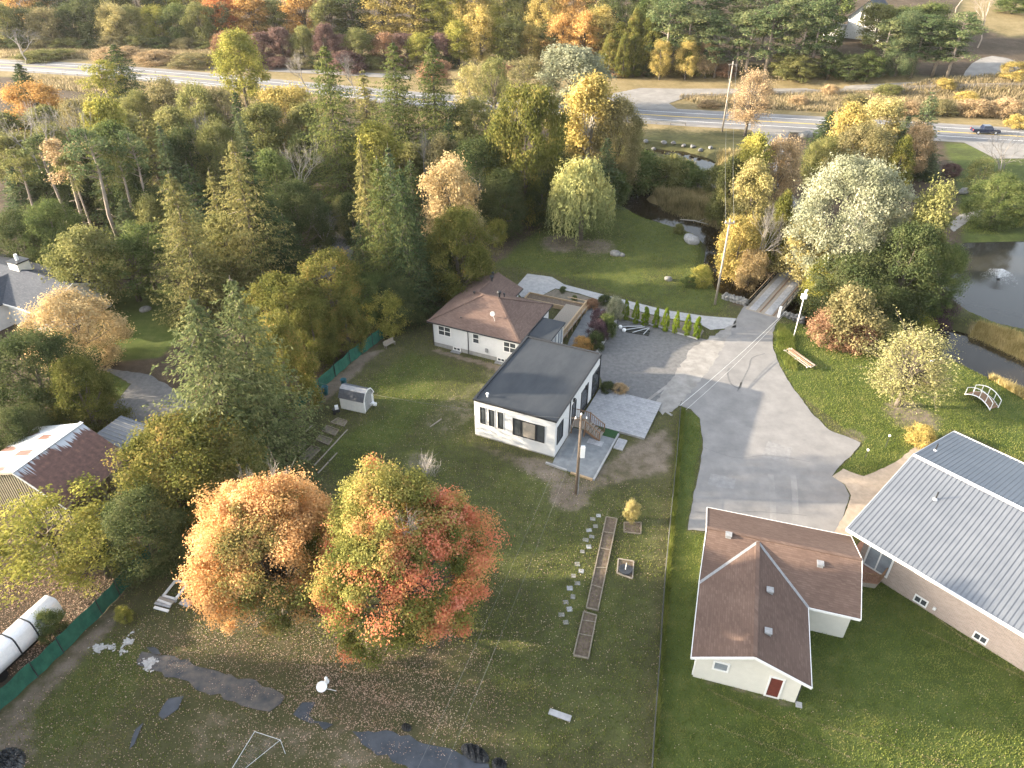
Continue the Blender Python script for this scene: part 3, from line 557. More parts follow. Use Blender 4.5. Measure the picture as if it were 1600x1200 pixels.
def limbs(rng, cen, H, base_r, split=0.3, k=5, nl=12, sub=True):
    m = MB(); top = float(np.max(cen[:, 2])) * 0.82
    pts = [(0, 0, -0.3), (rng.normal() * 0.05, rng.normal() * 0.05, H * split), (rng.normal() * 0.2, rng.normal() * 0.2, (H * split + top) / 2), (rng.normal() * 0.3, rng.normal() * 0.3, top)]
    m.tube(pts, [base_r * 1.25, base_r * 0.9, base_r * 0.5, base_r * 0.08], 7)
    for i in rng.choice(len(cen), min(nl, len(cen)), replace=False):
        c = cen[i]; z = H * split + (c[2] - H * split) * rng.uniform(0.0, 0.5); z = max(z, H * split * 0.8); s = np.array([0, 0, z]); mid = s * 0.5 + c * 0.5 + np.array([0, 0, -0.25])
        m.tube([s, mid, c], [base_r * 0.42, base_r * 0.26, base_r * 0.07], 4)
    return m.mesh('trunk', 'bark', True)
PROTO = {}
def broadleaf(key, seed, W, z0, n, per, crad, leaf, env, flat=0.85, fill=0.55, split=0.28, nl=12, base_r=0.22):
    rng = np.random.default_rng(seed); cen, t = clumps(rng, n, env, z0, 10 - crad * 0.7, fill)
    rad = crad * rng.uniform(0.35, 1.0, n) ** 0.8 * 1.2; C, D, idx = puff(rng, cen, rad, per, flat=flat)
    N = D * 0.75 + rng.normal(size=D.shape) * 0.45 + np.array([0, 0, 0.25])
    tn = np.clip(rng.uniform(0, 1, len(C)) * 0.6 + rng.uniform(0, 1, n)[idx] * 0.4, 0, 1)
    C[:, 2] = np.maximum(C[:, 2], 0.12); W = (W if key != 'poplar' else 20) * 0.5 + 0.5 * (np.percentile(C[:, 0], 98.5) - np.percentile(C[:, 0], 1.5)); W = W if key != 'poplar' else (np.percentile(C[:, 0], 98.5) - np.percentile(C[:, 0], 1.5))
    PROTO[key] = (limbs(rng, cen, 10, base_r, split, nl=nl), leaves('crown', C, N, leaf, rng, tint=tn), W)
def dome(R, p=0.5): return lambda t: R * math.sqrt(max(0.02, 1 - ((t - p) / (1.02 - p if t > p else p * 1.12 + 0.08)) ** 2))
for i in range(3): broadleaf('round%d' % i, 11 + i, 8.0, 1.5, 95, 190, 1.2, 0.125, dome(3.3, 0.42))
for i in range(2): broadleaf('loose%d' % i, 31 + i, 7.0, 1.6, 70, 110, 1.0, 0.11, dome(3.0, 0.45), fill=0.4, nl=26)
for i in range(2): broadleaf('tall%d' % i, 41 + i, 5.4, 1.0, 90, 150, 0.92, 0.115, dome(2.1, 0.4), nl=16)
for i in range(3): broadleaf('dense%d' % i, 51 + i, 9.0, 0.5, 170, 260, 1.15, 0.09, dome(3.8, 0.35), fill=0.65, split=0.12, base_r=0.3)
for i in range(2): broadleaf('shrub%d' % i, 61 + i, 12.0, 0.4, 90, 150, 1.7, 0.2, dome(4.7, 0.3), split=0.1, nl=16, base_r=0.2, flat=0.9)
broadleaf('poplar', 71, 9.5, 1.2, 260, 170, 0.95, 0.085, dome(4.05, 0.42), fill=0.6, split=0.2, base_r=0.3)
def wispy(key, seed, W, n, per):                                # airy tree: leaves strewn along its limbs
    rng = np.random.default_rng(seed); cen, t = clumps(rng, n, dome(W / 2 * 0.86, 0.4), 2.2, 9.5, 0.35); m = MB(); m.tube([(0, 0, -0.3), (0.1, 0, 2.0), (0.0, 0.15, 3.4)], [0.3, 0.22, 0.14], 7)
    Cs, Ns = [], []
    for c in cen:
        s = np.array([0, 0, rng.uniform(1.7, 3.2)]); mid = s * 0.55 + c * 0.45 + np.array([0, 0, 0.5]); m.tube([s, mid, c], [0.09, 0.05, 0.012], 4)
        for _ in range(3):
            e = c + rng.normal(size=3) * np.array([0.9, 0.9, 0.6]); m.tube([mid * 0.4 + c * 0.6, e], [0.03, 0.008], 3)
            q = rng.uniform(0, 1, per)[:, None]; Cs.append(mid * 0.25 + c * 0.75 * (1 - q) + (e - 0.25 * mid + 0.0 * c) * q * 1.0 - c * 0.0 + rng.normal(size=(per, 3)) * 0.28 if False else (mid * 0.3 + c * 0.7) * (1 - q) + e * q + rng.normal(size=(per, 3)) * 0.3)
            Ns.append(rng.normal(size=(per, 3)) + np.array([0, 0, 0.5]))
    C = np.concatenate(Cs); PROTO[key] = (m.mesh('trunk', 'bark', True), leaves('crown', C, np.concatenate(Ns), 0.085, rng), W)
wispy('wispy0', 81, 8.5, 110, 46); wispy('wispy1', 82, 7.5, 90, 40)
def spruce(key, seed, W, lev, nb, cards, size, p=0.7, z0=0.5, droop=0.35, ragged=0.22):
    rng = np.random.default_rng(seed); m = MB(); m.tube([(0, 0, -0.3), (0, 0, 5), (0, 0, 10)], [0.2, 0.12, 0.015], 6); Cs, Ns, Ax = [], [], []
    for i in range(lev):
        t = (i + rng.uniform(0, 0.8)) / lev; z = z0 + (9.85 - z0) * t; L = W / 2 * (1 - t) ** p * 1.02 + 0.10; k = max(4, int(nb * (0.45 + 0.55 * (1 - t)))); a0 = rng.uniform(0, 6.28)
        for j in range(k):
            a = a0 + 6.283 * j / k + rng.normal() * 0.2; Lb = L * (1 + rng.normal() * ragged); dx = np.array([math.cos(a), math.sin(a), 0]); n = max(4, int(cards * (0.35 + 0.65 * Lb / (W / 2))))
            q = rng.uniform(0.1, 1.0, n) ** 0.75; zz = z - droop * Lb * q ** 1.3 + 0.16 * Lb * q ** 4
            side = rng.normal(size=n) * 0.33 * Lb * (1.15 - q) * 0.9; sx = np.array([-dx[1], dx[0], 0])
            C = dx[None] * (q * Lb)[:, None] + sx[None] * side[:, None]; C[:, 2] = zz - np.abs(side) * 0.35 - rng.uniform(0, 0.12, n)
            Cs.append(C); Ns.append(np.array([0, 0, 1.0]) + dx * 0.5 + rng.normal(size=(n, 3)) * 0.45); Ax.append(dx[None] + sx[None] * np.sign(side)[:, None] * 0.8 + np.array([0, 0, -0.35]) + rng.normal(size=(n, 3)) * 0.3)
            if i % 3 == 0 and j % 2 == 0: m.tube([(0, 0, z), tuple(dx * Lb * 0.7 + np.array([0, 0, z - droop * Lb * 0.6]))], [0.035, 0.01], 3)
    C = np.concatenate(Cs); PROTO[key] = (m.mesh('trunk', 'bark', True), leaves('crown', C, np.concatenate(Ns), size, rng, 'spruce', 0.42, np.concatenate(Ax)), W)
spruce('spruce0', 101, 4.2, 42, 13, 34, 0.125); spruce('spruce1', 102, 4.2, 34, 11, 34, 0.125, p=0.62, ragged=0.3); spruce('spruce2', 103, 3.6, 42, 12, 30, 0.115, p=0.75)
spruce('bigspruce0', 104, 6.4, 54, 17, 44, 0.095, p=0.68, ragged=0.3, droop=0.28); spruce('bigspruce1', 105, 6.0, 52, 16, 44, 0.095, p=0.62, ragged=0.34, droop=0.3)
def cedar(key, seed, W, env, n, per, leaf, crad):
    rng = np.random.default_rng(seed); cen, t = clumps(rng, n, env, 0.4, 9.6, 0.75); rad = crad * rng.uniform(0.7, 1.3, n); C, D, idx = puff(rng, cen, rad, per, up=0.35, flat=1.5)
    C[:, 2] = np.clip(C[:, 2], 0.05, 10.2); N = D * np.array([1, 1, 0.35]) + rng.normal(size=D.shape) * 0.4; ax = np.array([0, 0, 1.0]) + rng.normal(size=D.shape) * 0.45
    m = MB(); m.tube([(0, 0, -0.3), (0, 0, 9)], [0.22, 0.03], 6)
    PROTO[key] = (m.mesh('trunk', 'bark', True), leaves('crown', C, N, leaf, rng, 'cedar', 0.45, ax, np.clip(rng.uniform(0, 1, len(C)) * 0.6 + rng.uniform(0, 0.4, n)[idx], 0, 1)), W)
cedar('cedar0', 121, 6.0, lambda t: 2.7 * math.sqrt(max(0.01, 1 - (abs(t - 0.35) / 0.68) ** 2.2)) if t > 0.0 else 2, 170, 170, 0.105, 0.58)
cedar('cedar1', 122, 4.6, lambda t: 2.15 * (1 - t ** 1.9) * min(1, 0.55 + t * 1.6) + 0.1, 150, 130, 0.10, 0.46)
cedar('pencil', 123, 3.4, lambda t: 1.45 * (1 - t ** 2.6) * min(1, 0.75 + t * 0.9) + 0.08, 90, 60, 0.2, 0.42)
def pine(key, seed, W, n, per, zc, crad, flat=0.45, leaf=0.13, base=0.0):
    rng = np.random.default_rng(seed); cen, t = clumps(rng, n, dome(W / 2 * 0.85, 0.35), zc, 9.7, 0.35); rad = crad * rng.uniform(0.6, 1.3, n); C, D, idx = puff(rng, cen, rad, per, up=0.3, flat=flat)
    N = D * 0.6 + np.array([0, 0, 0.5]) + rng.normal(size=D.shape) * 0.4; m = MB()
    b = rng.normal(size=2) * 0.12; m.tube([(0, 0, -0.3), (b[0], b[1], 3.5), (b[0] * 0.4, -b[1], 7), (0, 0, 9.6)], [0.2, 0.16, 0.1, 0.02], 7)
    for c in cen: m.tube([(0, 0, c[2] - 0.45), tuple(c)], [0.05, 0.012], 3)
    for i in range(14):
        a = rng.uniform(0, 6.28); z = rng.uniform(2.5, max(3.2, zc)); L = rng.uniform(0.3, 1.2); m.tube([(b[0] * 0.5, b[1] * 0.3, z), (L * math.cos(a), L * math.sin(a), z + rng.uniform(-0.3, 0.3))], [0.028, 0.006], 3)
    PROTO[key] = (m.mesh('trunk', 'bark_pine', True), leaves('crown', C, N, leaf, rng, 'pine', 0.4), W)
pine('pine0', 131, 5.0, 46, 150, 3.0, 0.85); pine('pine1', 132, 4.6, 40, 150, 4.2, 0.8); pine('bare_pine', 133, 3.6, 22, 100, 6.2, 0.7)
def bare(key, seed, W, lev=5, spread=0.5, leafy=0):
    """leafless tree: trunk and limbs fork again and again"""
    rng = np.random.default_rng(seed); m = MB(); tw = MB(); tips = []
    def grow(p, d, L, r, k):
        d = d / np.linalg.norm(d); q = p + d * L * 0.5 + rng.normal(size=3) * L * 0.05; e = p + d * L + rng.normal(size=3) * L * 0.07
        (m if k > 2 else tw).tube([p, q, e], [r, r * 0.82, r * 0.66], 5 if k > 3 else 3, cap=False)
        if k == 0: tips.append(e); return
        for i in range(3 if rng.uniform() < 0.6 else 2):
            nd = d + rng.normal(size=3) * spread + np.array([0, 0, 0.12]); grow(e if i else q * 0.3 + e * 0.7, nd, L * rng.uniform(0.6, 0.84), r * 0.6, k - 1)
    grow(np.array([0, 0, -0.2]), np.array([0, 0, 1.0]), 2.6, 0.15, lev)
    v = np.array(m.v + tw.v); s = np.array([W / max(1e-3, np.ptp(v[:, 0])), W / max(1e-3, np.ptp(v[:, 1])), 10 / v[:, 2].max()])
    m.v = [tuple(np.array(p) * s) for p in m.v]; tw.v = [tuple(np.array(p) * s) for p in tw.v]
    t1 = m.mesh('trunk', 'bark_grey'); t2 = tw.mesh('crown', 'bark_grey')
    PROTO[key] = (t1, t2, W)
bare('bare0', 141, 5.0, 7); bare('bare1', 142, 6.0, 7, 0.42); bare('bare2', 143, 4.0, 7, 0.36)
def weeping(key, seed):
    rng = np.random.default_rng(seed); n = 46; cen, t = clumps(rng, n, dome(3.3, 0.3), 4.4, 9.2, 0.5); C, D, idx = puff(rng, cen, 0.9 * rng.uniform(0.7, 1.2, n), 70); Cs = [C]; Ns = [D + rng.normal(size=D.shape) * 0.4]; Ax = [rng.normal(size=D.shape)]
    for _ in range(620):
        a = rng.uniform(0, 6.283); t_ = rng.uniform(0, 1); r = 3.6 * math.sqrt(t_) * rng.uniform(0.9, 1.08); z = 8.9 - 3.8 * (r / 3.9) ** 2 + rng.normal() * 0.3; bot = max(0.7, z - rng.uniform(1.5, 5.2)); k = int(12 + (z - bot) * 5)
        q = rng.uniform(0, 1, k); cc = np.stack([np.full(k, r * math.cos(a)) * (1 + 0.10 * q), np.full(k, r * math.sin(a)) * (1 + 0.10 * q), z + (bot - z) * q], -1) + rng.normal(size=(k, 3)) * np.array([0.10, 0.10, 0.05])
        Cs.append(cc); Ns.append(np.array([math.cos(a), math.sin(a), 0.25]) + rng.normal(size=(k, 3)) * 0.45); Ax.append(np.array([0, 0, -1.0]) + rng.normal(size=(k, 3)) * 0.2)
    C = np.concatenate(Cs); tn = np.clip((C[:, 2] - 1) / 9 * 0.7 + rng.uniform(0, 0.35, len(C)), 0, 1)
    PROTO[key] = (limbs(rng, cen, 10, 0.32, 0.3), leaves('crown', C, np.concatenate(Ns), 0.16, rng, 'willow', 0.4, np.concatenate(Ax), tn), 8.0)
weeping('weeping', 151)

def spot_on(tx, ty, by):
    """world place of a tree whose base sits in row by and whose top shows at (tx, ty): x, y, ground height, height, metres per pixel"""
    g = G(tx, by); d = ray(tx, ty); t = g.y / d[1]; x = d[0] * t; z0 = tz(x, g.y); return x, g.y, z0, CAM_H + d[2] * t - z0, t / FPX
def set_mat(o, mat):
    o.material_slots[0].link = 'OBJECT'; o.material_slots[0].material = MATS[mat]
def plant(kind, tx, ty, by, wpx, mat, label, name=None, cat='tree', group=None, bark=None, lean=(0, 0), hmax=None, h_=None):
    x, y, z0, h, mp = spot_on(tx, ty, by); h = max(0.4, h)
    if h_:
        q = P(tx, ty, h_); x, y, h = q.x, q.y, h_; z0 = tz(x, y); mp = y / ray(tx, ty)[1] / FPX
    if hmax: h = min(h, hmax)
    if 'spruce' in kind: wpx = wpx * 1.22
    t_, c_, W = PROTO[kind]; root = thing(name or ('shrub' if cat == 'shrub' else 'tree'), label, cat, (x, y, z0), rnd.uniform(0, 6.28), group)
    root.rotation_euler[0] = lean[0]; root.rotation_euler[1] = lean[1]
    s = (wpx * mp / W, wpx * mp / W, h / 10.0); root.scale = s
    a = link('trunk', t_, root); b = link('crown', c_, root)
    if bark: set_mat(a, bark)
    if mat: set_mat(b, mat)
    return root
# ------------------------------------------------------------------ building helpers
def window(root, d, n, s0, s1, z0, z1, at, cols=1, rows=1, frame='white_trim', pane='window_glass', fw=0.08, name='window', proud=0.05, label=None):
    """a framed window on a wall: d along the wall, n outward, at(s) = point on the wall line"""
    d, n = Vector((*d, 0)), Vector((*n, 0)); m = MB(); up = Vector((0, 0, 1))
    def pt(s, z, o): return Vector((*at(s), 0)) + up * z + n * o
    for z in (z0, z1): m.obox(pt((s0 + s1) / 2, z, proud / 2), d * ((s1 - s0) / 2 + fw / 2), n * (proud / 2 + 0.02), up * fw / 2)
    for s in (s0, s1): m.obox(pt(s, (z0 + z1) / 2, proud / 2), d * fw / 2, n * (proud / 2 + 0.02), up * ((z1 - z0) / 2 - fw / 2))
    for i in range(1, cols): m.obox(pt(s0 + (s1 - s0) * i / cols, (z0 + z1) / 2, proud / 2 - 0.01), d * fw * 0.4, n * (proud / 2), up * ((z1 - z0) / 2 - fw / 2))
    for i in range(1, rows): m.obox(pt((s0 + s1) / 2, z0 + (z1 - z0) * i / rows, proud / 2 - 0.014), d * ((s1 - s0) / 2 - fw / 2), n * (proud / 2), up * fw * 0.4)
    o = m.build(name, frame, root)
    g = MB(); g.obox(pt((s0 + s1) / 2, (z0 + z1) / 2, 0.012), d * ((s1 - s0) / 2 - 0.01), n * 0.01, up * ((z1 - z0) / 2 - 0.01)); g.build('pane', pane, o)
    if label: o['label'] = label
    return o
def roof(root, faces, mat, th=0.14, name='roof'):
    m = MB()
    for f in faces: m.slab(f, th)
    return m.build(name, mat, root)
def fascia(root, pts, mat='white_trim', h=0.2, w=0.05, name='fascia', dz=-0.08):
    m = MB()
    for a, b in zip(pts[:-1], pts[1:]): m.bar((a[0], a[1], a[2] + dz), (b[0], b[1], b[2] + dz), w, h)
    return m.build(name, mat, root)

# ------------------------------------------------------------------ brown-roofed house
HF = Frame(-9.1, 72.0, -24.5)
house = thing('house', 'white bungalow with brown shingled hip roof, behind the white flat-roofed annex', 'house', (-9.1, 72.0, 0), HF.a)
MB().prism([(0, 0), (10.7, 0), (10.7, 8.9), (5.7, 8.9), (5.7, 11.2), (0, 11.2)], -0.2, 0.55).build('foundation', 'concrete', house)
MB().prism([(-0.04, -0.04), (10.74, -0.04), (10.74, 8.94), (5.74, 8.94), (5.74, 11.24), (-0.04, 11.24)], 0.55, 3.42).build('wall', 'lap_white', house)
u0, u1, v0, v1, sl, ze = -0.5, 11.15, -0.45, 9.3, 0.44, 3.4
hz = (v1 - v0) / 2; aL = (u0 + hz, v0 + hz, ze + sl * hz); aR = (u1 - hz, v0 + hz, ze + sl * hz); u2 = 6.2; ru = (u0 + u2) / 2; rz_ = ze + sl * (ru - u0); vb = 11.65; vk = v1 - (ru - u0)
roof(house, [[(u0, v0, ze), (u1, v0, ze), aR, aL]], 'shingle_house', name='roof_slope'); roof(house, [[(u1, v0, ze), (u1, v1, ze), aR]], 'shingle_house', name='roof_slope')
roof(house, [[(u1, v1, ze), (u2, v1, ze), (ru, vk, rz_), aL, aR]], 'shingle_house', name='roof_slope'); roof(house, [[(u2, v1, ze), (u2, vb, ze), (ru, vb, rz_), (ru, vk, rz_)]], 'shingle_house', name='roof_slope')
roof(house, [[(u0, v0, ze), aL, (ru, vk, rz_), (ru, vb, rz_), (u0, vb, ze)]], 'shingle_house', name='roof_slope')
MB().add([(-0.04, 11.24, 3.42), (5.74, 11.24, 3.42), (2.85, 11.24, 4.75), (-0.04, 11.1, 3.42), (5.74, 11.1, 3.42), (2.85, 11.1, 4.75)], [(0, 2, 1), (3, 4, 5), (0, 1, 4, 3), (1, 2, 5, 4), (2, 0, 3, 5)]).build('gable', 'lap_white', house)
cap = MB()
for a, b in (((u0, v0, ze), aL), ((u1, v0, ze), aR), (aL, aR), ((u1, v1, ze), aR), (aL, (ru, vk, rz_)), ((ru, vk, rz_), (ru, vb, rz_))): cap.bar((a[0], a[1], a[2] + 0.02), (b[0], b[1], b[2] + 0.02), 0.26, 0.05)
cap.build('ridge_cap', 'shingle_house', house)
fascia(house, [(u0, v0, ze), (u1, v0, ze), (u1, v1, ze), (u2, v1, ze), (u2, vb, ze)], 'dark_trim', 0.14, 0.1, 'gutter'); fascia(house, [(u0, vb, ze), (u0, v0, ze)], 'dark_trim', 0.14, 0.1, 'gutter')
fr = lambda s: (s, -0.04)
def fwin(x0, y0, x1, y1, c, r, **k):
    a, zt = HF.onv(x0, y0, -0.04); b, zb = HF.onv(x1, y1, -0.04); return window(house, (1, 0), (0, -1), a, b, zb, zt, fr, c, r, **k)
window(house, (1, 0), (0, -1), 0.7, 2.3, 1.75, 2.95, fr, 2, 2, fw=0.1); window(house, (1, 0), (0, -1), 5.15, 5.95, 1.75, 2.95, fr, 1, 2, fw=0.1); window(house, (1, 0), (0, -1), 9.0, 10.5, 1.6, 2.9, fr, 2, 2, fw=0.1)
window(house, (1, 0), (0, -1), 2.55, 3.45, 0.12, 0.52, lambda s: (s, -0.0), 2, 1, name='basement_window'); window(house, (1, 0), (0, -1), 8.2, 9.1, 0.12, 0.52, lambda s: (s, 0.0), 2, 1, name='basement_window')
for u in (2.4, 8.05): MB().prism([(u, -0.55), (u + 1.2, -0.55), (u + 1.2, -0.05), (u, -0.05)], -0.1, 0.1).build('window_well', 'grey_metal', house)
for u, v in ((0.0, -0.09), (4.55, -0.09)): MB().tube([(u, v, 0.1), (u, v, 3.3)], 0.045, 6).build('downspout', 'dark_trim', house)
MB().obox((6.9, -0.12, 1.15), (0.17, 0, 0), (0, 0.09, 0), (0, 0, 0.22)).build('meter_box', 'vent_grey', house)
def roofz(v): return ze + sl * (v - v0)
d1 = HF.onz(771, 498, 4.3); mm = MB(); mm.tube([(d1[0], d1[1], roofz(d1[1]) - 0.05), (d1[0], d1[1] - 0.05, roofz(d1[1]) + 0.55)], 0.03, 6); mm.tube([(d1[0] + 0.35, d1[1] - 0.35, roofz(d1[1] - 0.35) - 0.05), (d1[0], d1[1], roofz(d1[1]) + 0.4)], 0.02, 5); mast = mm.build('dish_mast', 'grey_metal', house)
dm = MB(); dm.lathe([(0.02, 0.0), (0.2, 0.03), (0.36, 0.1), (0.37, 0.12), (0.2, 0.055), (0.02, 0.03)], k=16); dsh = dm.build('dish', 'pale_concrete', mast, True); dsh.scale = (0.8, 0.8, 0.8); dsh.location = (d1[0], d1[1] - 0.12, roofz(d1[1]) + 0.6); dsh.rotation_euler = (math.radians(62), 0, math.radians(10))
for (u, v, z, k) in ((6.0, 5.2, 5.4, 1), (3.0, 9.4, 4.9, 1), (2.4, 11.0, 4.75, 0.7), (6.5, 5.5, 5.4, 0.5), (2.6, 5.5, 4.75, 0.6), (3.2, 0.9, 3.95, 0.35)):
    vt = MB(); vt.lathe([(0.13 * k, -0.2), (0.13 * k, 0.25 * k), (0.24 * k, 0.3 * k), (0.27 * k, 0.46 * k), (0.2 * k, 0.58 * k), (0.05 * k, 0.62 * k)], (u, v, z), 10); vt.build('roof_vent', 'dark_trim', house)
# link between house and annex
MB().prism([(10.76, 1.9), (13.75, 1.9), (13.75, 6.0), (10.76, 6.0)], 0, 3.05).build('link_wall', 'white_siding', house)
lr = MB().prism([(11.17, 1.7), (13.95, 1.7), (13.95, 6.15), (11.17, 6.15)], 3.05, 3.25); lr.build('link_roof', 'flat_roof', house)
for a, b in ((2.2, 3.9), (4.1, 5.8)): window(house, (0, 1), (1, 0), a, b, 0.75, 2.85, lambda s: (13.75, s), 2, 1, fw=0.12, pane='sky_glass', name='glass_door')
# ------------------------------------------------------------------ flat-roofed annex
annex = thing('annex', 'white flat-roofed annex with dark roof in the middle of the yard', 'building', (*HF.W(12.0, -13.0), 0), HF.a)
AF = Frame(*HF.W(12.0, -13.0), -24.5); AW, AD, AH = 8.3, 12.65, 4.35
MB().prism([(0, 0), (AW, 0), (AW, AD), (0, AD)], -0.2, 0.16).build('foundation', 'concrete', annex)
MB().prism([(-0.03, -0.03), (AW + 0.03, -0.03), (AW + 0.03, AD + 0.03), (-0.03, AD + 0.03)], 0.16, AH - 0.12).build('wall', 'lap_annex', annex)
MB().prism([(0, 0), (AW, 0), (AW, AD), (0, AD)], AH - 0.119, AH - 0.05).build('roof', 'flat_roof', annex)
pr = MB(); pr.box(-0.12, AW + 0.12, -0.12, 0.1, AH - 0.14, AH + 0.06); pr.box(-0.12, AW + 0.12, AD - 0.1, AD + 0.12, AH - 0.14, AH + 0.06); pr.box(-0.12, 0.1, 0.1, AD - 0.1, AH - 0.14, AH + 0.06); pr.box(AW - 0.1, AW + 0.12, 0.1, AD - 0.1, AH - 0.14, AH + 0.06); pr.build('roof_edge', 'dark_trim', annex)
vt = MB(); vt.lathe([(0.08, 0), (0.08, 0.3), (0.16, 0.32), (0.14, 0.42), (0.04, 0.46)], (0.95, 0.9, AH - 0.05), 10); vt.build('roof_vent', 'white_metal', annex)
front = lambda s: (s, -0.03)
def px_win(x0, y0, x1, y1):
    a, zt = AF.onv(x0, y0, -0.03); b, zb = AF.onv(x1, y1, -0.03); return a, b, zb, zt
for x in (754.5, 768.0, 782.0):
    a, _ = AF.onv(x, 652, -0.03); window(annex, (1, 0), (0, -1), a - 0.24, a + 0.24, 1.75, 3.6, front, 1, 1, frame='dark_trim', fw=0.07, name='narrow_window')
    for s in (-0.34, 0.34): MB().obox((a + s, -0.045, 2.67), (0.055, 0, 0), (0, 0.02, 0), (0, 0, 1.08)).build('window_trim', 'white_trim', annex)
    for z in (1.64, 3.70): MB().obox((a, -0.045, z), (0.285, 0, 0), (0, 0.02, 0), (0, 0, 0.05)).build('window_trim', 'white_trim', annex)
a, _ = AF.onv(802, 667, -0.03); b, _ = AF.onv(850, 681, -0.03); wz0, wz1 = 1.5, 3.35
window(annex, (1, 0), (0, -1), a, a + (b - a) * 0.25, wz0, wz1, front, frame='dark_trim', pane='window_glass', fw=0.09); window(annex, (1, 0), (0, -1), a + (b - a) * 0.28, a + (b - a) * 0.73, wz0, wz1, front, frame='dark_trim', pane='blind_glass', fw=0.09, name='picture_window'); window(annex, (1, 0), (0, -1), a + (b - a) * 0.76, b, wz0, wz1, front, frame='dark_trim', pane='window_glass', fw=0.09)
for z_ in (wz0 - 0.14, wz1 + 0.14): MB().obox(((a + b) / 2, -0.045, z_), ((b - a) / 2 + 0.2, 0, 0), (0, 0.02, 0), (0, 0, 0.06)).build('window_trim', 'white_trim', annex)
side = lambda s: (AW + 0.03, s)
def sv(px, py): return AF.onu(px, py, AW + 0.03)
w0 = sv(870, 690)[0]; w1 = sv(879, 668)[0]
window(annex, (0, 1), (1, 0), w0, w1, 1.3, 3.3, side, 2, 1, frame='dark_trim', fw=0.09)
dA = sv(893, 650)[0]; dB = sv(899, 640)[0]; window(annex, (0, 1), (1, 0), dA, dB, 1.15, 3.25, side, 1, 1, frame='dark_trim', pane='window_glass', fw=0.1, name='entrance_door')
for (xa, ya, xb, yb) in ((907, 640, 917, 625), (924, 616, 934, 602)):
    s0 = sv(xa, ya)[0]; s1 = sv(xb, yb)[0]; window(annex, (0, 1), (1, 0), s0, s1, 0.3, 3.0, side, 1, 3, frame='dark_trim', pane='window_glass', fw=0.12, name='patio_door')
for (x, y) in ((896, 625), (915, 605), (933, 582)):
    s, z = sv(x, y); lm = MB(); lm.box(AW + 0.03, AW + 0.2, s - 0.09, s + 0.09, z - 0.18, z + 0.16); lm.box(AW + 0.03, AW + 0.26, s - 0.12, s + 0.12, z + 0.16, z + 0.2); lm.build('wall_lamp', 'black_paint', annex)
for s in (sv(889, 660)[0], AD - 0.1): MB().tube([(AW + 0.09, s, 0.15), (AW + 0.09, s, AH - 0.1)], 0.055, 6).build('downspout', 'dark_trim', annex)
MB().box(AW + 0.03, AW + 0.14, AD - 0.35, AD - 0.05, AH - 0.42, AH - 0.1).build('rain_head', 'dark_trim', annex)
# ------------------------------------------------------------------ wooden entrance stairs of the annex
dm_ = (dA + dB) / 2
st = thing('entrance_stairs', 'grey-brown wooden steps with railing at the side door of the annex', 'stairs', (*AF.W(AW + 0.05, dm_), 0), HF.a)
MB().box(0.02, 1.5, -0.75, 0.75, 0.95, 1.08).build('landing', 'wood_weathered', st)
for x, y in ((0.1, -0.7), (1.42, -0.7), (0.1, 0.7), (1.42, 0.7)): MB().box(x - 0.05, x + 0.05, y - 0.05, y + 0.05, -0.1, 0.95).build('post', 'wood_brown', st)
stepm = MB().box(-0.15, 0.15, -0.7, 0.7, -0.045, 0).mesh('step', 'wood_weathered')
for k in range(5): link('step', stepm, st, (1.66 + 0.3 * k, 0, 0.9 - 0.19 * k))
for y in (-0.72, 0.72): MB().bar((1.5, y, 0.85), (3.05, y, -0.02), 0.05, 0.24).build('stringer', 'wood_brown', st)
for y in (-0.74, 0.74):
    MB().bar((0.05, y, 2.0), (1.5, y, 2.0), 0.09, 0.05).build('handrail', 'wood_brown', st); MB().bar((1.5, y, 1.98), (3.0, y, 1.02), 0.09, 0.05).build('handrail', 'wood_brown', st)
    for x, zb, zt in ((1.5, 0.3, 2.05), (3.0, -0.1, 1.1)): MB().box(x - 0.05, x + 0.05, y - 0.05, y + 0.05, zb, zt).build('newel_post', 'wood_brown', st)
    for k in range(6): MB().box(0.2 + 0.22 * k - 0.018, 0.2 + 0.22 * k + 0.018, y - 0.018, y + 0.018, 1.08, 1.98).build('baluster', 'wood_brown', st)
    for k in range(6): x = 1.7 + 0.22 * k; MB().box(x - 0.018, x + 0.018, y - 0.018, y + 0.018, 0.95 - 0.63 * (x - 1.5), 1.98 - 0.64 * (x - 1.5)).build('baluster', 'wood_brown', st)
# ------------------------------------------------------------------ paved patio and gravel patio beside the annex
pat = thing('paved_patio', 'pale grey paved patio beside the annex and gravel parking', 'patio', (*HF.W(20.6, -6.9), 0), HF.a)
PW, PD = 6.7, 6.4; MB().box(0.02, PW - 0.02, 0.02, PD - 0.02, -0.2, 0.19).build('base', 'concrete', pat)
pvm = MB().box(-0.245, 0.245, -0.195, 0.195, 0, 0.06); pm1 = pvm.mesh('paver', 'paver')
r2 = random.Random(3)
nxp, nyp = 13, 16
for j in range(nyp):
    for i in range(nxp + (j % 2)):
        x = (i + 0.5 - 0.5 * (j % 2)) * PW / nxp; sx = 1.03
        if j % 2 and i in (0, nxp): x = PW / nxp * 0.25 if i == 0 else PW - PW / nxp * 0.25; sx = 0.5
        link('paver', pm1, pat, (x, (j + 0.5) * PD / nyp, 0.185 + r2.uniform(0, 0.008)), 0, 'paver' if r2.random() < 0.62 else 'paver_dark', (sx, 0.98, 1))
tg = thing('turf_bank', 'short dark green turf strip between the paved and gravel patios', 'turf', (*HF.W(21.4, -7.05), 0), HF.a)
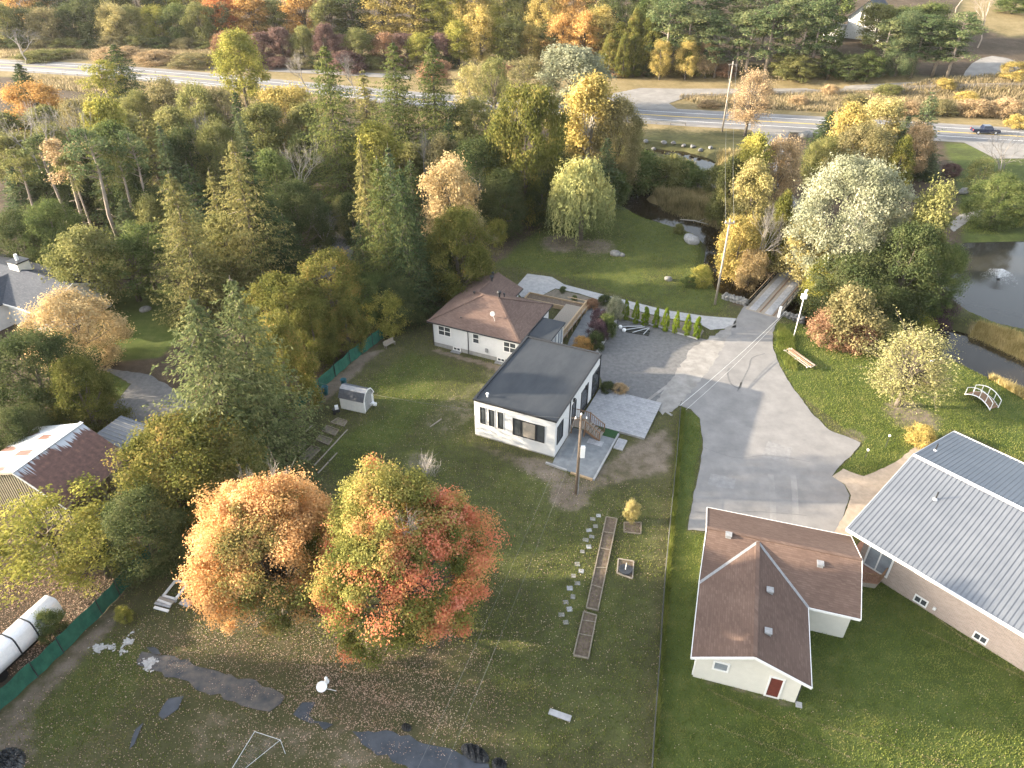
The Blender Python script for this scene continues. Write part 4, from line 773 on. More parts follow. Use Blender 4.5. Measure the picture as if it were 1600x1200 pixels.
MB().add([(0.6, -0.9, 0.03), (3.3, -0.9, 0.03), (3.3, 0.14, 0.19), (0.6, 0.14, 0.19), (0.6, 0.14, -0.1), (3.3, 0.14, -0.1), (0.6, -0.9, -0.1), (3.3, -0.9, -0.1)], [(0, 1, 2, 3), (6, 7, 1, 0), (4, 3, 2, 5), (6, 0, 3, 4), (7, 5, 2, 1)]).build('turf', 'turf_green', tg)
sheet('gravel_patio', [HF.W(20.35, -12.9), HF.W(20.5, -14.2), HF.W(24.6, -14.4), HF.W(24.65, -7.95), HF.W(20.35, -7.95)], 0.03, 'gravel_blue', world_pts=True)
for n_, (a, b), lb in (('timber_edging', ((24.72, -14.5), (24.78, -7.2)), 'long pale timber edging on the right of the gravel patio'), ('timber_edging', ((22.5, -14.45), (24.6, -14.5)), 'short timber edging at the front corner of the gravel patio'), ('timber_edging', ((19.9, -14.1), (22.0, -14.3)), 'timber edging left of the wooden pole at the annex')):
    t_ = tag(MB().bar((*HF.W(*a), 0.1), (*HF.W(*b), 0.1), 0.16, 0.2).build(n_, 'wood_tan' if 'short' in lb else 'pale_concrete'), lb, 'edging', 'edging round the gravel patio')
sl_ = thing('stone_slab', 'grey paving slabs at the foot of the wooden steps', 'paving', (*HF.W(23.1, -9.3), 0.03), HF.a)
for i in range(2): MB().box(-0.75 + i * 0.76, -0.02 + i * 0.76, -0.4, 0.4, 0, 0.05).build('slab', 'paver', sl_)
hs_ = thing('utility_hatch', 'small pale concrete hatch beside the timber edging', 'hatch', (*HF.W(25.4, -8.6), 0), HF.a)
MB().box(-0.45, 0.45, -0.8, 0.8, -0.1, 0.14).build('rim', 'pale_concrete', hs_); MB().box(-0.33, 0.33, -0.68, 0.68, 0.14, 0.17).build('lid', 'paver_dark', hs_)
# ------------------------------------------------------------------ wooden deck behind the house
deck = thing('wood_deck', 'weathered wooden deck with railing behind the brown-roofed house', 'deck', (*HF.W(10.8, 6.3), 0), HF.a)
MB().box(0.05, 2.75, 0.05, 8.4, 0.55, 0.75).build('joists', 'wood_brown', deck)
bm_ = MB().box(-0.145, 0.145, 0, 8.4, 0, 0.04).mesh('board', 'wood_weathered')
for k in range(9): link('board', bm_, deck, (0.2 + 0.305 * k, 0.02, 0.75))
for k in range(6): MB().box(2.68, 2.78, 0.3 + 1.6 * k - 0.05, 0.3 + 1.6 * k + 0.05, -0.1, 1.75).build('post', 'wood_tan', deck)
MB().box(2.66, 2.8, 0.2, 8.5, 1.75, 1.8).build('top_rail', 'wood_tan', deck); MB().box(2.7, 2.76, 0.2, 8.5, 1.0, 1.06).build('bottom_rail', 'wood_tan', deck)
for k in range(36): MB().box(2.71, 2.75, 0.42 + 0.22 * k, 0.46 + 0.22 * k, 1.06, 1.75).build('baluster', 'wood_tan', deck)
MB().bar((0.2, 8.45, 1.78), (2.7, 8.45, 1.78), 0.1, 0.05).build('top_rail', 'wood_tan', deck)
for k in range(4): MB().box(1.9 , 2.7, -0.3 - 0.3 * k, -0.02 - 0.3 * k, 0.4 - 0.18 * k, 0.6 - 0.18 * k).build('step', 'wood_weathered', deck)
for x in (1.95, 2.7): MB().bar((x, 0.2, 1.75), (x, -1.3, 0.9), 0.07, 0.05).build('stair_rail', 'white_trim', deck); MB().box(x - 0.04, x + 0.04, -1.34, -1.26, -0.1, 0.95).build('post', 'wood_tan', deck)
pl = thing('timber_planter', 'long timber raised bed at the back corner of the house', 'planter', (*HF.W(5.2, 14.4), 0), HF.a)
for a, b in (((0, 0), (0, 1.7)), ((0, 1.7), (8.2, 1.7)), ((8.2, 1.7), (8.2, 0)), ((8.2, 0), (0, 0))): MB().bar((*a, 0.3), (*b, 0.3), 0.12, 0.6).build('board', 'wood_tan', pl)
MB().box(0.06, 8.14, 0.06, 1.64, 0, 0.42).build('soil', 'soil', pl)
tag(MB().bar((*P(962, 505)[:2], 0.2), (*P(928, 560)[:2], 0.2), 0.25, 0.4).build('stone_kerb', 'pale_concrete'), 'pale kerb between shrubs and the gravel parking', 'kerb', 'kerbs of the gravel parking')
tag(MB().bar((*P(985, 498)[:2], 0.08), (*P(1090, 531)[:2], 0.08), 0.14, 0.18).build('stone_kerb', 'pale_concrete'), 'long pale kerb under the row of small cedars', 'kerb', 'kerbs of the gravel parking')

# ------------------------------------------------------------------ garage with cream walls
GF = Frame(12.78, 29.25, -16.8)
gar = thing('garage', 'cream garage with brown shingled cross-gable roof and red door', 'garage', (12.78, 29.25, 0), GF.a)
gl = lambda px, py, z: GF.onz(px, py, z)
ZE = 2.75; L0 = gl(1080, 1024, ZE); L1 = gl(1269, 1077, ZE); Rr = gl(1180, 1026, 4.5); N0 = gl(1113, 795, ZE); N1 = gl(1333, 838, ZE); E1 = gl(1341, 967, ZE); S0 = gl(1269, 951, ZE)
ua, ub = L0[0], L1[0]; uc = (ua + ub) / 2; RZ = ZE + 0.42 * (ub - ua) / 2; vf = (L0[1] + L1[1]) / 2
vN = (N0[1] + N1[1]) / 2; vS = (E1[1] + S0[1]) / 2; uE = (N1[0] + E1[0]) / 2; uW = (ua + N0[0]) / 2; vc = (vN + vS) / 2; RZ2 = ZE + 0.42 * (vN - vS) / 2
print('garage', ua, ub, vf, vN, vS, uE, N0, RZ, RZ2)
wa, wb, wf = ua + 0.45, ub - 0.45, vf + 0.55
MB().prism([(wa, wf), (wb, wf), (wb, vS + 0.4), (uE - 0.45, vS + 0.4), (uE - 0.45, vN - 0.4), (wa, vN - 0.4)], -0.1, ZE - 0.02).build('wall', 'lap_cream', gar)
gz = lambda u: ZE + 0.42 * min(u - ua, ub - u) - 0.12
MB().add([(wa, wf, ZE - 0.02), (wb, wf, ZE - 0.02), (uc, wf, gz(uc)), (wa, wf + 0.15, ZE - 0.02), (wb, wf + 0.15, ZE - 0.02), (uc, wf + 0.15, gz(uc))], [(0, 1, 2), (3, 5, 4), (0, 2, 5, 3), (1, 4, 5, 2), (0, 3, 4, 1)]).build('gable', 'lap_cream', gar)
ve = vS + (uc - ua) if False else vc
rid = vS + (vc - vS) * min(1.0, (RZ - ZE) / (RZ2 - ZE)); hw = (ub - ua) / 2
roof(gar, [[(ua, vN, ZE), (uE, vN, ZE), (uE, vc, RZ2), (ua, vc, RZ2)]], 'shingle_brown', name='roof_slope')
roof(gar, [[(ua, vc, RZ2), (uE, vc, RZ2), (uE, vS, ZE), (ub, vS, ZE), (uc, rid, RZ), (ua, vS, ZE)]] if False else [[(uE, vc, RZ2), (uE, vS, ZE), (ub, vS, ZE), (uc, rid, RZ), (uc, vc, RZ2)]], 'shingle_brown', name='roof_slope')
roof(gar, [[(uc, vc, RZ2), (uc, rid, RZ), (ua, vS, ZE), (ua, vc, RZ2)]], 'shingle_brown', name='roof_slope')
roof(gar, [[(ua, vf, ZE), (uc, vf, RZ), (uc, rid, RZ), (ua, vS, ZE)]], 'shingle_brown', name='roof_slope'); roof(gar, [[(ub, vf, ZE), (ub, vS, ZE), (uc, rid, RZ), (uc, vf, RZ)]], 'shingle_brown', name='roof_slope')
va = MB(); va.bar((ua, vS, ZE + 0.03), (uc, rid, RZ + 0.03), 0.2, 0.02); va.bar((ub, vS, ZE + 0.03), (uc, rid, RZ + 0.03), 0.2, 0.02); va.build('valley', 'vent_grey', gar)
cp = MB(); cp.bar((uc, vf, RZ + 0.02), (uc, rid, RZ + 0.02), 0.26, 0.04); cp.bar((ua, vc, RZ2 + 0.02), (uE, vc, RZ2 + 0.02), 0.26, 0.04); cp.build('ridge_cap', 'shingle_brown', gar)
fascia(gar, [(ua, vS, ZE), (ua, vf - 0.02, ZE)]); fascia(gar, [(ua, vf - 0.03, ZE), (uc, vf - 0.03, RZ)]); fascia(gar, [(uc, vf - 0.03, RZ), (ub, vf - 0.03, ZE)]); fascia(gar, [(ub, vf - 0.02, ZE), (ub, vS, ZE)]); fascia(gar, [(ub, vS, ZE), (uE, vS, ZE)]); fascia(gar, [(ua, vN + 0.02, ZE), (uE, vN + 0.02, ZE)])
fascia(gar, [(uE + 0.02, vN, ZE), (uE + 0.02, vc, RZ2), (uE + 0.02, vS, ZE)]); fascia(gar, [(ua - 0.02, vN, ZE), (ua - 0.02, vc, RZ2), (ua - 0.02, vS, ZE)])
gfr = lambda s: (s, wf)
a0, zt = GF.onv(1118, 1027, wf); b0, zb = GF.onv(1139, 1040, wf); print('garage win', a0, b0, zt, zb)
window(gar, (1, 0), (0, -1), a0, b0, 1.45, 2.25, gfr, frame='white_trim', pane='sky_glass', fw=0.12)
a0, zt = GF.onv(1203, 1060, wf); b0, zb = GF.onv(1225, 1065, wf)
window(gar, (1, 0), (0, -1), a0, b0, 0.05, 2.1, gfr, frame='white_trim', pane='red_door', fw=0.12, name='door', label='red side door in white frame')
for px, py in ((1137, 842), (1281, 883), (1203, 923), (1200, 988)):
    u, v = gl(px, py, 4.0); z = (ZE + 0.42 * min(u - ua, ub - u)) if v < vS - 0.5 or py > 900 else ZE + 0.42 * min(vN - v, v - vS)
    vt = MB(); vt.box(u - 0.2, u + 0.2, v - 0.2, v + 0.2, z - 0.15, z + 0.16); o_ = vt.build('roof_vent', 'vent_grey', gar); MB().box(u - 0.24, u + 0.24, v - 0.24, v + 0.24, z + 0.16, z + 0.22).build('cap', 'vent_grey', o_)
MB().tube([(wa - 0.05, wf + 0.1, 0.1), (wa - 0.05, wf + 0.1, ZE - 0.1)], 0.05, 6).build('downspout', 'white_trim', gar); MB().tube([(wb + 0.06, wf + 0.1, 0.1), (wb + 0.06, wf + 0.1, ZE - 0.1)], 0.05, 6).build('downspout', 'dark_trim', gar)
MB().box(wb + 0.05, wb + 0.45, wf - 0.3, wf + 0.1, 0, 0.08).build('splash_block', 'pale_concrete', gar)

# ------------------------------------------------------------------ brick house with the metal roof
BF = Frame(25.75, 39.14, -50.0)
bh = thing('brick_house', 'pink brick house with long pale grey metal roof', 'house', (25.75, 39.14, 0), BF.a)
EZ, SP, LEN = 3.6, 9.35, 24.0; RZB = EZ + 0.25 * SP
MB().prism([(1.3, 0.75), (LEN - 0.7, 0.75), (LEN - 0.7, 2 * SP - 0.7), (0.6, 2 * SP - 0.7), (0.6, 4.0), (1.3, 4.0)], -0.2, EZ - 0.1).build('wall', 'brick_pink', bh)
for u_ in (0.6, LEN - 0.75): MB().add([(u_, 0.75, EZ - 0.1), (u_, 2 * SP - 0.7, EZ - 0.1), (u_, SP, RZB - 0.15), (u_ + 0.15, 0.75, EZ - 0.1), (u_ + 0.15, 2 * SP - 0.7, EZ - 0.1), (u_ + 0.15, SP, RZB - 0.15)], [(0, 2, 1), (3, 4, 5), (0, 1, 4, 3), (1, 2, 5, 4), (2, 0, 3, 5)]).build('gable', 'brick_pink', bh)
M('metal_roof', (0.118, 0.132, 0.153), (0.145, 0.159, 0.18), 0.5, 0.5, 0.02, metal=0.15, spec=0.4)
roof(bh, [[(0, 0, EZ), (LEN, 0, EZ), (LEN, SP, RZB), (0, SP, RZB)]], 'metal_roof', 0.08, 'roof_slope'); roof(bh, [[(0, SP, RZB), (LEN, SP, RZB), (LEN, 2 * SP, EZ), (0, 2 * SP, EZ)]], 'metal_roof', 0.08, 'roof_slope')
sl3 = math.hypot(SP, RZB - EZ); M('roof_rib', (0.108, 0.12, 0.14), (0.13, 0.143, 0.163), 2, 0.5, 0, metal=0.15); ribm = MB().box(-0.014, 0.014, 0, sl3, 0, 0.035).mesh('rib', 'roof_rib'); tilt = math.atan2(RZB - EZ, SP)
for k in range(int(24.0 / 0.34)):
    for s_ in (0, 1):
        o = link('rib', ribm, bh, (0.17 + 0.34 * k, 0 if not s_ else 2 * SP, EZ)); o.rotation_euler = (tilt, 0, 0) if not s_ else (tilt, 0, math.pi)
MB().add([(0, SP - 0.2, RZB - 0.0), (LEN, SP - 0.2, RZB - 0.0), (LEN, SP, RZB + 0.11), (0, SP, RZB + 0.11), (LEN, SP + 0.2, RZB), (0, SP + 0.2, RZB)], [(0, 1, 2, 3), (3, 2, 4, 5), (0, 3, 5), (1, 4, 2), (0, 5, 4, 1)]).build('ridge_cap', 'white_metal', bh)
fascia(bh, [(0, -0.05, EZ), (LEN, -0.05, EZ)], 'white_trim', 0.22, 0.12, 'gutter', -0.06); fascia(bh, [(-0.03, 0, EZ), (-0.03, SP, RZB), (-0.03, 2 * SP, EZ)], 'galvanised', 0.2, 0.05); fascia(bh, [(0, 2 * SP + 0.05, EZ), (LEN, 2 * SP + 0.05, EZ)], 'white_trim', 0.22, 0.12, 'gutter', -0.06)
MB().box(0.05, LEN, 0.02, 0.75, EZ - 0.16, EZ - 0.1).build('soffit', 'white_trim', bh)
bw = lambda s: (s, 0.75)
s0 = BF.onv(1362, 848, 0.75)[0]; s1 = BF.onv(1398, 872, 0.75)[0]; print('slider', s0, s1)
window(bh, (1, 0), (0, -1), s0, s1, 0.75, 2.85, bw, 2, 1, fw=0.13, pane='sky_glass', name='sliding_door')
for xa, xb, y in ((1436, 1455, 925), (1530, 1550, 983)):
    s0 = BF.onv(xa, y - 6, 0.75)[0]; s1 = BF.onv(xb, y + 6, 0.75)[0]; window(bh, (1, 0), (0, -1), s0, s1, 0.25, 0.85, bw, 2, 1, fw=0.1, name='basement_window')
s0 = BF.onv(1467, 938, 0.75)[0]; MB().box(s0 - 0.1, s0 + 0.1, 0.6, 0.75, 0.55, 0.75).build('dryer_vent', 'white_trim', bh)
for px, py in ((1460, 783), (1460, 707)):
    u, v = BF.onz(px, py, 5.0); z = EZ + 0.25 * min(v, 2 * SP - v); MB().tube([(u, v, z - 0.1), (u, v, z + 0.75)], 0.06, 8).build('vent_pipe', 'dark_trim', bh); MB().lathe([(0.2, 0), (0.1, 0.12), (0.07, 0.14)], (u, v, z), 8).build('flashing', 'galvanised', bh)
rd = thing('red_deck', 'red-brown deck with railing between the garage and brick house', 'deck', (25.75, 39.14, 0), BF.a)
q = [BF.onz(*p, 0.7) for p in ((1345, 845), (1398, 882), (1372, 912), (1345, 908), (1315, 880))]
MB().prism(q, 0.6, 0.7).build('floor', 'deck_red', rd); MB().prism([(a * 0.97 + q[0][0] * 0.03, b * 0.97 + q[0][1] * 0.03) for a, b in q], -0.1, 0.6).build('skirt', 'wood_weathered', rd)
for a, b in ((q[1], q[2]), (q[2], q[3])):
    MB().bar((*a, 1.65), (*b, 1.65), 0.1, 0.05).build('top_rail', 'wood_brown', rd); L = math.dist(a, b)
    for k in range(int(L / 0.16)): t = (k + 0.5) / int(L / 0.16); x, y = a[0] + (b[0] - a[0]) * t, a[1] + (b[1] - a[1]) * t; MB().box(x - 0.02, x + 0.02, y - 0.02, y + 0.02, 0.7, 1.63).build('baluster', 'wood_brown', rd)
e = Vector((q[1][0] - q[2][0], q[1][1] - q[2][1], 0)).normalized(); nn = Vector((-e.y, e.x, 0)) * -1; mid = Vector(((q[1][0] * 0.75 + q[2][0] * 0.25), (q[1][1] * 0.75 + q[2][1] * 0.25), 0))
if nn.x < 0: nn = -nn
for k in range(3): MB().obox(mid + nn * (0.16 + 0.3 * k) + Vector((0, 0, 0.48 - 0.2 * k)), e * 0.55, nn * 0.15, Vector((0, 0, 0.09))).build('step', 'deck_red', rd)

# ------------------------------------------------------------------ rusty barn
bo = P(20, 738, 5.5); NF = Frame(bo.x, bo.y, -20.0)
barn = thing('barn', 'old board barn with rusted and silvery metal roof at the left edge', 'barn', (bo.x, bo.y, 0), NF.a)
re_ = NF.onz(118, 662, 5.5); RL = max(6.5, re_[1] + 0.2); ev = NF.onz(110, 792, 3.0); HWd = ev[0]; print('barn', RL, HWd)
RZ_, EZ_, EZ2 = 5.5, 3.0, 3.4
MB().prism([(-6.0, 0.3), (HWd - 0.35, 0.3), (HWd - 0.35, RL - 0.3), (-6.0, RL - 0.3)], -0.1, 2.0).build('sill_wall', 'wood_weathered', barn)
def bz(u): return RZ_ + (EZ_ - RZ_) * u / HWd if u > 0 else RZ_ + (EZ2 - RZ_) * (-u) / 6.3
M('barn_board', (0.15, 0.13, 0.085), (0.26, 0.235, 0.165), 5, 0.9, 0.4, stretch=(3, 3, 0.4)); M('dark_void', (0.01, 0.01, 0.01), (0.02, 0.018, 0.016), 3, 1, 0)
k = -6.0
while k < HWd - 0.4:
    z1 = min(bz(k), bz(k + 0.3)) - 0.1; MB().box(k, k + 0.3, 0.2, 0.24, -0.1, z1).build('board', 'barn_board', barn); MB().box(k + 0.28, k + 0.34, 0.17, 0.2, -0.1, z1 - 0.03).build('batten', 'dark_void', barn); k += 0.33
k = 0.35
while k < RL - 0.5:
    if rnd.random() < 0.75: MB().box(HWd - 0.34, HWd - 0.3, k, k + 0.34, -0.1, EZ_ - 0.25 - rnd.random() * 0.3).build('side_board', 'wood_pole', barn)
    k += 0.42
for k in range(5): MB().box(HWd - 0.3, HWd - 0.14, 0.3 + (RL - 0.7) * k / 4 , 0.46 + (RL - 0.7) * k / 4, -0.1, EZ_ - 0.15).build('post', 'wood_weathered', barn)
def sheetpart(u0_, z0_, u1_, z1_, v0_, v1_, dz, parent, mat, s0_, flip=1):
    me = MB(); me.slab([(u0_, v0_, z0_ + dz), (u0_, v1_, z0_ + dz), (u1_, v1_, z1_ + dz), (u1_, v0_, z1_ + dz)], 0.02); o = me.build('roof_sheet', mat, parent)
    at = o.data.attributes.new('slope', 'FLOAT_VECTOR', 'POINT'); L = math.hypot(u1_ - u0_, z1_ - z0_)
    for i, v in enumerate(o.data.vertices):
        t = (v.co.x - u0_) / (u1_ - u0_) if u1_ != u0_ else 0; at.data[i].vector = (s0_ + L * t, v.co.y, flip)
    return o
nsh = 9
for i in range(nsh):
    va_, vb_ = RL * i / nsh - 0.02, RL * (i + 1) / nsh + 0.02
    for j in range(3):
        t0, t1 = j / 3, (j + 1) / 3 + (0.015 if j < 2 else 0)
        sheetpart(HWd * t0, RZ_ + (EZ_ - RZ_) * t0, HWd * t1, RZ_ + (EZ_ - RZ_) * t1, va_, vb_, 0.05 - 0.008 * j + 0.003 * (i % 2), barn, 'rust_sheet', 3.0 * t0 * 1.6)
    for j in range(2):
        t0, t1 = j / 2, (j + 1) / 2 + (0.015 if j < 1 else 0)
        sheetpart(-6.3 * t0, RZ_ + (EZ2 - RZ_) * t0, -6.3 * t1, RZ_ + (EZ2 - RZ_) * t1, va_, vb_, 0.05 - 0.008 * j + 0.003 * (i % 2), barn, 'galvanised' if (i + j * 2) % 3 else 'rust_sheet', -1.0)
MB().bar((0, -0.1, RZ_ + 0.09), (0, RL + 0.1, RZ_ + 0.09), 0.4, 0.04).build('ridge_cap', 'galvanised', barn)
fascia(barn, [(0, -0.06, RZ_), (HWd, -0.06, EZ_)], 'galvanised', 0.16, 0.05); fascia(barn, [(0, -0.06, RZ_), (-6.3, -0.06, EZ2)], 'wood_weathered', 0.16, 0.05)
lt = thing('lean_to', 'low shed with ribbed grey metal roof behind the rusty barn', 'shed', (bo.x, bo.y, 0), NF.a)
c_ = [NF.onz(*p, 3.0) for p in ((122, 648), (232, 664), (189, 704), (112, 672))]; us = [p[0] for p in c_]; vs2 = [p[1] for p in c_]; xa, xb, ya, yb = RL and -0.5, max(us), RL + 0.1, max(vs2)
MB().slab([(xa, ya, 3.3), (xb, ya, 2.9), (xb, yb, 2.9), (xa, yb, 3.3)], 0.04).build('roof', 'metal_roof', lt)
k = ya + 0.2
while k < yb - 0.1: MB().bar((xa, k, 3.33), (xb, k, 2.93), 0.05, 0.05).build('rib', 'vent_grey', lt); k += 0.45
for x in (xa + 0.2, xb - 0.25):
    for y in (ya + 0.2, yb - 0.2): MB().box(x, x + 0.14, y, y + 0.14, -0.1, 2.9).build('post', 'wood_weathered', lt)
MB().box(xa + 0.3, xb - 0.3, yb - 0.35, yb - 0.3, -0.1, 2.85).build('wall', 'wood_weathered', lt)

# ------------------------------------------------------------------ neighbour house with grey roof (left edge)
lo = P(113, 443, 5.2); LF = Frame(lo.x, lo.y, -25.0)
lh = thing('grey_house', 'neighbour house with dark grey shingled roof and chimney at left edge', 'house', (lo.x, lo.y, 0), LF.a)
MB().prism([(-26, -4.2), (-0.6, -4.2), (-0.6, 4.2), (-26, 4.2)], -0.2, 3.2).build('wall', 'white_siding', lh)
MB().add([(-0.6, -4.2, 3.2), (-0.6, 4.2, 3.2), (-0.6, 0, 5.0), (-0.75, -4.2, 3.2), (-0.75, 4.2, 3.2), (-0.75, 0, 5.0)], [(0, 1, 2), (3, 5, 4), (0, 2, 5, 3), (1, 4, 5, 2), (0, 3, 4, 1)]).build('gable', 'white_siding', lh)
roof(lh, [[(-26, -4.7, 3.2), (0, -4.7, 3.2), (0, 0, 5.2), (-26, 0, 5.2)]], 'shingle_grey', name='roof_slope'); roof(lh, [[(-26, 0, 5.2), (0, 0, 5.2), (0, 4.7, 3.2), (-26, 4.7, 3.2)]], 'shingle_grey', name='roof_slope')
MB().prism([(-13.5, -12), (-7.5, -12), (-7.5, -4.2), (-13.5, -4.2)], -0.2, 3.15).build('wing_wall', 'white_siding', lh)
roof(lh, [[(-14, -12.6, 3.15), (-10.5, -12.6, 4.8), (-10.5, -0.8, 4.8), (-14, -4.6, 3.15)]], 'shingle_grey', name='roof_slope'); roof(lh, [[(-7, -12.6, 3.15), (-7, -4.6, 3.15), (-10.5, -0.8, 4.8), (-10.5, -12.6, 4.8)]], 'shingle_grey', name='roof_slope')
MB().add([(-13.5, -12.05, 3.15), (-7.5, -12.05, 3.15), (-10.5, -12.05, 4.6)], [(0, 1, 2)]).build('gable', 'white_siding', lh)
fascia(lh, [(0, -4.75, 3.2), (-7, -4.75, 3.2)]); fascia(lh, [(0.03, -4.7, 3.2), (0.03, 0, 5.2), (0.03, 4.7, 3.2)]); fascia(lh, [(-14, -12.65, 3.15), (-10.5, -12.65, 4.8), (-7, -12.65, 3.15)])
ch = LF.onz(35, 425, 4.5); MB().box(ch[0] - 0.9, ch[0] + 0.9, ch[1] - 0.8, ch[1] + 0.8, 2.0, 6.0).build('chimney', 'cream_siding', lh); MB().box(ch[0] - 1.0, ch[0] + 1.0, ch[1] - 0.9, ch[1] + 0.9, 6.0, 6.15).build('chimney_cap', 'dark_trim', lh); MB().tube([(ch[0], ch[1], 6.1), (ch[0], ch[1], 6.9)], 0.2, 8).build('flue', 'white_metal', lh)
# ------------------------------------------------------------------ white gabled house beyond the highway
fh = G(1345, 62); FF = Frame(fh.x, fh.y, -35, fh.z); far = thing('gabled_house', 'white house with dark-edged gable behind the pines at the top', 'house', fh, FF.a)
MB().prism([(-5, 0), (5, 0), (5, 14), (-5, 14)], -0.5, 6).build('wall', 'white_siding', far)
MB().add([(-5, -0.03, 6), (5, -0.03, 6), (0, -0.03, 10.6)], [(0, 1, 2)]).build('gable', 'white_siding', far)
roof(far, [[(-5.6, -0.6, 5.6), (0, -0.6, 10.8), (0, 14.6, 10.8), (-5.6, 14.6, 5.6)]], 'shingle_grey', name='roof_slope'); roof(far, [[(5.6, -0.6, 5.6), (5.6, 14.6, 5.6), (0, 14.6, 10.8), (0, -0.6, 10.8)]], 'shingle_grey', name='roof_slope')
fascia(far, [(-5.6, -0.65, 5.6), (0, -0.65, 10.8), (5.6, -0.65, 5.6)], 'dark_trim', 0.3, 0.1)
for s in (-1.3, 0, 1.3): window(far, (1, 0), (0, -1), s - 0.35, s + 0.35, 5.4, 8.2, lambda q_: (q_, -0.03), frame='dark_trim', fw=0.12)
MB().prism([(-10, -6), (-5.6, -6), (-5.6, 5), (-10, 5)], -0.5, 3.2).build('porch_wall', 'white_siding', far); MB().slab([(-10.5, -6.5, 3.1), (-5.2, -6.5, 5.0), (-5.2, 5.5, 5.0), (-10.5, 5.5, 3.1)], 0.2).build('porch_roof', 'shingle_grey', far)
# ------------------------------------------------------------------ the two big maples (own meshes)
def hero(name, label, cpx, cpy, zc, a, c, mat, seed, n=300, per=460, leaf=0.072, dead=None):
    rng = np.random.default_rng(seed); p = P(cpx, cpy, zc); root = thing(name, label, 'tree', (p.x, p.y, tz(p.x, p.y)))
    d = unit(rng.normal(size=(n, 3))); d[:, 2] = np.where(d[:, 2] < -0.55, -d[:, 2], d[:, 2]); rr = rng.uniform(0.55, 1.0, n) ** 0.6
    bump = 1 + 0.10 * np.sin(d[:, 0] * 5 + seed) + 0.10 * np.sin(d[:, 1] * 6 + 1.3 * seed) + 0.06 * np.sin(d[:, 2] * 7)
    cen = d * (rr * bump)[:, None] * np.array([a, a, c]) * 0.86 + np.array([0, 0, zc]); cen[:, 2] = np.maximum(cen[:, 2], 1.7)
    rad = rng.uniform(0.4, 1.1, n); C, D, idx = puff(rng, cen, rad, per, up=0.3, flat=0.9)
    N = D * 0.8 + rng.normal(size=D.shape) * 0.45 + np.array([0, 0, 0.2]); nx_, ny_, nz_ = cen[:, 0] / a, cen[:, 1] / a, (cen[:, 2] - zc) / c; ck = np.full(n, 0.30) + rng.normal(size=n) * 0.1
    if mat == 'maple_red':                                      # which boughs have turned
        ck = np.where(nz_ > 0.55, 0.46 + rng.normal(size=n) * 0.1, ck); ck = np.where((nx_ > 0.35) & (nz_ > -0.35) & (rng.uniform(0, 1, n) < 0.72), 0.70 + rng.normal(size=n) * 0.12, ck); ck = np.where((nx_ < -0.35) & (nz_ < 0.05) & (rng.uniform(0, 1, n) < 0.6), 0.70 + rng.normal(size=n) * 0.12, ck)
        ck = np.where((nx_ < -0.55) & (nz_ >= 0.05), 0.6 + rng.normal(size=n) * 0.1, ck); ck = np.where((np.abs(nx_) < 0.35) & (nz_ > 0.0) & (nz_ < 0.6) & (rng.uniform(0, 1, n) < 0.3), 0.72, ck)
    else:
        ck = np.where((nz_ > 0.1) | (nx_ < -0.15), 0.72 + rng.normal(size=n) * 0.12, 0.42 + rng.normal(size=n) * 0.12); ck = np.where((nx_ > -0.1) & (nz_ < 0.3) & (ny_ < 0.4) & (rng.uniform(0, 1, n) < 0.8), 0.16 + rng.normal(size=n) * 0.09, ck); ck = np.where((np.abs(nx_) < 0.35) & (nz_ > 0.1) & (ny_ < 0.0) & (rng.uniform(0, 1, n) < 0.5), 0.3, ck)
    tn = np.clip(ck[idx] + rng.normal(size=len(C)) * 0.06, 0, 1)
    me = leaves('crown', C, N, leaf, rng, mat, 0.7, tint=tn); link('crown', me, root)
    m = MB(); m.tube([(0, 0, -0.3), (0.1, 0, 1.5), (0.15, 0.1, zc * 0.6), (0.1, 0, zc * 1.3)], [0.42, 0.32, 0.22, 0.05], 9)
    for i in range(70):
        q = cen[i]; s = np.array([0, 0, rng.uniform(1.3, zc * 0.9)]); mid = s * 0.5 + q * 0.5 + np.array([0, 0, 0.3]); m.tube([s, mid, q], [0.13, 0.07, 0.015], 4)
    m.build('trunk', 'bark', root, True)
    if dead:                                                    # bare twig ends poking out of the crown
        for (ox, oy, oz, k, L) in dead:
            w = MB()
            for _ in range(k):
                s = np.array([ox, oy, oz]) + rng.normal(size=3) * 0.25; e = s + (np.array([ox, oy, oz - zc * 0.6]) / np.linalg.norm([ox, oy, oz - zc * 0.6]) + rng.normal(size=3) * 0.35) * L * rng.uniform(0.6, 1.1)
                w.tube([s, (s + e) / 2 + rng.normal(size=3) * 0.05, e], [0.022, 0.014, 0.004], 3)
                for _ in range(4):
                    q = s + (e - s) * rng.uniform(0.3, 1); w.tube([q, q + (e - s) * 0.25 + rng.normal(size=3) * 0.18], [0.01, 0.003], 3)
            w.build('dead_twigs', 'bark_grey', root)
    return root
hero('maple_tree', 'big round maple in orange and gold leaf, left of the red and green one', 424, 866, 6.2, 5.35, 6.4, 'maple_orange', 5, dead=[(0.8, 1.5, 10.8, 26, 1.5), (-1.2, 2.0, 10.6, 12, 1.0)])
hero('maple_tree', 'large maple half turned, coral red patches among olive green leaves', 624, 885, 7.0, 6.55, 7.3, 'maple_red', 9, 380, 460, dead=[(2.0, 3.0, 12.6, 40, 0.8), (1.2, -1.5, 12.0, 22, 1.0)])

# ------------------------------------------------------------------ trees that stand apart enough to name
T = plant
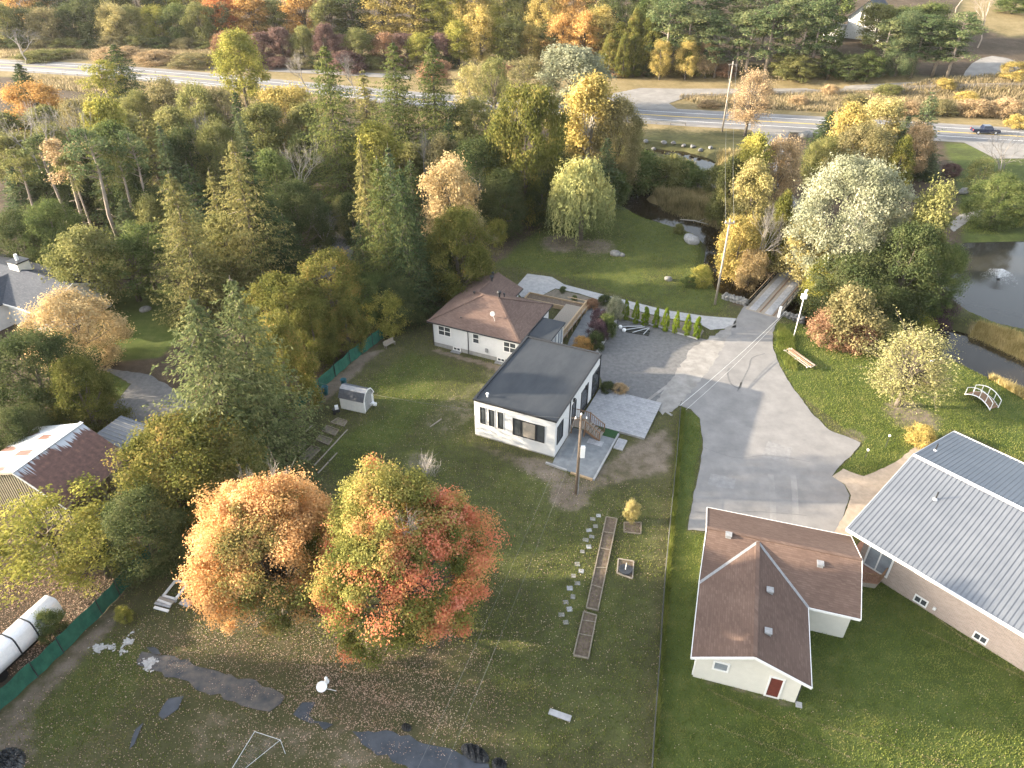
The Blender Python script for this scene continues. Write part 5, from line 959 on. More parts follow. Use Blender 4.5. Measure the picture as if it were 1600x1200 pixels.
# left wood, between the neighbour's house and the highway
T('bigspruce1', 176, 66, 205, 84, 'spruce', 'dark spruce standing against the highway near the left end of guard rail')
T('pine0', 150, 92, 215, 62, 'yellow_green', 'yellow-green pine just in front of the dark roadside spruce')
T('spruce0', 26, 96, 190, 56, 'spruce', 'dark conifer at the left edge below the highway')
T('round0', 38, 128, 205, 85, 'orange', 'small orange tree at the left edge below the highway')
T('round1', 118, 150, 260, 70, 'olive_brown', 'brownish olive tree behind the leaning pines on the left')
T('bare0', 22, 150, 330, 90, None, 'grey leafless tree at the far left of the wood')
T('bare1', 88, 148, 330, 95, None, 'brown-grey leafless tree behind the row of leaning pine trunks', bark='bark')
for i, (tx, ty, by, w, mt, lb) in enumerate([(18, 232, 375, 46, 'olive', 'thin leaning pine trunk nearest the left edge'), (52, 205, 372, 52, 'spruce_grey', 'thin leaning pine with grey-green top, second from the left edge'), (85, 212, 392, 60, 'tan', 'leaning pine with a browned top in the left wood'), (128, 196, 402, 74, 'pine', 'tall leaning pine with the broadest green top in the left wood'),
        (100, 235, 398, 40, 'olive', 'slim bent pine close behind the tall leaning pine'), (172, 215, 392, 52, 'olive', 'crooked pine with pale trunk left of the golden spruces'), (196, 200, 388, 48, 'pine', 'straight pale-trunked pine beside the golden spruces')]):
    T('bare_pine', tx, ty, by, w, mt, lb, 'pine_tree')
T('round2', 145, 148, 320, 82, 'yellow_green', 'yellow-green tree behind the leaning pines'); T('tall0', 165, 185, 340, 70, 'green', 'green tree filling the gap behind the leaning pines')
T('tall1', 60, 262, 345, 70, 'dark_green', 'dark green undergrowth tree under the leafless tree on the left'); T('round1', 105, 285, 350, 75, 'dark_green', 'dark tree low behind the leaning pine trunks')
T('round0', 175, 285, 352, 60, 'olive', 'olive tree in the shade between two pale pine trunks'); T('dense0', 15, 330, 425, 95, 'dark_green', 'dark round bush at the left edge above the chimney', cat='shrub')
T('dense1', 68, 312, 425, 95, 'green', 'green bush behind the neighbour chimney', cat='shrub')
T('spruce1', 219, 176, 345, 66, 'spruce_gold', 'golden-green spruce with an orange tip in the left wood', 'spruce_tree'); T('spruce2', 246, 190, 350, 52, 'spruce_blue', 'slim blue-green spruce right of the orange-tipped one', 'spruce_tree')
T('bigspruce0', 262, 266, 492, 118, 'spruce_gold', 'large golden spruce at the edge of the neighbour lawn', 'spruce_tree'); T('spruce1', 325, 262, 450, 54, 'spruce_gold', 'narrow bright spruce between two large spruces', 'spruce_tree')
T('bigspruce1', 361, 214, 468, 108, 'spruce_gold', 'tall olive spruce in the middle of the left wood', 'spruce_tree'); T('spruce2', 385, 228, 462, 78, 'spruce', 'dark spruce close behind the tall olive spruce', 'spruce_tree')
T('bare2', 306, 172, 330, 90, None, 'pale leafless tree with upright limbs among the spruces'); T('bare1', 452, 216, 345, 70, None, 'rounded pale leafless tree left of the big roadside spruce')
T('dense2', 455, 280, 405, 95, 'dark_green', 'dark green tree below the rounded leafless tree'); T('bare0', 498, 315, 400, 75, None, 'grey leafless tree by the forest track')
T('spruce2', 190, 308, 400, 62, 'spruce_blue', 'small blue spruce beside the neighbour lawn', 'spruce_tree'); T('loose0', 210, 345, 452, 90, 'green', 'grey-green drooping tree at the back of the neighbour lawn')
T('tall1', 250, 118, 230, 60, 'olive_brown', 'olive-brown tree below the guard rail left of the yellow one'); T('round0', 300, 128, 250, 75, 'olive', 'olive tree right below the guard rail')
T('loose1', 340, 135, 250, 60, 'olive_brown', 'thin brownish tree right below the guard rail'); T('spruce2', 366, 140, 265, 46, 'spruce', 'narrow dark spruce below the guard rail', 'spruce_tree')
T('round1', 440, 132, 245, 100, 'yellow', 'golden yellow tree left of the big roadside spruce'); T('round2', 400, 160, 275, 85, 'olive', 'olive tree in front of the golden yellow one')
T('round0', 285, 195, 330, 70, 'dark_green', 'dark tree behind the pale leafless tree'); T('tall0', 420, 230, 380, 70, 'green', 'green tree between the dark spruce and leafless tree'); T('dense0', 330, 190, 330, 80, 'olive', 'olive tree behind the narrow bright spruce')
T('tall1', 470, 205, 300, 60, 'dark_green', 'dark tree left behind the big roadside spruce')
T('bigspruce1', 505, 66, 315, 104, 'spruce_mid', 'tallest spruce, dark green with sunlit edge, standing before the highway', 'spruce_tree'); T('spruce1', 565, 106, 250, 56, 'spruce_gold', 'pale small spruce right of the tallest spruce', 'spruce_tree')
T('bigspruce1', 613, 62, 262, 84, 'spruce_mid', 'dark tall spruce before the highway, left of a similar one', 'spruce_tree'); T('bigspruce0', 673, 56, 265, 84, 'spruce_mid', 'tall spruce before the highway nearest the yellow birch', 'spruce_tree')
T('tall0', 583, 188, 320, 75, 'yellow_green', 'bright yellow-green tree above the row of young spruces')
T('spruce2', 561, 216, 440, 58, 'spruce_gold', 'leftmost of the four young spruces beside the forest track', 'spruce_tree'); T('bigspruce1', 588, 242, 485, 78, 'spruce_mid', 'broad young spruce in front of the row beside forest track', 'spruce_tree')
T('spruce2', 605, 222, 450, 56, 'spruce_blue', 'slim blue-green spruce in the row beside forest track', 'spruce_tree'); T('bigspruce0', 624, 258, 490, 90, 'spruce', 'rightmost dark blue-green spruce in the row beside forest track', 'spruce_tree')
T('bare2', 653, 195, 320, 50, None, 'thin white leafless tree right of the yellow-green one'); T('tall1', 690, 205, 320, 60, 'olive_brown', 'olive-brown tree above the pale salmon tree')
T('round0', 700, 243, 390, 95, 'salmon', 'pale salmon tree right of the blue-green spruces'); T('dense1', 715, 325, 470, 120, 'cedar', 'broad dark cedar at the corner of the back lawn'); T('dense2', 665, 380, 500, 95, 'dark_green', 'dark green bush between the young spruces and brown-roofed house', h_=8)
T('loose1', 735, 330, 455, 80, 'olive_brown', 'pale olive shrub on the right of the dark cedar'); T('shrub0', 777, 341, 382, 34, 'yellow_green', 'small bright green bush at the edge of back lawn', cat='shrub')
T('cedar0', 823, 138, 345, 130, 'cedar', 'massive olive cedar at the back of the willow lawn'); T('dense0', 745, 215, 350, 95, 'dark_green', 'shady dark tree left of the massive cedar'); T('dense2', 785, 262, 365, 75, 'dark_green', 'low dark thicket at the foot of the massive cedar', cat='shrub')
T('bare0', 735, 260, 372, 60, None, 'grey twiggy bush in the shade by the massive cedar', cat='shrub'); T('dense1', 850, 270, 350, 80, 'dark_green', 'dark bush below the massive cedar near the willow', cat='shrub')
T('tall0', 925, 112, 300, 95, 'yellow', 'tall yellow birch behind the weeping willow', bark='bark_pale'); T('bare1', 918, 135, 290, 60, None, 'white-limbed leafless tree within the yellow birch')
T('dense2', 972, 148, 318, 75, 'olive_brown', 'grey-olive tree right of the yellow birch'); T('weeping', 913, 243, 374, 116, 'willow', 'weeping willow standing alone on the back lawn', 'willow_tree')
T('loose0', 732, 98, 215, 52, 'pale_yellow', 'thin pale yellow tree before the highway right of the spruces'); T('loose1', 772, 86, 205, 58, 'olive', 'thin olive tree before the highway above the massive cedar'); T('round0', 735, 150, 260, 70, 'olive', 'olive tree in front of the thin pale yellow tree')
T('round1', 706, 205, 292, 60, 'olive', 'olive tree right below the tall roadside spruce')
T('round2', 900, 68, 172, 118, 'silver', 'pale greyish willow across the highway above the yellow birch'); T('loose0', 820, 88, 172, 70, 'olive_brown', 'olive-brown tree across the highway left of the pale willow'); T('bare2', 850, 90, 170, 48, None, 'white leafless tree across the highway before the pale willow')
T('round2', 362, 42, 168, 80, 'yellow_green', 'lone yellow-green tree with forked trunk beyond the highway')
# creek side
for i, (tx, ty, by, w, mt, lb) in enumerate([(1000, 236, 302, 90, 'green', 'low green willow bush at the left end of the creek island'), (1045, 240, 300, 80, 'olive', 'olive bush in the middle of the creek island'), (1075, 252, 296, 50, 'green', 'small green bush at the right end of the creek island'), (962, 262, 318, 50, 'green', 'green bush by the creek right of the willow'), (985, 195, 240, 46, 'olive', 'tall grey-olive bush on the creek below the guard rail')]):
    T('shrub%d' % (i % 2), tx, ty, by, w, mt, lb, cat='shrub')
for i, (tx, ty, by, w, mt, lb) in enumerate([(1062, 350, 364, 18, 'olive', 'small bush on the creek bank above the white rock'), (1078, 430, 446, 26, 'green', 'low green plant on the lawn near the bridge'), (1100, 415, 446, 32, 'yellow_green', 'yellowish plant on the bank left of the bridge'), (1130, 300, 345, 40, 'olive', 'olive bush under the power lines by the creek')]):
    T('shrub%d' % (i % 2), tx, ty, by, w, mt, lb, cat='shrub')
T('shrub0', 1124, 258, 305, 44, 'olive', 'olive bush on the right bank of the upper creek', cat='shrub'); T('shrub1', 1095, 262, 300, 40, 'green', 'green bush inside the bend of the upper creek', cat='shrub')
# trees along the garden road, left to right and front to back
T('wispy0', 1183, 104, 212, 80, 'tan', 'airy tan tree across the entrance beside the far power pole'); T('tall0', 1186, 205, 345, 60, 'yellow_green', 'bright green-yellow tree right of the power lines')
T('round0', 1230, 212, 340, 62, 'tan', 'pale brown tree left of the garden road'); T('tall1', 1187, 245, 385, 68, 'pale_yellow', 'pale yellow tree between the creek and garden road'); T('tall0', 1150, 240, 350, 50, 'olive', 'olive tree on the creek bank under the power lines')
T('cedar1', 1232, 298, 420, 60, 'cedar', 'golden cedar beside the garden road'); T('round1', 1165, 335, 445, 66, 'yellow', 'yellow tree leaning over the creek near the bridge'); T('bare2', 1198, 310, 450, 60, None, 'grey leafless saplings behind the yellow tree near the bridge')
T('round2', 1180, 388, 456, 50, 'salmon', 'salmon-orange bush at the left rail of the bridge', cat='shrub'); T('round0', 1270, 342, 437, 84, 'pale_yellow', 'broad yellow tree hanging over the bridge'); T('dense0', 1308, 400, 490, 80, 'yellow_green', 'yellow-green tree on the right of the bridge')
T('poplar', 1353, 243, 447, 152, 'silver', 'huge silvery poplar right of the bridge', 'poplar_tree', bark='bark_pale')
T('tall1', 1478, 278, 470, 75, 'olive', 'narrow olive tree at the right flank of the silvery poplar'); T('dense1', 1440, 345, 505, 125, 'dark_green', 'dark green tree between the silvery poplar and pond'); T('dense2', 1350, 395, 510, 130, 'dark_green', 'dark green tree in front of the silvery poplar'); T('dense0', 1490, 380, 490, 75, 'green', 'green bush on the left shore of the pond', cat='shrub')
T('dense1', 1395, 440, 535, 90, 'dark_green', 'dark green bush behind the airy yellow tree', cat='shrub')
# cluster behind the poplar
T('spruce0', 1300, 170, 262, 54, 'spruce', 'dark green spruce left of the yellow tree behind the poplar', 'spruce_tree'); T('tall0', 1340, 158, 282, 66, 'yellow', 'brightest yellow tree in the cluster behind the poplar'); T('round1', 1388, 150, 262, 85, 'pale_yellow', 'pale yellow tree right of the brightest yellow one')
T('spruce1', 1460, 140, 270, 56, 'spruce_blue', 'tall green spruce at the right of the cluster behind poplar', 'spruce_tree'); T('spruce2', 1421, 178, 272, 46, 'spruce_blue', 'small blue spruce within the cluster behind the poplar', 'spruce_tree'); T('round2', 1448, 190, 282, 50, 'tan', 'brownish tree in front of the tall green spruce')
T('spruce2', 1459, 222, 278, 40, 'spruce_blue', 'low blue spruce at the lawn edge right of the poplar', 'spruce_tree'); T('dense0', 1362, 192, 300, 90, 'olive_brown', 'olive-brown tree just behind the crown of the poplar'); T('cedar1', 1419, 212, 312, 58, 'cedar', 'golden olive cedar right behind the poplar crown'); T('dense2', 1303, 212, 290, 66, 'olive', 'olive bush under the dark green spruce', cat='shrub')
T('shrub0', 1490, 256, 273, 30, 'maroon', 'round dark red bush on the lawn right of the cluster', cat='shrub'); T('dense1', 1578, 272, 352, 90, 'green', 'round green tree on the lawn at the right edge'); T('loose0', 1545, 248, 310, 50, 'olive', 'small airy olive tree left of the round green one'); T('bare1', 1592, 200, 300, 80, None, 'pale leafless tree at the right edge by the lot'); T('shrub1', 1592, 325, 350, 36, 'yellow_green', 'yellow-green bush at the foot of the round green tree', cat='shrub')
# around the creek on the right
for i, (tx, ty, by, w, mt, lb) in enumerate([(1345, 450, 540, 92, 'olive_brown', 'tall brownish bush on the lawn edge near the light pole'), (1302, 485, 535, 66, 'rust', 'reddish brown bush right of the light pole'), (1350, 500, 542, 66, 'rust', 'low reddish bush in front of the tall brownish one'), (1475, 462, 500, 60, 'purple', 'purple bush on the path to the pond'), (1435, 482, 530, 60, 'yellow_green', 'yellow-green bush left of the purple one'), (1390, 500, 545, 60, 'olive', 'olive bush behind the airy yellow tree')]):
    T('shrub%d' % (i % 2), tx, ty, by, w, mt, lb, cat='shrub')
T('wispy0', 1447, 512, 634, 150, 'pale_olive', 'airy pale yellow crab tree on the right lawn'); T('shrub0', 1447, 668, 692, 44, 'yellow', 'round yellow-flowered bush at the grey metal roof', cat='shrub', hmax=1.9)
# left foreground, outside the green fence
T('dense1', 92, 457, 572, 142, 'salmon', 'broad salmon-yellow tree in front of the grey-roofed house'); T('round2', 115, 352, 482, 118, 'olive', 'olive tree on the neighbour lawn right of the chimney'); T('loose1', 185, 370, 470, 110, 'green', 'grey-green willowy tree at the top of the neighbour lawn')
T('dense0', 30, 522, 700, 150, 'dark_green', 'large dark bush at the left edge above the barn', cat='shrub', h_=10); T('dense1', 105, 560, 700, 110, 'cedar', 'dark olive bush behind the barn roof', cat='shrub', h_=8.5); T('dense2', 12, 640, 760, 90, 'dark_green', 'dark bush beside the pale slope of barn roof', cat='shrub', h_=6)
T('bigspruce0', 296, 462, 738, 180, 'spruce_grey', 'large grey-green spruce with spreading branches above the barn', 'spruce_tree'); T('bigspruce1', 358, 430, 706, 135, 'spruce_grey', 'large grey-green spruce behind the spreading one', 'spruce_tree')
T('cedar0', 440, 438, 625, 130, 'cedar', 'rounded olive cedar at the green fence, left one of two', h_=9.5); T('cedar0', 508, 402, 600, 125, 'cedar', 'rounded cedar with orange tips at the green fence, right one of two', h_=9.5)
T('cedar0', 428, 497, 642, 95, 'cedar', 'lower olive cedar in front, directly at the green fence'); T('cedar0', 480, 470, 622, 80, 'cedar', 'middle olive cedar between the lower ones at the green fence', h_=8.0); T('cedar1', 535, 470, 590, 70, 'cedar', 'lower golden cedar at the green fence behind the bins', h_=6.5); T('dense1', 575, 425, 545, 85, 'green', 'green bush between the rounded cedars and young spruces', cat='shrub', h_=7); T('dense0', 615, 430, 540, 85, 'dark_green', 'dark green bush at the fence end near the house', cat='shrub', h_=6.5); T('shrub0', 600, 455, 550, 60, 'yellow_green', 'light green bush by the fence end', cat='shrub', h_=5.5)
T('shrub1', 322, 590, 670, 60, 'rust', 'red-brown bush under the large spruces', cat='shrub', h_=4.5); T('dense2', 275, 655, 850, 200, 'cedar', 'huge olive bush between the barn and green fence', cat='shrub', h_=9.5); T('dense1', 345, 680, 815, 130, 'olive', 'olive bush at the fence below the large spruces', cat='shrub', h_=7.5)
T('dense0', 205, 780, 925, 140, 'dark_green', 'dark green bush at the fence corner near the window frames', cat='shrub', h_=7); T('loose0', 50, 790, 950, 200, 'yellow_green', 'yellow-green tree at the left edge in front of the barn', h_=6.0); T('loose1', 135, 830, 960, 120, 'yellow_green', 'thin yellow-green tree between the barn and white trailer', h_=5.0)
T('shrub1', 180, 935, 968, 28, 'yellow_green', 'tiny bright green bush by the green fence', cat='shrub', hmax=1.3); T('shrub0', 65, 955, 1010, 44, 'green', 'dark ivy bush between the white trailer and fence', cat='shrub', h_=2.6)
T('loose1', 400, 585, 680, 70, 'spruce_grey', 'ragged grey-green shrub against the green fence', cat='shrub', h_=5.5)
# garden plants by the house
T('tall1', 990, 782, 815, 24, 'pale_yellow', 'yellow sapling in the small square bed', 'sapling', hmax=3.0)
for tx, ty, by, w, mt, lb in [(938, 482, 512, 30, 'purple', 'purple shrub behind another purple shrub beside the gravel parking'), (936, 500, 532, 32, 'purple', 'purple shrub nearest the orange shrub'), (950, 490, 525, 30, 'green', 'green shrub between the two purple shrubs and the parking'), (932, 518, 545, 30, 'dark_green', 'dark green shrub right of the orange shrub'), (911, 526, 547, 30, 'orange', 'small orange shrub at the back corner of the white annex'),
        (964, 463, 500, 26, 'silver', 'tall pale green shrub at the end of the cedar row'), (880, 447, 457, 10, 'green', 'small round green ball in the garden bed'), (898, 461, 470, 9, 'green', 'second small green ball in the garden bed'), (925, 468, 480, 24, 'rust', 'rusty low plant in the garden bed'), (950, 597, 612, 24, 'dark_green', 'green bush at the corner of the annex by the patio'), (969, 600, 613, 24, 'tan', 'pinkish-tan bush beside the green one at the patio'), (945, 462, 474, 22, 'dark_green', 'low dark plant along the concrete path')]:
    T('shrub%d' % rnd.randrange(2), tx, ty, by, w, mt, lb, cat='shrub')
ordn = ['first', 'second', 'third', 'fourth', 'fifth', 'sixth', 'seventh', 'eighth']
for i, (bx, by, ty) in enumerate([(980, 499, 472), (996, 505, 474), (1011, 508, 482), (1028, 513, 482), (1043, 517, 485), (1060, 521, 490), (1077, 524, 493), (1093, 529, 496)]):
    T('pencil', bx, ty + (i * 5 % 4) - 5, by, 11 + (i * 7 % 5) * 0.6, 'arborvitae', 'narrow bright green cedar, %s in the row counted from the house' % ordn[i], 'pencil_cedar', group='row of small cedars along the gravel parking')
# ------------------------------------------------------------------ the wood beyond the highway
COLW = {'dark_green': 'dark green', 'olive': 'olive', 'olive_brown': 'olive-brown', 'yellow': 'yellow', 'yellow_green': 'yellow-green', 'orange': 'orange', 'red_orange': 'red-orange', 'maroon': 'dark maroon', 'rust': 'rusty', 'green': 'green', 'cedar': 'olive', 'pine': 'dark', 'spruce_grey': 'grey-green', 'pale_yellow': 'pale yellow', 'tan': 'tan', 'spruce_blue': 'blue-green', 'spruce': 'dark'}
def wood(tag_, kinds, rows):
    cnt = {}
    for tx, ty, by, w, kd, mt in rows:
        wd = 'conifer' if kd in ('pine0', 'pine1', 'spruce0', 'spruce1', 'spruce2') else 'cedar' if kd.startswith('cedar') else 'tree'
        k = (COLW[mt], wd); i = cnt.get(k, 0); cnt[k] = i + 1; wood.pending.append((k, i, tag_, tx, ty, by, w, kd, mt))
    for p in [q for q in wood.pending if q[2] == tag_]:
        k, i, _, tx, ty, by, w, kd, mt = p
        lb = '%s %s %s' % (k[0], k[1], tag_) if cnt[k] == 1 else '%s %s %s from left %s' % (ORD[i], k[0], k[1], tag_)
        plant(kd, tx, ty, by, w, mt, lb, group='wood beyond the highway')
wood.pending = []
R_ = ['round0', 'round1', 'round2', 'tall0', 'tall1', 'dense0', 'dense1']
def rows_(spec, by, h, w, j=0):
    out = []
    for x, mt in spec:
        kd = 'pine0' if mt == 'pine' else 'pine1' if mt == 'spruce_grey' else 'cedar1' if mt == 'cedar' else R_[(int(x) * 7 + j) % 7]
        out.append((x + rnd.uniform(-5, 5), by - h * rnd.uniform(0.8, 1.15), by + rnd.uniform(-3, 3), w * rnd.uniform(0.85, 1.25), kd, mt))
    return out
wood('in the wood front left of the lone tree', 0, rows_([(-5, 'olive'), (30, 'dark_green'), (62, 'olive_brown'), (98, 'dark_green'), (135, 'dark_green'), (165, 'pale_yellow'), (200, 'olive'), (235, 'yellow_green'), (268, 'green'), (300, 'olive'), (335, 'olive_brown')], 70, 70, 48))
wood('in the wood back left of the red tree', 0, rows_([(-10, 'dark_green'), (25, 'orange'), (70, 'dark_green'), (115, 'dark_green'), (160, 'olive'), (205, 'olive'), (250, 'green'), (290, 'yellow_green'), (330, 'orange')], 48, 80, 60, 1))
wood('at the wood front behind the tall spruces', 0, rows_([(345, 'rust'), (408, 'maroon'), (440, 'maroon'), (470, 'olive'), (500, 'maroon'), (535, 'maroon'), (565, 'olive'), (600, 'rust'), (632, 'maroon'), (660, 'yellow_green'), (690, 'maroon')], 102, 62, 48, 2))
wood('deep in the wood behind the tall spruces', 0, rows_([(345, 'red_orange'), (385, 'orange'), (425, 'olive'), (465, 'orange'), (505, 'olive'), (545, 'dark_green'), (590, 'yellow'), (640, 'yellow'), (680, 'yellow_green')], 66, 84, 62, 3))
wood('in the wood above the yellow birch', 0, rows_([(715, 'yellow_green'), (745, 'yellow'), (775, 'yellow_green'), (800, 'olive'), (830, 'yellow'), (858, 'olive'), (885, 'orange'), (915, 'orange'), (940, 'yellow'), (970, 'cedar'), (995, 'cedar'), (1020, 'cedar')], 104, 85, 52, 4))
wood('high in the wood above the highway bend', 0, rows_([(700, 'yellow_green'), (740, 'yellow'), (780, 'yellow_green'), (822, 'olive'), (860, 'yellow'), (900, 'orange'), (940, 'olive'), (985, 'dark_green'), (1025, 'green')], 62, 88, 64, 5))
wood('standing beside the side road at the bend', 0, rows_([(950, 'cedar'), (975, 'cedar'), (998, 'cedar'), (1040, 'yellow'), (1075, 'yellow'), (1082, 'yellow_green'), (1115, 'tan')], 122, 62, 34, 1))
wood('in the pine stand left of the white gabled house', 0, rows_([(1055, 'pine'), (1085, 'spruce_grey'), (1110, 'pine'), (1135, 'pine'), (1160, 'spruce_grey'), (1185, 'pine'), (1212, 'pine'), (1240, 'spruce_grey'), (1270, 'pine'), (1296, 'pine')], 118, 112, 58, 2))
wood('in the rear pines left of the white gabled house', 0, rows_([(1050, 'dark_green'), (1085, 'pine'), (1125, 'pine'), (1165, 'spruce_grey'), (1205, 'pine'), (1245, 'pine'), (1285, 'pine'), (1310, 'green')], 84, 108, 66, 3))
wood('in front of the white gabled house', 0, rows_([(1232, 'olive'), (1262, 'olive'), (1300, 'dark_green'), (1335, 'dark_green'), (1362, 'green')], 124, 42, 44, 4))
wood('right of the white gabled house', 0, rows_([(1395, 'spruce_grey'), (1425, 'spruce_blue'), (1452, 'pine'), (1480, 'pine'), (1508, 'pine')], 120, 100, 68, 5) + rows_([(1385, 'olive'), (1420, 'green'), (1460, 'green')], 70, 75, 60, 2))
T('bare2', 1566, -40, 74, 50, 'bark_pine', 'tall bare-trunked tree on the tan lawn at top right', bark='bark_pine'); T('bare2', 1512, -40, 20, 40, 'bark_pine', 'bare trunk at the very top right on the tan lawn', bark='bark_pine'); T('round1', 1590, 95, 128, 40, 'yellow', 'yellow tree at the right edge beside the forecourt')
T('round2', 1590, -5, 22, 60, 'green', 'green tree in the top right corner')
for i, (tx, ty, by, w, mt, lb) in enumerate([(1195, 128, 150, 46, 'tan', 'tan bush on the bank left of the rail fence'), (1250, 138, 165, 50, 'tan', 'tan-brown bush on the bank above the entrance'), (1300, 120, 150, 36, 'tan', 'tan bush poking through the rail fence'), (1340, 132, 168, 60, 'olive_brown', 'olive-brown bush on the dry bank behind the yellow trees'), (1392, 120, 150, 60, 'olive', 'pale olive bush at the rail fence'), (1420, 140, 178, 70, 'tan', 'tan bush on the dry bank left of the pickup'),
        (1475, 142, 178, 70, 'olive_brown', 'brown bush on the dry bank above the pickup'), (1530, 138, 180, 80, 'tan', 'wide tan bush on the dry bank above the pickup'), (1580, 135, 182, 70, 'tan', 'pale tan bush on the dry bank at the right edge'), (1480, 112, 138, 44, 'yellow', 'yellow bush at the rail fence near the forecourt'), (1515, 132, 160, 50, 'yellow', 'low yellow bush on the dry bank'), (1595, 165, 200, 50, 'yellow', 'yellow bush at the right edge above the highway'), (1110, 150, 168, 50, 'tan', 'low tan bush in the middle of the road junction')]):
    T('shrub%d' % (i % 2), tx, ty + (by - ty) * 0.38, by, w * 0.68, mt, lb, cat='shrub')
for i, (tx, ty, by, w, mt, lb) in enumerate([(70, 78, 92, 80, 'olive', 'low olive bush on the verge at the left beyond the highway'), (180, 72, 92, 70, 'tan', 'tan bush on the verge beyond the highway'), (240, 80, 98, 70, 'tan', 'tan bush on the verge right of another one beyond the highway'), (300, 82, 104, 70, 'olive_brown', 'olive-brown bush on the verge left of the lone tree'), (540, 80, 112, 60, 'maroon', 'maroon bush beyond the highway behind the tallest spruce'), (760, 95, 150, 50, 'olive_brown', 'olive-brown bush between the highway and wood'), (680, 92, 128, 50, 'rust', 'rusty bush between the far track and wood')]):
    T('shrub%d' % (i % 2), tx, ty, by, w, mt, lb, cat='shrub')
T('bare0', 20, 40, 100, 70, None, 'pale leafless tree at the left edge beyond the highway'); T('bare2', 545, 76, 150, 50, None, 'pale leafless trees left of the dark tall spruce'); T('bare2', 470, 78, 150, 44, None, 'thin leafless tree by the highway left of the tallest spruce')
# undergrowth filling the woods
U = [(5, 205, 290, 70, 'olive'), (35, 235, 320, 70, 'olive'), (15, 275, 360, 70, 'dark_green'), (70, 190, 290, 60, 'olive'), (-5, 175, 250, 70, 'olive'), (60, 165, 235, 70, 'olive'), (100, 215, 330, 60, 'dark_green'), (150, 255, 360, 60, 'dark_green'), (205, 250, 380, 60, 'dark_green'), (230, 300, 400, 60, 'olive'), (290, 270, 400, 60, 'dark_green'), (300, 330, 440, 60, 'dark_green'), (340, 330, 460, 60, 'olive'), (410, 300, 430, 70, 'dark_green'), (440, 350, 440, 60, 'dark_green'), (490, 312, 375, 55, 'dark_green'), (535, 305, 370, 45, 'olive'), (545, 300, 400, 40, 'dark_green'), (640, 265, 370, 60, 'dark_green'), (600, 222, 290, 60, 'olive'), (640, 220, 290, 60, 'olive'), (545, 215, 280, 50, 'olive'), (700, 200, 310, 50, 'dark_green'), (210, 140, 230, 60, 'olive'), (190, 175, 270, 60, 'olive'), (260, 165, 270, 60, 'olive'), (370, 190, 300, 50, 'dark_green'), (320, 160, 260, 60, 'olive'), (470, 160, 260, 60, 'olive'), (860, 225, 320, 70, 'dark_green'), (790, 190, 300, 60, 'olive'), (890, 180, 290, 60, 'olive'), (950, 230, 320, 50, 'dark_green'), (640, 350, 450, 60, 'dark_green'), (690, 355, 455, 60, 'dark_green'), (560, 360, 470, 50, 'dark_green')]
U.sort()
for i, (tx, ty, by, w, mt) in enumerate(U):
    zone = 'left of the pale leafless tree' if tx < 300 else 'between the pale leafless tree and tallest spruce' if tx < 505 else 'right of the tallest spruce'
    k = sum(1 for u in U[:i] if (u[0] < 300) == (tx < 300) and (u[0] < 505) == (tx < 505)); w_ = {'dark_green': 'dark', 'olive': 'olive'}[mt]
    con = mt == 'dark_green' and i % 3 != 0
    T('spruce%d' % (i % 3) if con else ['tall0', 'round1', 'dense2', 'tall1'][i % 4], tx, ty - (18 if con else 0), by, w, ['spruce_gold', 'spruce', 'spruce_blue'][i % 3] if con else mt, '%s undergrowth tree %s, %s from the left' % (w_, zone, ORD[k]), group='undergrowth of the left wood')
for i in range(20):
    tx = -10 + i * 37; by = 76 if tx < 330 else 106 - max(0, 380 - tx) * 0.1; T('shrub%d' % (i % 2), tx, by - 15 - (i * 7 % 9), by, 46, ['olive', 'dark_green', 'olive_brown', 'maroon'][(i * 3 + i // 4) % 4] if tx > 330 else ['olive', 'dark_green', 'olive_brown'][i % 3], 'low bush at the foot of the far wood, %s from the left edge' % ORD[i], cat='shrub', group='bushes at the foot of the far wood')
for i in range(14):
    tx = 740 + i * 44; by = 118; T('shrub%d' % (i % 2), tx, by - 14 - (i * 5 % 8), by, 42, ['olive', 'rust', 'dark_green', 'olive_brown'][i % 4], 'low bush before the far wood right of the spruces, %s from left' % ORD[i], cat='shrub', group='bushes at the foot of the far wood')
# tall trees just outside the lower left corner, whose shade falls over the lower yard
for i, (x_, y_, h_t, w_t, kd, mt) in enumerate([(-47, 27, 17, 10, 'dense0', 'olive'), (-44, 20.5, 18, 11, 'dense1', 'green'), (-50, 14, 20, 11, 'dense2', 'olive'), (-58, 22, 22, 12, 'dense0', 'dark_green')]):
    t_, c_, W = PROTO[kd]; root = thing('tree', 'tall %s tree beyond the left edge of the lower yard, %s from the back' % (mt.replace('_', ' '), ORD[i]), 'tree', (x_, y_, 0), i * 1.7, 'trees left of the lower yard'); root.scale = (w_t / W, w_t / W, h_t / 10); link('trunk', t_, root); set_mat(link('crown', c_, root), mt)
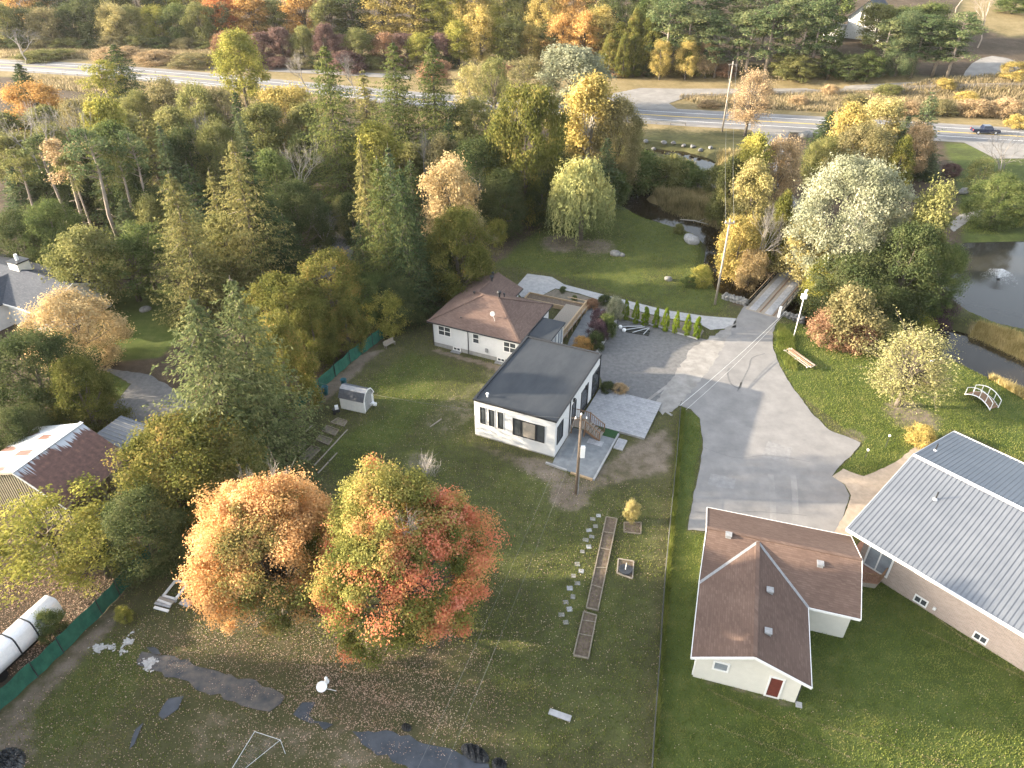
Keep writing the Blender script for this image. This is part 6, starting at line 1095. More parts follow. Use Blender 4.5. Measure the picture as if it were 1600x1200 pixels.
# ------------------------------------------------------------------ small garden shed
SF = Frame(*P(533, 638)[:2], -19.0)
sh = thing('garden_shed', 'small white garden shed with grey roof near the green fence', 'shed', (SF.o[0], SF.o[1], 0), SF.a)
SL, SW = 2.75, 1.9
MB().box(0, SL, 0, SW, 0, 1.45).build('wall', 'white_siding', sh)
prof = [(-0.1, 1.38), (0.16, 1.85), (0.42, 2.22), (0.95, 2.42), (1.48, 2.22), (1.74, 1.85), (2.0, 1.38)]; M('shed_roof', (0.06, 0.066, 0.078), (0.10, 0.106, 0.12), 4, 0.8, 0.2)
for i in range(6):
    (ya, za), (yb, zb) = prof[i], prof[i + 1]; MB().slab([(-0.1, ya, za), (SL + 0.1, ya, za), (SL + 0.1, yb, zb), (-0.1, yb, zb)], 0.05).build('roof_panel', 'shed_roof' if i != 2 else 'paver', sh)
for x in (-0.02, SL + 0.02): MB().add([(x, y, z - 0.03) for y, z in prof], [tuple(range(7))]).build('gable', 'vent_grey', sh)
MB().box(SL, SL + 0.03, 0.3, SW - 0.3, 0.05, 1.8).build('door', 'vent_grey', sh)
ar = MB()
for (a, b) in zip(prof[:-1], prof[1:]): ar.bar((SL + 0.12, a[0], a[1]), (SL + 0.12, b[0], b[1]), 0.05, 0.12)
ar.build('arch_trim', 'white_trim', sh)
for y in (0.05, SW - 0.05): MB().box(SL + 0.0, SL + 0.06, y - 0.06, y + 0.06, 0, 1.45).build('corner_trim', 'white_trim', sh)
def barrel(px, py, lb, s=1.0):
    p = P(px, py); t_ = thing('water_bin', lb, 'bin', p, 0.4, 'teal bins by the green fence', s); MB().lathe([(0.26, 0), (0.33, 0.5), (0.36, 0.95), (0.38, 0.97), (0.33, 0.97), (0.3, 0.6), (0.05, 0.55)], k=14).build('body', 'bin_teal', t_, True); MB().bar((-0.42, 0, 0.9), (0.42, 0, 0.9), 0.06, 0.05).build('handle', 'bin_teal', t_)
barrel(500, 628, 'teal bin nearest the camera in the pair by the green fence'); barrel(509, 616, 'teal bin at the back of the pair by the green fence'); barrel(538, 603, 'single teal bin behind the garden shed', 0.9)
p = P(526, 645); cb = thing('cart', 'small dark cart with white tub at the left side of garden shed', 'cart', p, 0.3); MB().box(-0.35, 0.35, -0.25, 0.25, 0.2, 0.5).build('tray', 'black_plastic', cb); MB().box(-0.1, 0.25, -0.15, 0.2, 0.5, 0.85).build('tub', 'white_metal', cb)
for s in (-0.3, 0.3): MB().tube([(-0.25, s - 0.04, 0.15), (-0.25, s + 0.04, 0.15)], 0.16, 10).build('wheel', 'rubber', cb)
p = P(583, 634); wh = thing('heap_of_tubs', 'small pile of pale tubs right of the garden shed', 'tubs', p, 0.2)
for k in range(4): MB().lathe([(0.13, 0), (0.18, 0.3), (0.15, 0.28)], (0.25 * math.cos(k * 1.7), 0.25 * math.sin(k * 1.7), 0.08 * k), 9).build('tub', 'white_metal', wh)
# ------------------------------------------------------------------ fences
def fence_run(name, label, pts, h, sp, mat, postm, cat='fence', pw=0.08):
    line = []
    P0 = [Vector((*p, 0)) for p in pts]
    for a, b in zip(P0[:-1], P0[1:]):
        L = (b - a).length; k = max(1, round(L / sp)); line += [a.lerp(b, i / k) for i in range(k)]
    line.append(P0[-1]); root = thing(name, label, cat, (line[0].x, line[0].y, 0)); o = line[0]
    for i, q in enumerate(line): MB().tube([(q.x - o.x, q.y - o.y, -0.3), (q.x - o.x, q.y - o.y, h + 0.08)], pw / 2, 6).build('post', postm, root)
    return root, [q - o for q in line]
gf_pts = [tuple(P(x, y)[:2]) for x, y in [(-60, 1175), (0, 1112), (60, 1058), (100, 1020), (160, 960), (215, 902), (290, 820), (360, 745), (405, 697), (440, 666), (500, 611), (548, 568), (600, 528)]]
gfn, gl_ = fence_run('green_fence', 'dark green privacy fence running along the left side of the yard', gf_pts, 1.65, 2.4, 'fence_green', 'dark_trim')
for i, (a, b) in enumerate(zip(gl_[:-1], gl_[1:])):
    d = (b - a).normalized(); nrm = Vector((-d.y, d.x, 0)); m = MB(); K = 8; h1, h2 = 1.62 + rnd.uniform(-0.08, 0.06), 1.62 + rnd.uniform(-0.08, 0.06)
    for s_ in (0, 1):
        for k in range(K + 1):
            t = k / K; w_ = 0.05 * math.sin(t * 9 + i) + 0.03; p_ = a.lerp(b, t) + nrm * (w_ + 0.02 * s_)
            m.v += [(p_.x, p_.y, 0.02), (p_.x + nrm.x * 0.05, p_.y + nrm.y * 0.05, 0.8), (p_.x, p_.y, h1 + (h2 - h1) * t - 0.07 * math.sin(t * math.pi))]
    n3 = 3 * (K + 1)
    for k in range(K):
        for r in range(2):
            q_ = 3 * k + r; m.f += [(q_, q_ + 3, q_ + 4, q_ + 1), (n3 + q_, n3 + q_ + 1, n3 + q_ + 4, n3 + q_ + 3)]
        m.f.append((3 * k + 2, 3 * k + 5, n3 + 3 * k + 5, n3 + 3 * k + 2))
    m.build('panel', 'fence_green', gfn)
wf_pts = [tuple(P(x, y)[:2]) for x, y in [(1062, 642), (1056, 720), (1048, 800), (1038, 905), (1034, 960), (1029, 1040), (1022, 1130), (1015, 1240)]]
wfn, wl_ = fence_run('wire_fence', 'thin wire mesh fence between the yard and garage lawn', wf_pts, 1.15, 2.6, 'wire_steel', 'wire_steel', pw=0.06)
for a, b in zip(wl_[:-1], wl_[1:]):
    m = MB(); m.tube([(*a[:2], 1.15), (*b[:2], 1.15)], 0.02, 4); L = (b - a).length; k = int(L / 0.13)
    for i in range(k + 8):
        for s_ in (1, -1):
            x0, x1 = (i - 8) * 0.13, i * 0.13
            if s_ < 0: x0, x1 = x1, x0
            t0, t1 = x0 / L, x1 / L; z0_, z1_ = 0.03, 1.13
            def cl_(t, z, t_o, z_o):
                if t < 0: z = z + (z_o - z) * (0 - t) / (t_o - t); t = 0
                if t > 1: z = z + (z_o - z) * (1 - t) / (t_o - t); t = 1
                return t, z
            if (t0 <= 0 and t1 <= 0) or (t0 >= 1 and t1 >= 1): continue
            A_ = cl_(t0, z0_, t1, z1_); B_ = cl_(t1, z1_, t0, z0_); pa, pb = a.lerp(b, A_[0]), a.lerp(b, B_[0]); m.tube([(*pa[:2], A_[1]), (*pb[:2], B_[1])], 0.006, 3, cap=False)
    m.build('wire_mesh', 'wire_steel', wfn)
wg = []                                                          # unmown grass along the wire fence
rf_pts = [tuple(G(x, y)[:2]) for x, y in [(1062, 156), (1130, 154), (1200, 151), (1300, 146), (1400, 142), (1500, 139), (1600, 137), (1720, 133)]]
rfn = thing('rail_fence', 'weathered rail fence along the side road on the far bank', 'fence', (*rf_pts[0], tz(*rf_pts[0])))
o = Vector((*rf_pts[0], tz(*rf_pts[0]))); prev = None
for a, b in zip(rf_pts[:-1], rf_pts[1:]):
    a, b = Vector((*a, 0)), Vector((*b, 0)); k = max(1, round((b - a).length / 3.2))
    for i in range(k):
        q = a.lerp(b, i / k); q.z = tz(q.x, q.y); l_ = q - o; MB().box(l_.x - 0.08, l_.x + 0.08, l_.y - 0.08, l_.y + 0.08, l_.z - 0.2, l_.z + 1.25).build('post', 'wood_weathered', rfn)
        if prev is not None:
            for z in (0.45, 0.8, 1.12): MB().bar(prev + Vector((0, 0, z)), l_ + Vector((0, 0, z)), 0.06, 0.13).build('rail', 'wood_weathered', rfn)
        prev = l_
def guard(label, i0, i1, off):
    pts = offset_line(HWY, off)[i0:i1]; o = Vector((pts[0].x, pts[0].y, tz(pts[0].x, pts[0].y))); root = thing('guard_rail', label, 'guard rail', o, 0, 'guard rails of the highway'); pr = None
    for a, b in zip(pts[:-1], pts[1:]):
        k = max(1, round((b - a).length / 3.8))
        for i in range(k):
            q = a.lerp(b, i / k); q.z = tz(q.x, q.y); l_ = q - o; MB().box(l_.x - 0.09, l_.x + 0.09, l_.y - 0.09, l_.y + 0.09, l_.z - 0.2, l_.z + 0.75).build('post', 'wood_weathered', root)
            if pr is not None: MB().bar(pr + Vector((0, -0.12, 0.6)), l_ + Vector((0, -0.12, 0.6)), 0.06, 0.32).build('beam', 'grey_metal', root)
            pr = l_
def hidx(px, py):
    p = G(px, py); return min(range(len(HWY)), key=lambda i: (HWY[i].x - p.x) ** 2 + (HWY[i].y - p.y) ** 2)
guard('long pale guard rail along the left half of the highway', hidx(30, 110), hidx(480, 140), -7.6); guard('guard rail above the creek culvert on the highway', hidx(960, 178), hidx(1110, 186), -7.6)
# ------------------------------------------------------------------ poles and wires
def pole(label, bpx, bpy, top, mat='wood_pole', r=0.15, name='utility_pole', z=None):
    p = G(bpx, bpy); root = thing(name, label, 'pole', p, 0); MB().tube([(0, 0, -0.5), (0.02, 0, top * 0.5), (0, 0.02, top)], [r, r * 0.87, r * 0.72], 10).build('shaft', mat, root, True); return root, p
up, p1 = pole('brown wooden power pole in front of the annex', 900, 771, 8.7)
MB().tube([(0.14, -0.1, 0.0), (0.15, -0.1, 2.6)], 0.05, 6).build('conduit', 'vent_grey', up); MB().box(0.12, 0.5, -0.25, 0.1, 4.3, 5.4).build('meter_cabinet', 'white_metal', up); MB().box(-0.5, 0.5, -0.06, 0.06, 8.2, 8.32).build('crossarm', 'wood_pole', up)
for x in (-0.45, 0.45, 0.0): MB().lathe([(0.03, 0), (0.07, 0.04), (0.04, 0.1), (0.07, 0.14), (0.03, 0.2)], (x, 0, 8.32 if x else 8.7), 8).build('insulator', 'white_metal', up)
up2, p2 = pole('grey wooden power pole on the lawn left of the bridge', 1117, 476, 11.6, 'wood_weathered'); MB().box(-0.6, 0.6, -0.06, 0.06, 11.0, 11.14).build('crossarm', 'wood_weathered', up2)
for x in (-0.5, 0.5): MB().lathe([(0.04, 0), (0.08, 0.05), (0.04, 0.12), (0.07, 0.16), (0.03, 0.22)], (x, 0, 11.14), 8).build('insulator', 'white_metal', up2)
up3, p3 = pole('grey power pole beside the highway above the entrance', 1128, 206, 14.5, 'wood_weathered', 0.18); MB().box(-0.9, 0.9, -0.07, 0.07, 13.8, 13.95).build('crossarm', 'wood_weathered', up3)
lp, p4 = pole('slim white lamp pole beside the wood cart right of the driveway', 1240, 527, 6.3, 'white_metal', 0.07, 'lamp_pole')
MB().box(-0.28, 0.28, -0.2, 0.2, 5.2, 5.75).build('lamp_box', 'white_metal', lp); MB().tube([(0.0, 0, 5.7), (0.25, 0.1, 6.3)], 0.1, 8).build('lamp_head', 'white_metal', lp)
up5, p5 = pole('short broken grey pole among trees at the green fence', 405, 625, 4.6, 'wood_weathered', 0.13)
def wire(label, a, b, sag, r=0.014, mat='wire_steel', group=None):
    a, b = Vector(a), Vector(b); pts = []
    for i in range(21): t = i / 20; q = a.lerp(b, t); q.z -= sag * 4 * t * (1 - t); pts.append(q - a)
    o = MB().tube(pts, r, 5).build('cable', mat); o.location = a; return tag(o, label, 'cable', group)
for s, lb in ((-0.5, 'left overhead wire between the bridge pole and highway pole'), (0.5, 'right overhead wire between the bridge pole and highway pole')): wire(lb, p2 + Vector((s, 0, 11.3)), p3 + Vector((s * 1.5, 0, 14.0)), 2.0, 0.016, 'wire_pale', 'wires over the creek')
tpt = P(640, 1230, 3.0)
for s, lb in ((-0.45, 'left wire from the annex pole across the lower yard'), (0.45, 'right wire from the annex pole across the lower yard')): wire(lb, p1 + Vector((s, 0, 8.45)), (tpt.x + s * 1.6, tpt.y - 6, 8.0), 0.9, 0.006, 'wire_pale', 'wires over the lower yard')
wire('thin wire from the annex pole over the garden shed', p1 + Vector((0, 0, 8.3)), p5 + Vector((0, 0, 4.5)), 1.2, 0.008, 'wire_pale')
w1 = P(1228, 486, 1.6); w2 = P(1062, 634, 1.3)
wire('thick white cable stretched over the driveway from the bridge', w1, w2, 0.35, 0.024, 'cable_white'); wire('second white cable close beside the thick one over the driveway', w1 + Vector((0.1, 0, -0.1)), P(1072, 640, 1.2), 0.5, 0.014, 'cable_white')
# ------------------------------------------------------------------ bridge over the creek
A, B, C_, D_ = P(1170, 480), P(1222, 426), P(1260, 436), P(1216, 491)
br = thing('road_bridge', 'narrow plank bridge with metal railings over the creek', 'bridge', (A + D_) / 2)
bo_ = (A + D_) / 2; L1 = lambda q: q - bo_; dv = ((B + C_) / 2 - bo_); LB = dv.length; dv.normalize(); sv_ = Vector((dv.y, -dv.x, 0)); WB = 4.1
def bp(s, w, z=0): return dv * s + sv_ * w + Vector((0, 0, z))
MB().obox(bp(LB / 2, 0, -0.2), dv * (LB / 2 + 1.0), sv_ * (WB / 2 - 0.05), Vector((0, 0, 0.22))).build('slab', 'concrete', br)
plm = MB()
plm.obox((0, 0, 0), dv * 0.19, sv_ * (WB / 2), (0, 0, 0.03)); pme = plm.mesh('deck_plank', 'wood_weathered'); nk = int((LB + 1.6) / 0.4)
for k in range(nk): link('deck_plank', pme, br, bp(-0.8 + 0.4 * k, 0, 0.052 + rnd.uniform(0, 0.008)))
for w in (-1.15, 0.85):
    for e in (-0.3, 0.0, 0.3): MB().obox(bp(LB / 2, w + e, 0.12), dv * (LB / 2 + 0.8), sv_ * 0.14, Vector((0, 0, 0.025))).build('runner_board', 'paver', br)
for w in (-0.2, 1.55): MB().obox(bp(LB / 2, w, 0.12), dv * (LB / 2 + 0.8), sv_ * 0.05, Vector((0, 0, 0.03))).build('rail_strip', 'wood_brown', br)
for w in (-WB / 2, WB / 2):
    for k in range(6): MB().obox(bp(LB * k / 5, w, 0.5), dv * 0.05, sv_ * 0.05, Vector((0, 0, 0.62))).build('railing_post', 'wire_steel', br)
    for z in (0.6, 1.08): MB().bar(bp(-0.2, w, z), bp(LB + 0.2, w, z), 0.06, 0.07).build('railing', 'wood_tan' if (w < 0 and z > 1) else 'wire_steel', br)
MB().obox(bp(-0.6, WB / 2 + 0.1, 0.75), dv * 0.18, sv_ * 0.15, Vector((0, 0, 0.75))).build('end_post', 'white_metal', br)
for s, lb in ((-1, 'grey stone gabion at the left bank beside the bridge'), (1, 'grey stone gabion under the right side of the bridge')):
    q = P(1148, 470) if s < 0 else P(1236, 497, -0.6); g_ = thing('gabion', lb, 'gabion', q, math.atan2(sv_.y, sv_.x), 'gabions at the bridge'); rr = random.Random(5 + s)
    for i in range(7):
        for j in range(2):
            for kz in range(3):
                m = MB(); m.obox((0, 0, 0), (0.26, 0, 0), (0, 0.3, 0), (0, 0, 0.17)); m.v = [tuple(c * rr.uniform(0.7, 1.15) for c in v) for v in m.v]; o_ = m.build('stone', 'stone', g_, True); o_.location = ((i - 3) * 0.46, (j - 0.5) * 0.55, kz * 0.33 - 0.3); o_.rotation_euler = (rr.random(), rr.random(), rr.random() * 6)
# ------------------------------------------------------------------ little white footbridge on the lawn
q = P(1533, 627); fb = thing('footbridge', 'small white arched footbridge standing on the right lawn', 'footbridge', q, math.radians(112))
def arc(s): return 0.55 * (1 - (s / 1.5) ** 2)
for k in range(12):
    s = -1.5 + 3.0 * (k + 0.5) / 12; o_ = MB().box(-0.115, 0.115, -0.55, 0.55, -0.02, 0.02).build('plank', 'wood_brown', fb); o_.location = (s, 0, arc(s) + 0.12); o_.rotation_euler = (0, -math.atan(-1.1 * s / 2.25), 0)
for y in (-0.6, 0.6):
    ss = [-1.5 + 0.3 * k for k in range(11)]; MB().tube([(s, y, arc(s) + 0.08) for s in ss], 0.06, 5).build('arch_beam', 'white_metal', fb); MB().tube([(s, y, arc(s) + 0.95) for s in ss], 0.045, 5).build('handrail', 'white_metal', fb)
    for s in (-1.5, -0.75, 0, 0.75, 1.5): MB().tube([(s, y, arc(s)), (s, y, arc(s) + 0.95)], 0.04, 5).build('railing_post', 'white_metal', fb)
# ------------------------------------------------------------------ wood cart, lumber on the parking, pickup, trailer
q = P(1248, 562); wc = thing('wood_cart', 'low frame loaded with long wooden poles below the lamp pole', 'cart', q, math.radians(112))
for y in (-0.5, 0.5): MB().bar((-2.0, y, 0.3), (2.0, y, 0.3), 0.08, 0.1).build('frame_rail', 'wood_weathered', wc)
for x in (-1.9, 0, 1.9): MB().bar((x, -0.6, 0.25), (x, 0.6, 0.25), 0.08, 0.08).build('cross_beam', 'white_metal', wc)
for k in range(7): MB().tube([(-2.2 + rnd.uniform(-0.2, 0.2), -0.4 + 0.13 * k, 0.45 + 0.06 * (k % 3)), (1.6 + rnd.uniform(-0.3, 0.5), -0.35 + 0.12 * k, 0.42 + 0.06 * (k % 2))], 0.06, 6).build('pole', 'wood_brown' if k % 2 else 'wood_weathered', wc)
q = P(998, 519); lf = thing('folded_frames', 'pile of dark metal racks and pale tubes on the gravel parking', 'racks', q, math.radians(-20))
for k in range(4): MB().box(-1.6, 1.3, -0.6 + 0.3 * k, -0.4 + 0.3 * k, 0.05 + 0.08 * (k % 2), 0.18 + 0.08 * (k % 2)).build('rack', 'wire_steel', lf)
for a_, b_ in (((-2.2, 0.1), (0.2, 1.0)), ((-1.7, -0.6), (0.5, 0.9)), ((-0.6, -0.8), (1.0, 0.8)), ((0.7, -0.8), (1.1, 0.8))): MB().tube([(*a_, 0.3), (*b_, 0.36)], 0.05, 6).build('tube', 'galvanised', lf)
for x, y in ((-2.3, 0.05), (-1.7, -0.55)): MB().lathe([(0.05, 0), (0.2, 0.05), (0.26, 0.25), (0.18, 0.42), (0.05, 0.46)], (x, y, 0.02), 10).build('sack', 'white_metal', lf, True)
q = G(1538, 209); tk = thing('pickup_truck', 'dark navy pickup truck driving on the highway', 'pickup', (q.x, q.y, q.z + 0.075), math.radians(-8))
prof = [(-2.85, 0.45), (-2.85, 1.05), (-1.0, 1.08), (-0.95, 1.1), (-0.75, 1.75), (0.75, 1.78), (1.35, 1.12), (2.5, 1.02), (2.8, 0.85), (2.82, 0.42)]
m = MB(); n_ = len(prof)
m.v = [(x, -0.93 + (0.14 if z > 1.2 else 0), z) for x, z in prof] + [(x, 0.93 - (0.14 if z > 1.2 else 0), z) for x, z in prof]; m.f = [tuple(range(n_)), tuple(range(n_, 2 * n_))[::-1]] + [(i, n_ + i, n_ + (i + 1) % n_, (i + 1) % n_) for i in range(n_)]
body = m.build('body', 'truck_paint', tk, bevel=0.05)
MB().box(-2.75, -1.05, -0.78, 0.78, 1.06, 1.1).build('cargo_bed', 'black_plastic', tk)
for y in (-0.84, 0.84): MB().add([(-0.7, y, 1.18), (0.75, y, 1.18), (0.55, y, 1.66), (-0.6, y, 1.66), (-0.7, y * 0.98, 1.18), (0.75, y * 0.98, 1.18), (0.55, y * 0.98, 1.66), (-0.6, y * 0.98, 1.66)], [(0, 1, 2, 3), (7, 6, 5, 4), (0, 4, 5, 1), (1, 5, 6, 2), (2, 6, 7, 3), (3, 7, 4, 0)]).build('side_window', 'truck_glass', tk)
MB().slab([(1.32, -0.7, 1.17), (1.32, 0.7, 1.17), (0.82, 0.66, 1.75), (0.82, -0.66, 1.75)], 0.03).build('windscreen', 'truck_glass', tk)
for x in (-1.75, 1.8):
    for y in (-0.88, 0.88):
        w_ = MB().tube([(x, y - 0.12, 0.4), (x, y + 0.12, 0.4)], 0.4, 16).build('wheel', 'rubber', tk); MB().tube([(x, y + (0.125 if y > 0 else -0.125), 0.4), (x, y + (0.13 if y > 0 else -0.13), 0.4)], 0.22, 12).build('rim', 'galvanised', w_)
for y in (-0.7, 0.7): MB().box(2.8, 2.84, y - 0.15, y + 0.15, 0.68, 0.84).build('headlight', 'white_metal', tk); MB().box(-2.88, -2.84, y - 0.12, y + 0.12, 0.72, 1.0).build('tail_light', 'lamp_red', tk)
a_, b_ = P(0, 1010, 2.6), P(83, 935, 2.6); tdir = (b_ - a_).normalized(); tl = thing('white_trailer', 'long white rounded trailer with dark straps at the lower left', 'trailer', (b_.x, b_.y, 0), math.atan2(tdir.y, tdir.x))
prof = [(0.0, 0.7), (-0.12, 0.85), (-0.14, 1.4), (-0.10, 2.1), (0.0, 2.35), (0.15, 2.42), (0.9, 2.42), (1.1, 2.3), (1.15, 1.2), (1.1, 0.7)]; m = MB(); n_ = len(prof)
for x in (0.15, -11.0): m.v += [(x, y, z) for y, z in prof]
m.f = [tuple(range(n_))[::-1], tuple(range(n_, 2 * n_))] + [(i, (i + 1) % n_, n_ + (i + 1) % n_, n_ + i) for i in range(n_)]; m.build('body', 'white_metal', tl, True)
for x in (-2.0, -3.4, -6.5): s_ = MB(); s_.v = []; pf = prof[:8]; s_.tube([(x, y * 1.0 + (-0.02 if y < 0.5 else 0.02), z + (0.02 if z > 2.3 else 0)) for y, z in pf], 0.05, 4); s_.build('strap', 'dark_trim', tl)
MB().box(-10.8, 0.0, 0.1, 1.0, 0.4, 0.7).build('chassis', 'black_paint', tl)
for x in (-5, -6): MB().tube([(x, -0.05, 0.4), (x, 0.25, 0.4)], 0.4, 14).build('wheel', 'rubber', tl)
# ------------------------------------------------------------------ raised beds, stepping stones
def bed(label, px, div, mat='wood_weathered', h=0.22, group='timber garden beds', soil='soil'):
    pts = [P(x, y) for x, y in px]; o = pts[0].copy(); root = thing('raised_bed', label, 'garden bed', o, 0, group); l_ = [q - o for q in pts]
    for a, b in zip(l_, l_[1:] + l_[:1]): MB().bar(a + Vector((0, 0, h / 2)), b + Vector((0, 0, h / 2)), 0.09, h).build('board', mat, root)
    for t0, t1 in div: MB().bar(l_[0].lerp(l_[3], t0) + Vector((0, 0, h / 2 - 0.015)), l_[1].lerp(l_[2], t1) + Vector((0, 0, h / 2 - 0.015)), 0.07, h - 0.03).build('divider', mat, root)
    m = MB(); m.prism([(q.x, q.y) for q in l_], 0.0, h * 0.35); m.build('soil', soil, root); return root
bed('long five-part timber bed beside the stepping stones', [(947, 809), (964, 812), (934, 955), (916, 951)], [(0.18, 0.18), (0.37, 0.37), (0.59, 0.57), (0.77, 0.78)], 'old_timber', 0.16); bed('shorter three-part timber bed in line below the long one', [(912, 957), (932, 963), (919, 1030), (896, 1025)], [(0.2, 0.16), (0.52, 0.5)], 'old_timber', 0.16)
bed('small square timber bed with the yellow sapling', [(975, 817), (1002, 817), (1001, 835), (975, 832)], [], 'old_timber', 0.1); bed('square timber bed holding a dark tub', [(966, 874), (990, 878), (988, 905), (964, 896)], [], 'wood_weathered', 0.12)
for px, lb in (([(528, 654), (542.5, 659), (537, 667), (517, 661)], 'small bed frame nearest the garden shed'), ([(511, 666), (529, 673), (523, 681), (504, 674)], 'small bed frame, middle of three below the garden shed'), ([(500, 681), (519, 687.5), (513, 696), (494, 688)], 'small bed frame, lowest of three below the garden shed'), ([(465, 688), (480, 693), (461, 712), (445, 707)], 'long greenish bed frame nearest the green fence'), ([(487.5, 697), (501, 702), (482, 721), (467, 717)], 'long bed frame right of the greenish one')): bed(lb, px, [], 'old_timber', 0.14, 'bed frames near the shed', 'mulch')
for (a_, b_, lb) in (((488, 665), (478, 675), 'short pale plank near the green fence'), ((543, 672), (491, 728), 'long plank lying right of the bed frames'), ((527, 708), (497, 740), 'pale plank lying behind the orange maple'), ((858, 1112), (892, 1124), 'white-grey plank lying in the grass at the bottom'), ((690, 655), (672, 668), 'thin plank edge left of the annex')):
    q, r_ = P(*a_), P(*b_); w_ = 0.42 if 'white-grey' in lb else 0.11; o_ = MB().bar((0, 0, 0.06), (r_ - q) + Vector((0, 0, 0.06)), w_, 0.07).build('plank', 'paver' if 'white-grey' in lb else 'wood_weathered'); o_.location = q; tag(o_, lb, 'plank', 'planks lying in the grass')
stm = MB().box(-0.2, 0.2, -0.2, 0.2, 0, 0.05).mesh('stepping_stone', 'paver')
SS = [(300, 183), (264, 205), (282, 250), (241, 275), (258, 315), (221, 336), (240, 378), (199, 408), (168, 487), (192, 530), (145, 560), (168, 607), (121, 637), (141, 690), (96, 724), (119, 768), (69, 803), (96, 850)]
for i, (x, y) in enumerate(SS):
    q = P(860 + x / 4, 760 + y / 4); o_ = link('stepping_stone', stm, None, q, rnd.uniform(-0.25, 0.15), 'old_slab' if i % 3 else 'paver', (0.85 + 0.3 * rnd.random(), 0.85 + 0.25 * rnd.random(), 0.7)); w_ = ORD[i]
    tag(o_, 'square stepping stone, %s in the double line counted from the annex end' % w_, 'stepping stone', 'stepping stones by the long timber bed')
q = P(977, 892); tb = thing('plant_tub', 'round dark tub with a pale stake in the square bed', 'tub', q); MB().lathe([(0.5, 0), (0.55, 0.2), (0.5, 0.22), (0.1, 0.18)], k=14).build('rim', 'black_plastic', tb); MB().tube([(0, 0, 0.1), (0.02, 0, 0.9)], 0.03, 5).build('stake', 'white_metal', tb)
# ------------------------------------------------------------------ odds and ends of the lower yard
def tarp(label, px, seed, mat='black_plastic', off=0.05):
    o_ = sheet('plastic_sheet', px, off, mat, 0.35, kind='thing', rag=0.16); r_ = random.Random(seed)
    for v in o_.data.vertices: v.co.z += 0.012 * math.sin(v.co.x * 2.3 + seed) + 0.012 * math.sin(v.co.y * 3.1) + r_.uniform(0, 0.012)
    return tag(o_, label, 'plastic sheet', 'black plastic sheets')
M('faded_plastic', (0.032, 0.04, 0.052), (0.062, 0.071, 0.086), 1.2, 0.5, 0.5, fine=7); M('dirty_plastic', (0.035, 0.041, 0.05), (0.11, 0.098, 0.085), 1.3, 0.65, 0.5, fine=7)
tarp('long dirty black plastic sheet below the orange maple', [(220, 1018), (252, 1022), (300, 1036), (352, 1052), (400, 1066), (446, 1085), (442, 1102), (420, 1110), (380, 1103), (330, 1084), (262, 1056), (216, 1040)], 1, 'dirty_plastic'); tarp('dark faded plastic sheet at the bottom centre', [(548, 1143), (600, 1142), (650, 1156), (706, 1170), (760, 1196), (770, 1215), (660, 1210), (590, 1178)], 2, 'faded_plastic')
tarp('small dark plastic scrap at the end of the long sheet', [(470, 1098), (490, 1096), (482, 1118), (520, 1135), (505, 1140), (462, 1115)], 3, 'faded_plastic'); tarp('torn plastic scrap left of the wire cage', [(262, 1092), (285, 1086), (278, 1108), (258, 1122), (246, 1118)], 4, 'faded_plastic'); tarp('narrow plastic scrap near the lower left', [(210, 1140), (222, 1128), (214, 1160), (200, 1172)], 5, 'faded_plastic'); tarp('folded dark flap at the upper end of the long sheet', [(228, 1014), (240, 1012), (256, 1023), (238, 1024)], 6, 'black_plastic', 0.2)
def crumple(label, px, py, a, b, h, seed, mat='black_plastic', name='plastic_heap', cat='plastic heap'):
    rng = np.random.default_rng(seed); q = P(px, py); m = MB(); N_ = 30
    for i in range(N_):
        for j in range(N_):
            x, y = (i / (N_ - 1) * 2 - 1), (j / (N_ - 1) * 2 - 1); r_ = math.hypot(x, y); z = max(0, 1 - r_ * r_) ** 0.6 * h * (0.55 + 0.45 * abs(math.sin(x * 7 + y * 3 + seed)) + 0.3 * abs(math.sin(y * 9 - x * 4))) * rng.uniform(0.75, 1.15); m.v.append((x * a, y * b, z - 0.02))
    for i in range(N_ - 1):
        for j in range(N_ - 1):
            if math.hypot((i + 0.5) / (N_ - 1) * 2 - 1, (j + 0.5) / (N_ - 1) * 2 - 1) < 1.0: m.f.append((i * N_ + j, (i + 1) * N_ + j, (i + 1) * N_ + j + 1, i * N_ + j + 1))
    o_ = m.build(name, mat); o_.location = q; o_.rotation_euler = (0, 0, -0.5); return tag(o_, label, cat)
crumple('crumpled heap of black plastic at the bottom centre', 742, 1178, 1.0, 0.5, 0.55, 3); crumple('smaller crumpled black plastic right of the big heap', 780, 1195, 0.5, 0.4, 0.35, 5); crumple('small black bag lying in the fallen leaves', 635, 1137, 0.35, 0.25, 0.3, 8); crumple('dark heap of refuse at the lower left corner', 15, 1190, 1.1, 0.8, 0.5, 12)
for px, py, a, b, lb in ((160, 1014, 0.75, 0.3, 'white powdery patch in the grass near the green fence'), (199, 1008, 0.28, 0.75, 'white powdery streak in the grass right of another patch'), (234, 1038, 0.4, 0.4, 'white crust on the upper end of the black sheet')):
    q = P(px, py); rg_ = np.random.default_rng(int(px)); n_ = 260; XY_ = rg_.normal(size=(n_, 2)) * np.array([a, b]) * 0.5; bl = np.sin(XY_[:, 0] * 6 + px) + np.sin(XY_[:, 1] * 7) > -0.6; XY_ = XY_[bl]
    me_ = leaves('powder_patch', np.column_stack([XY_, np.full(len(XY_), 0.07)]), np.array([0, 0, 1.0]) + rg_.normal(size=(len(XY_), 3)) * 0.2, 0.09, rg_, 'powder', 0.8); o_ = link('powder_patch', me_, None, q); tag(o_, lb, 'powder', 'white powder patches', 'stuff')
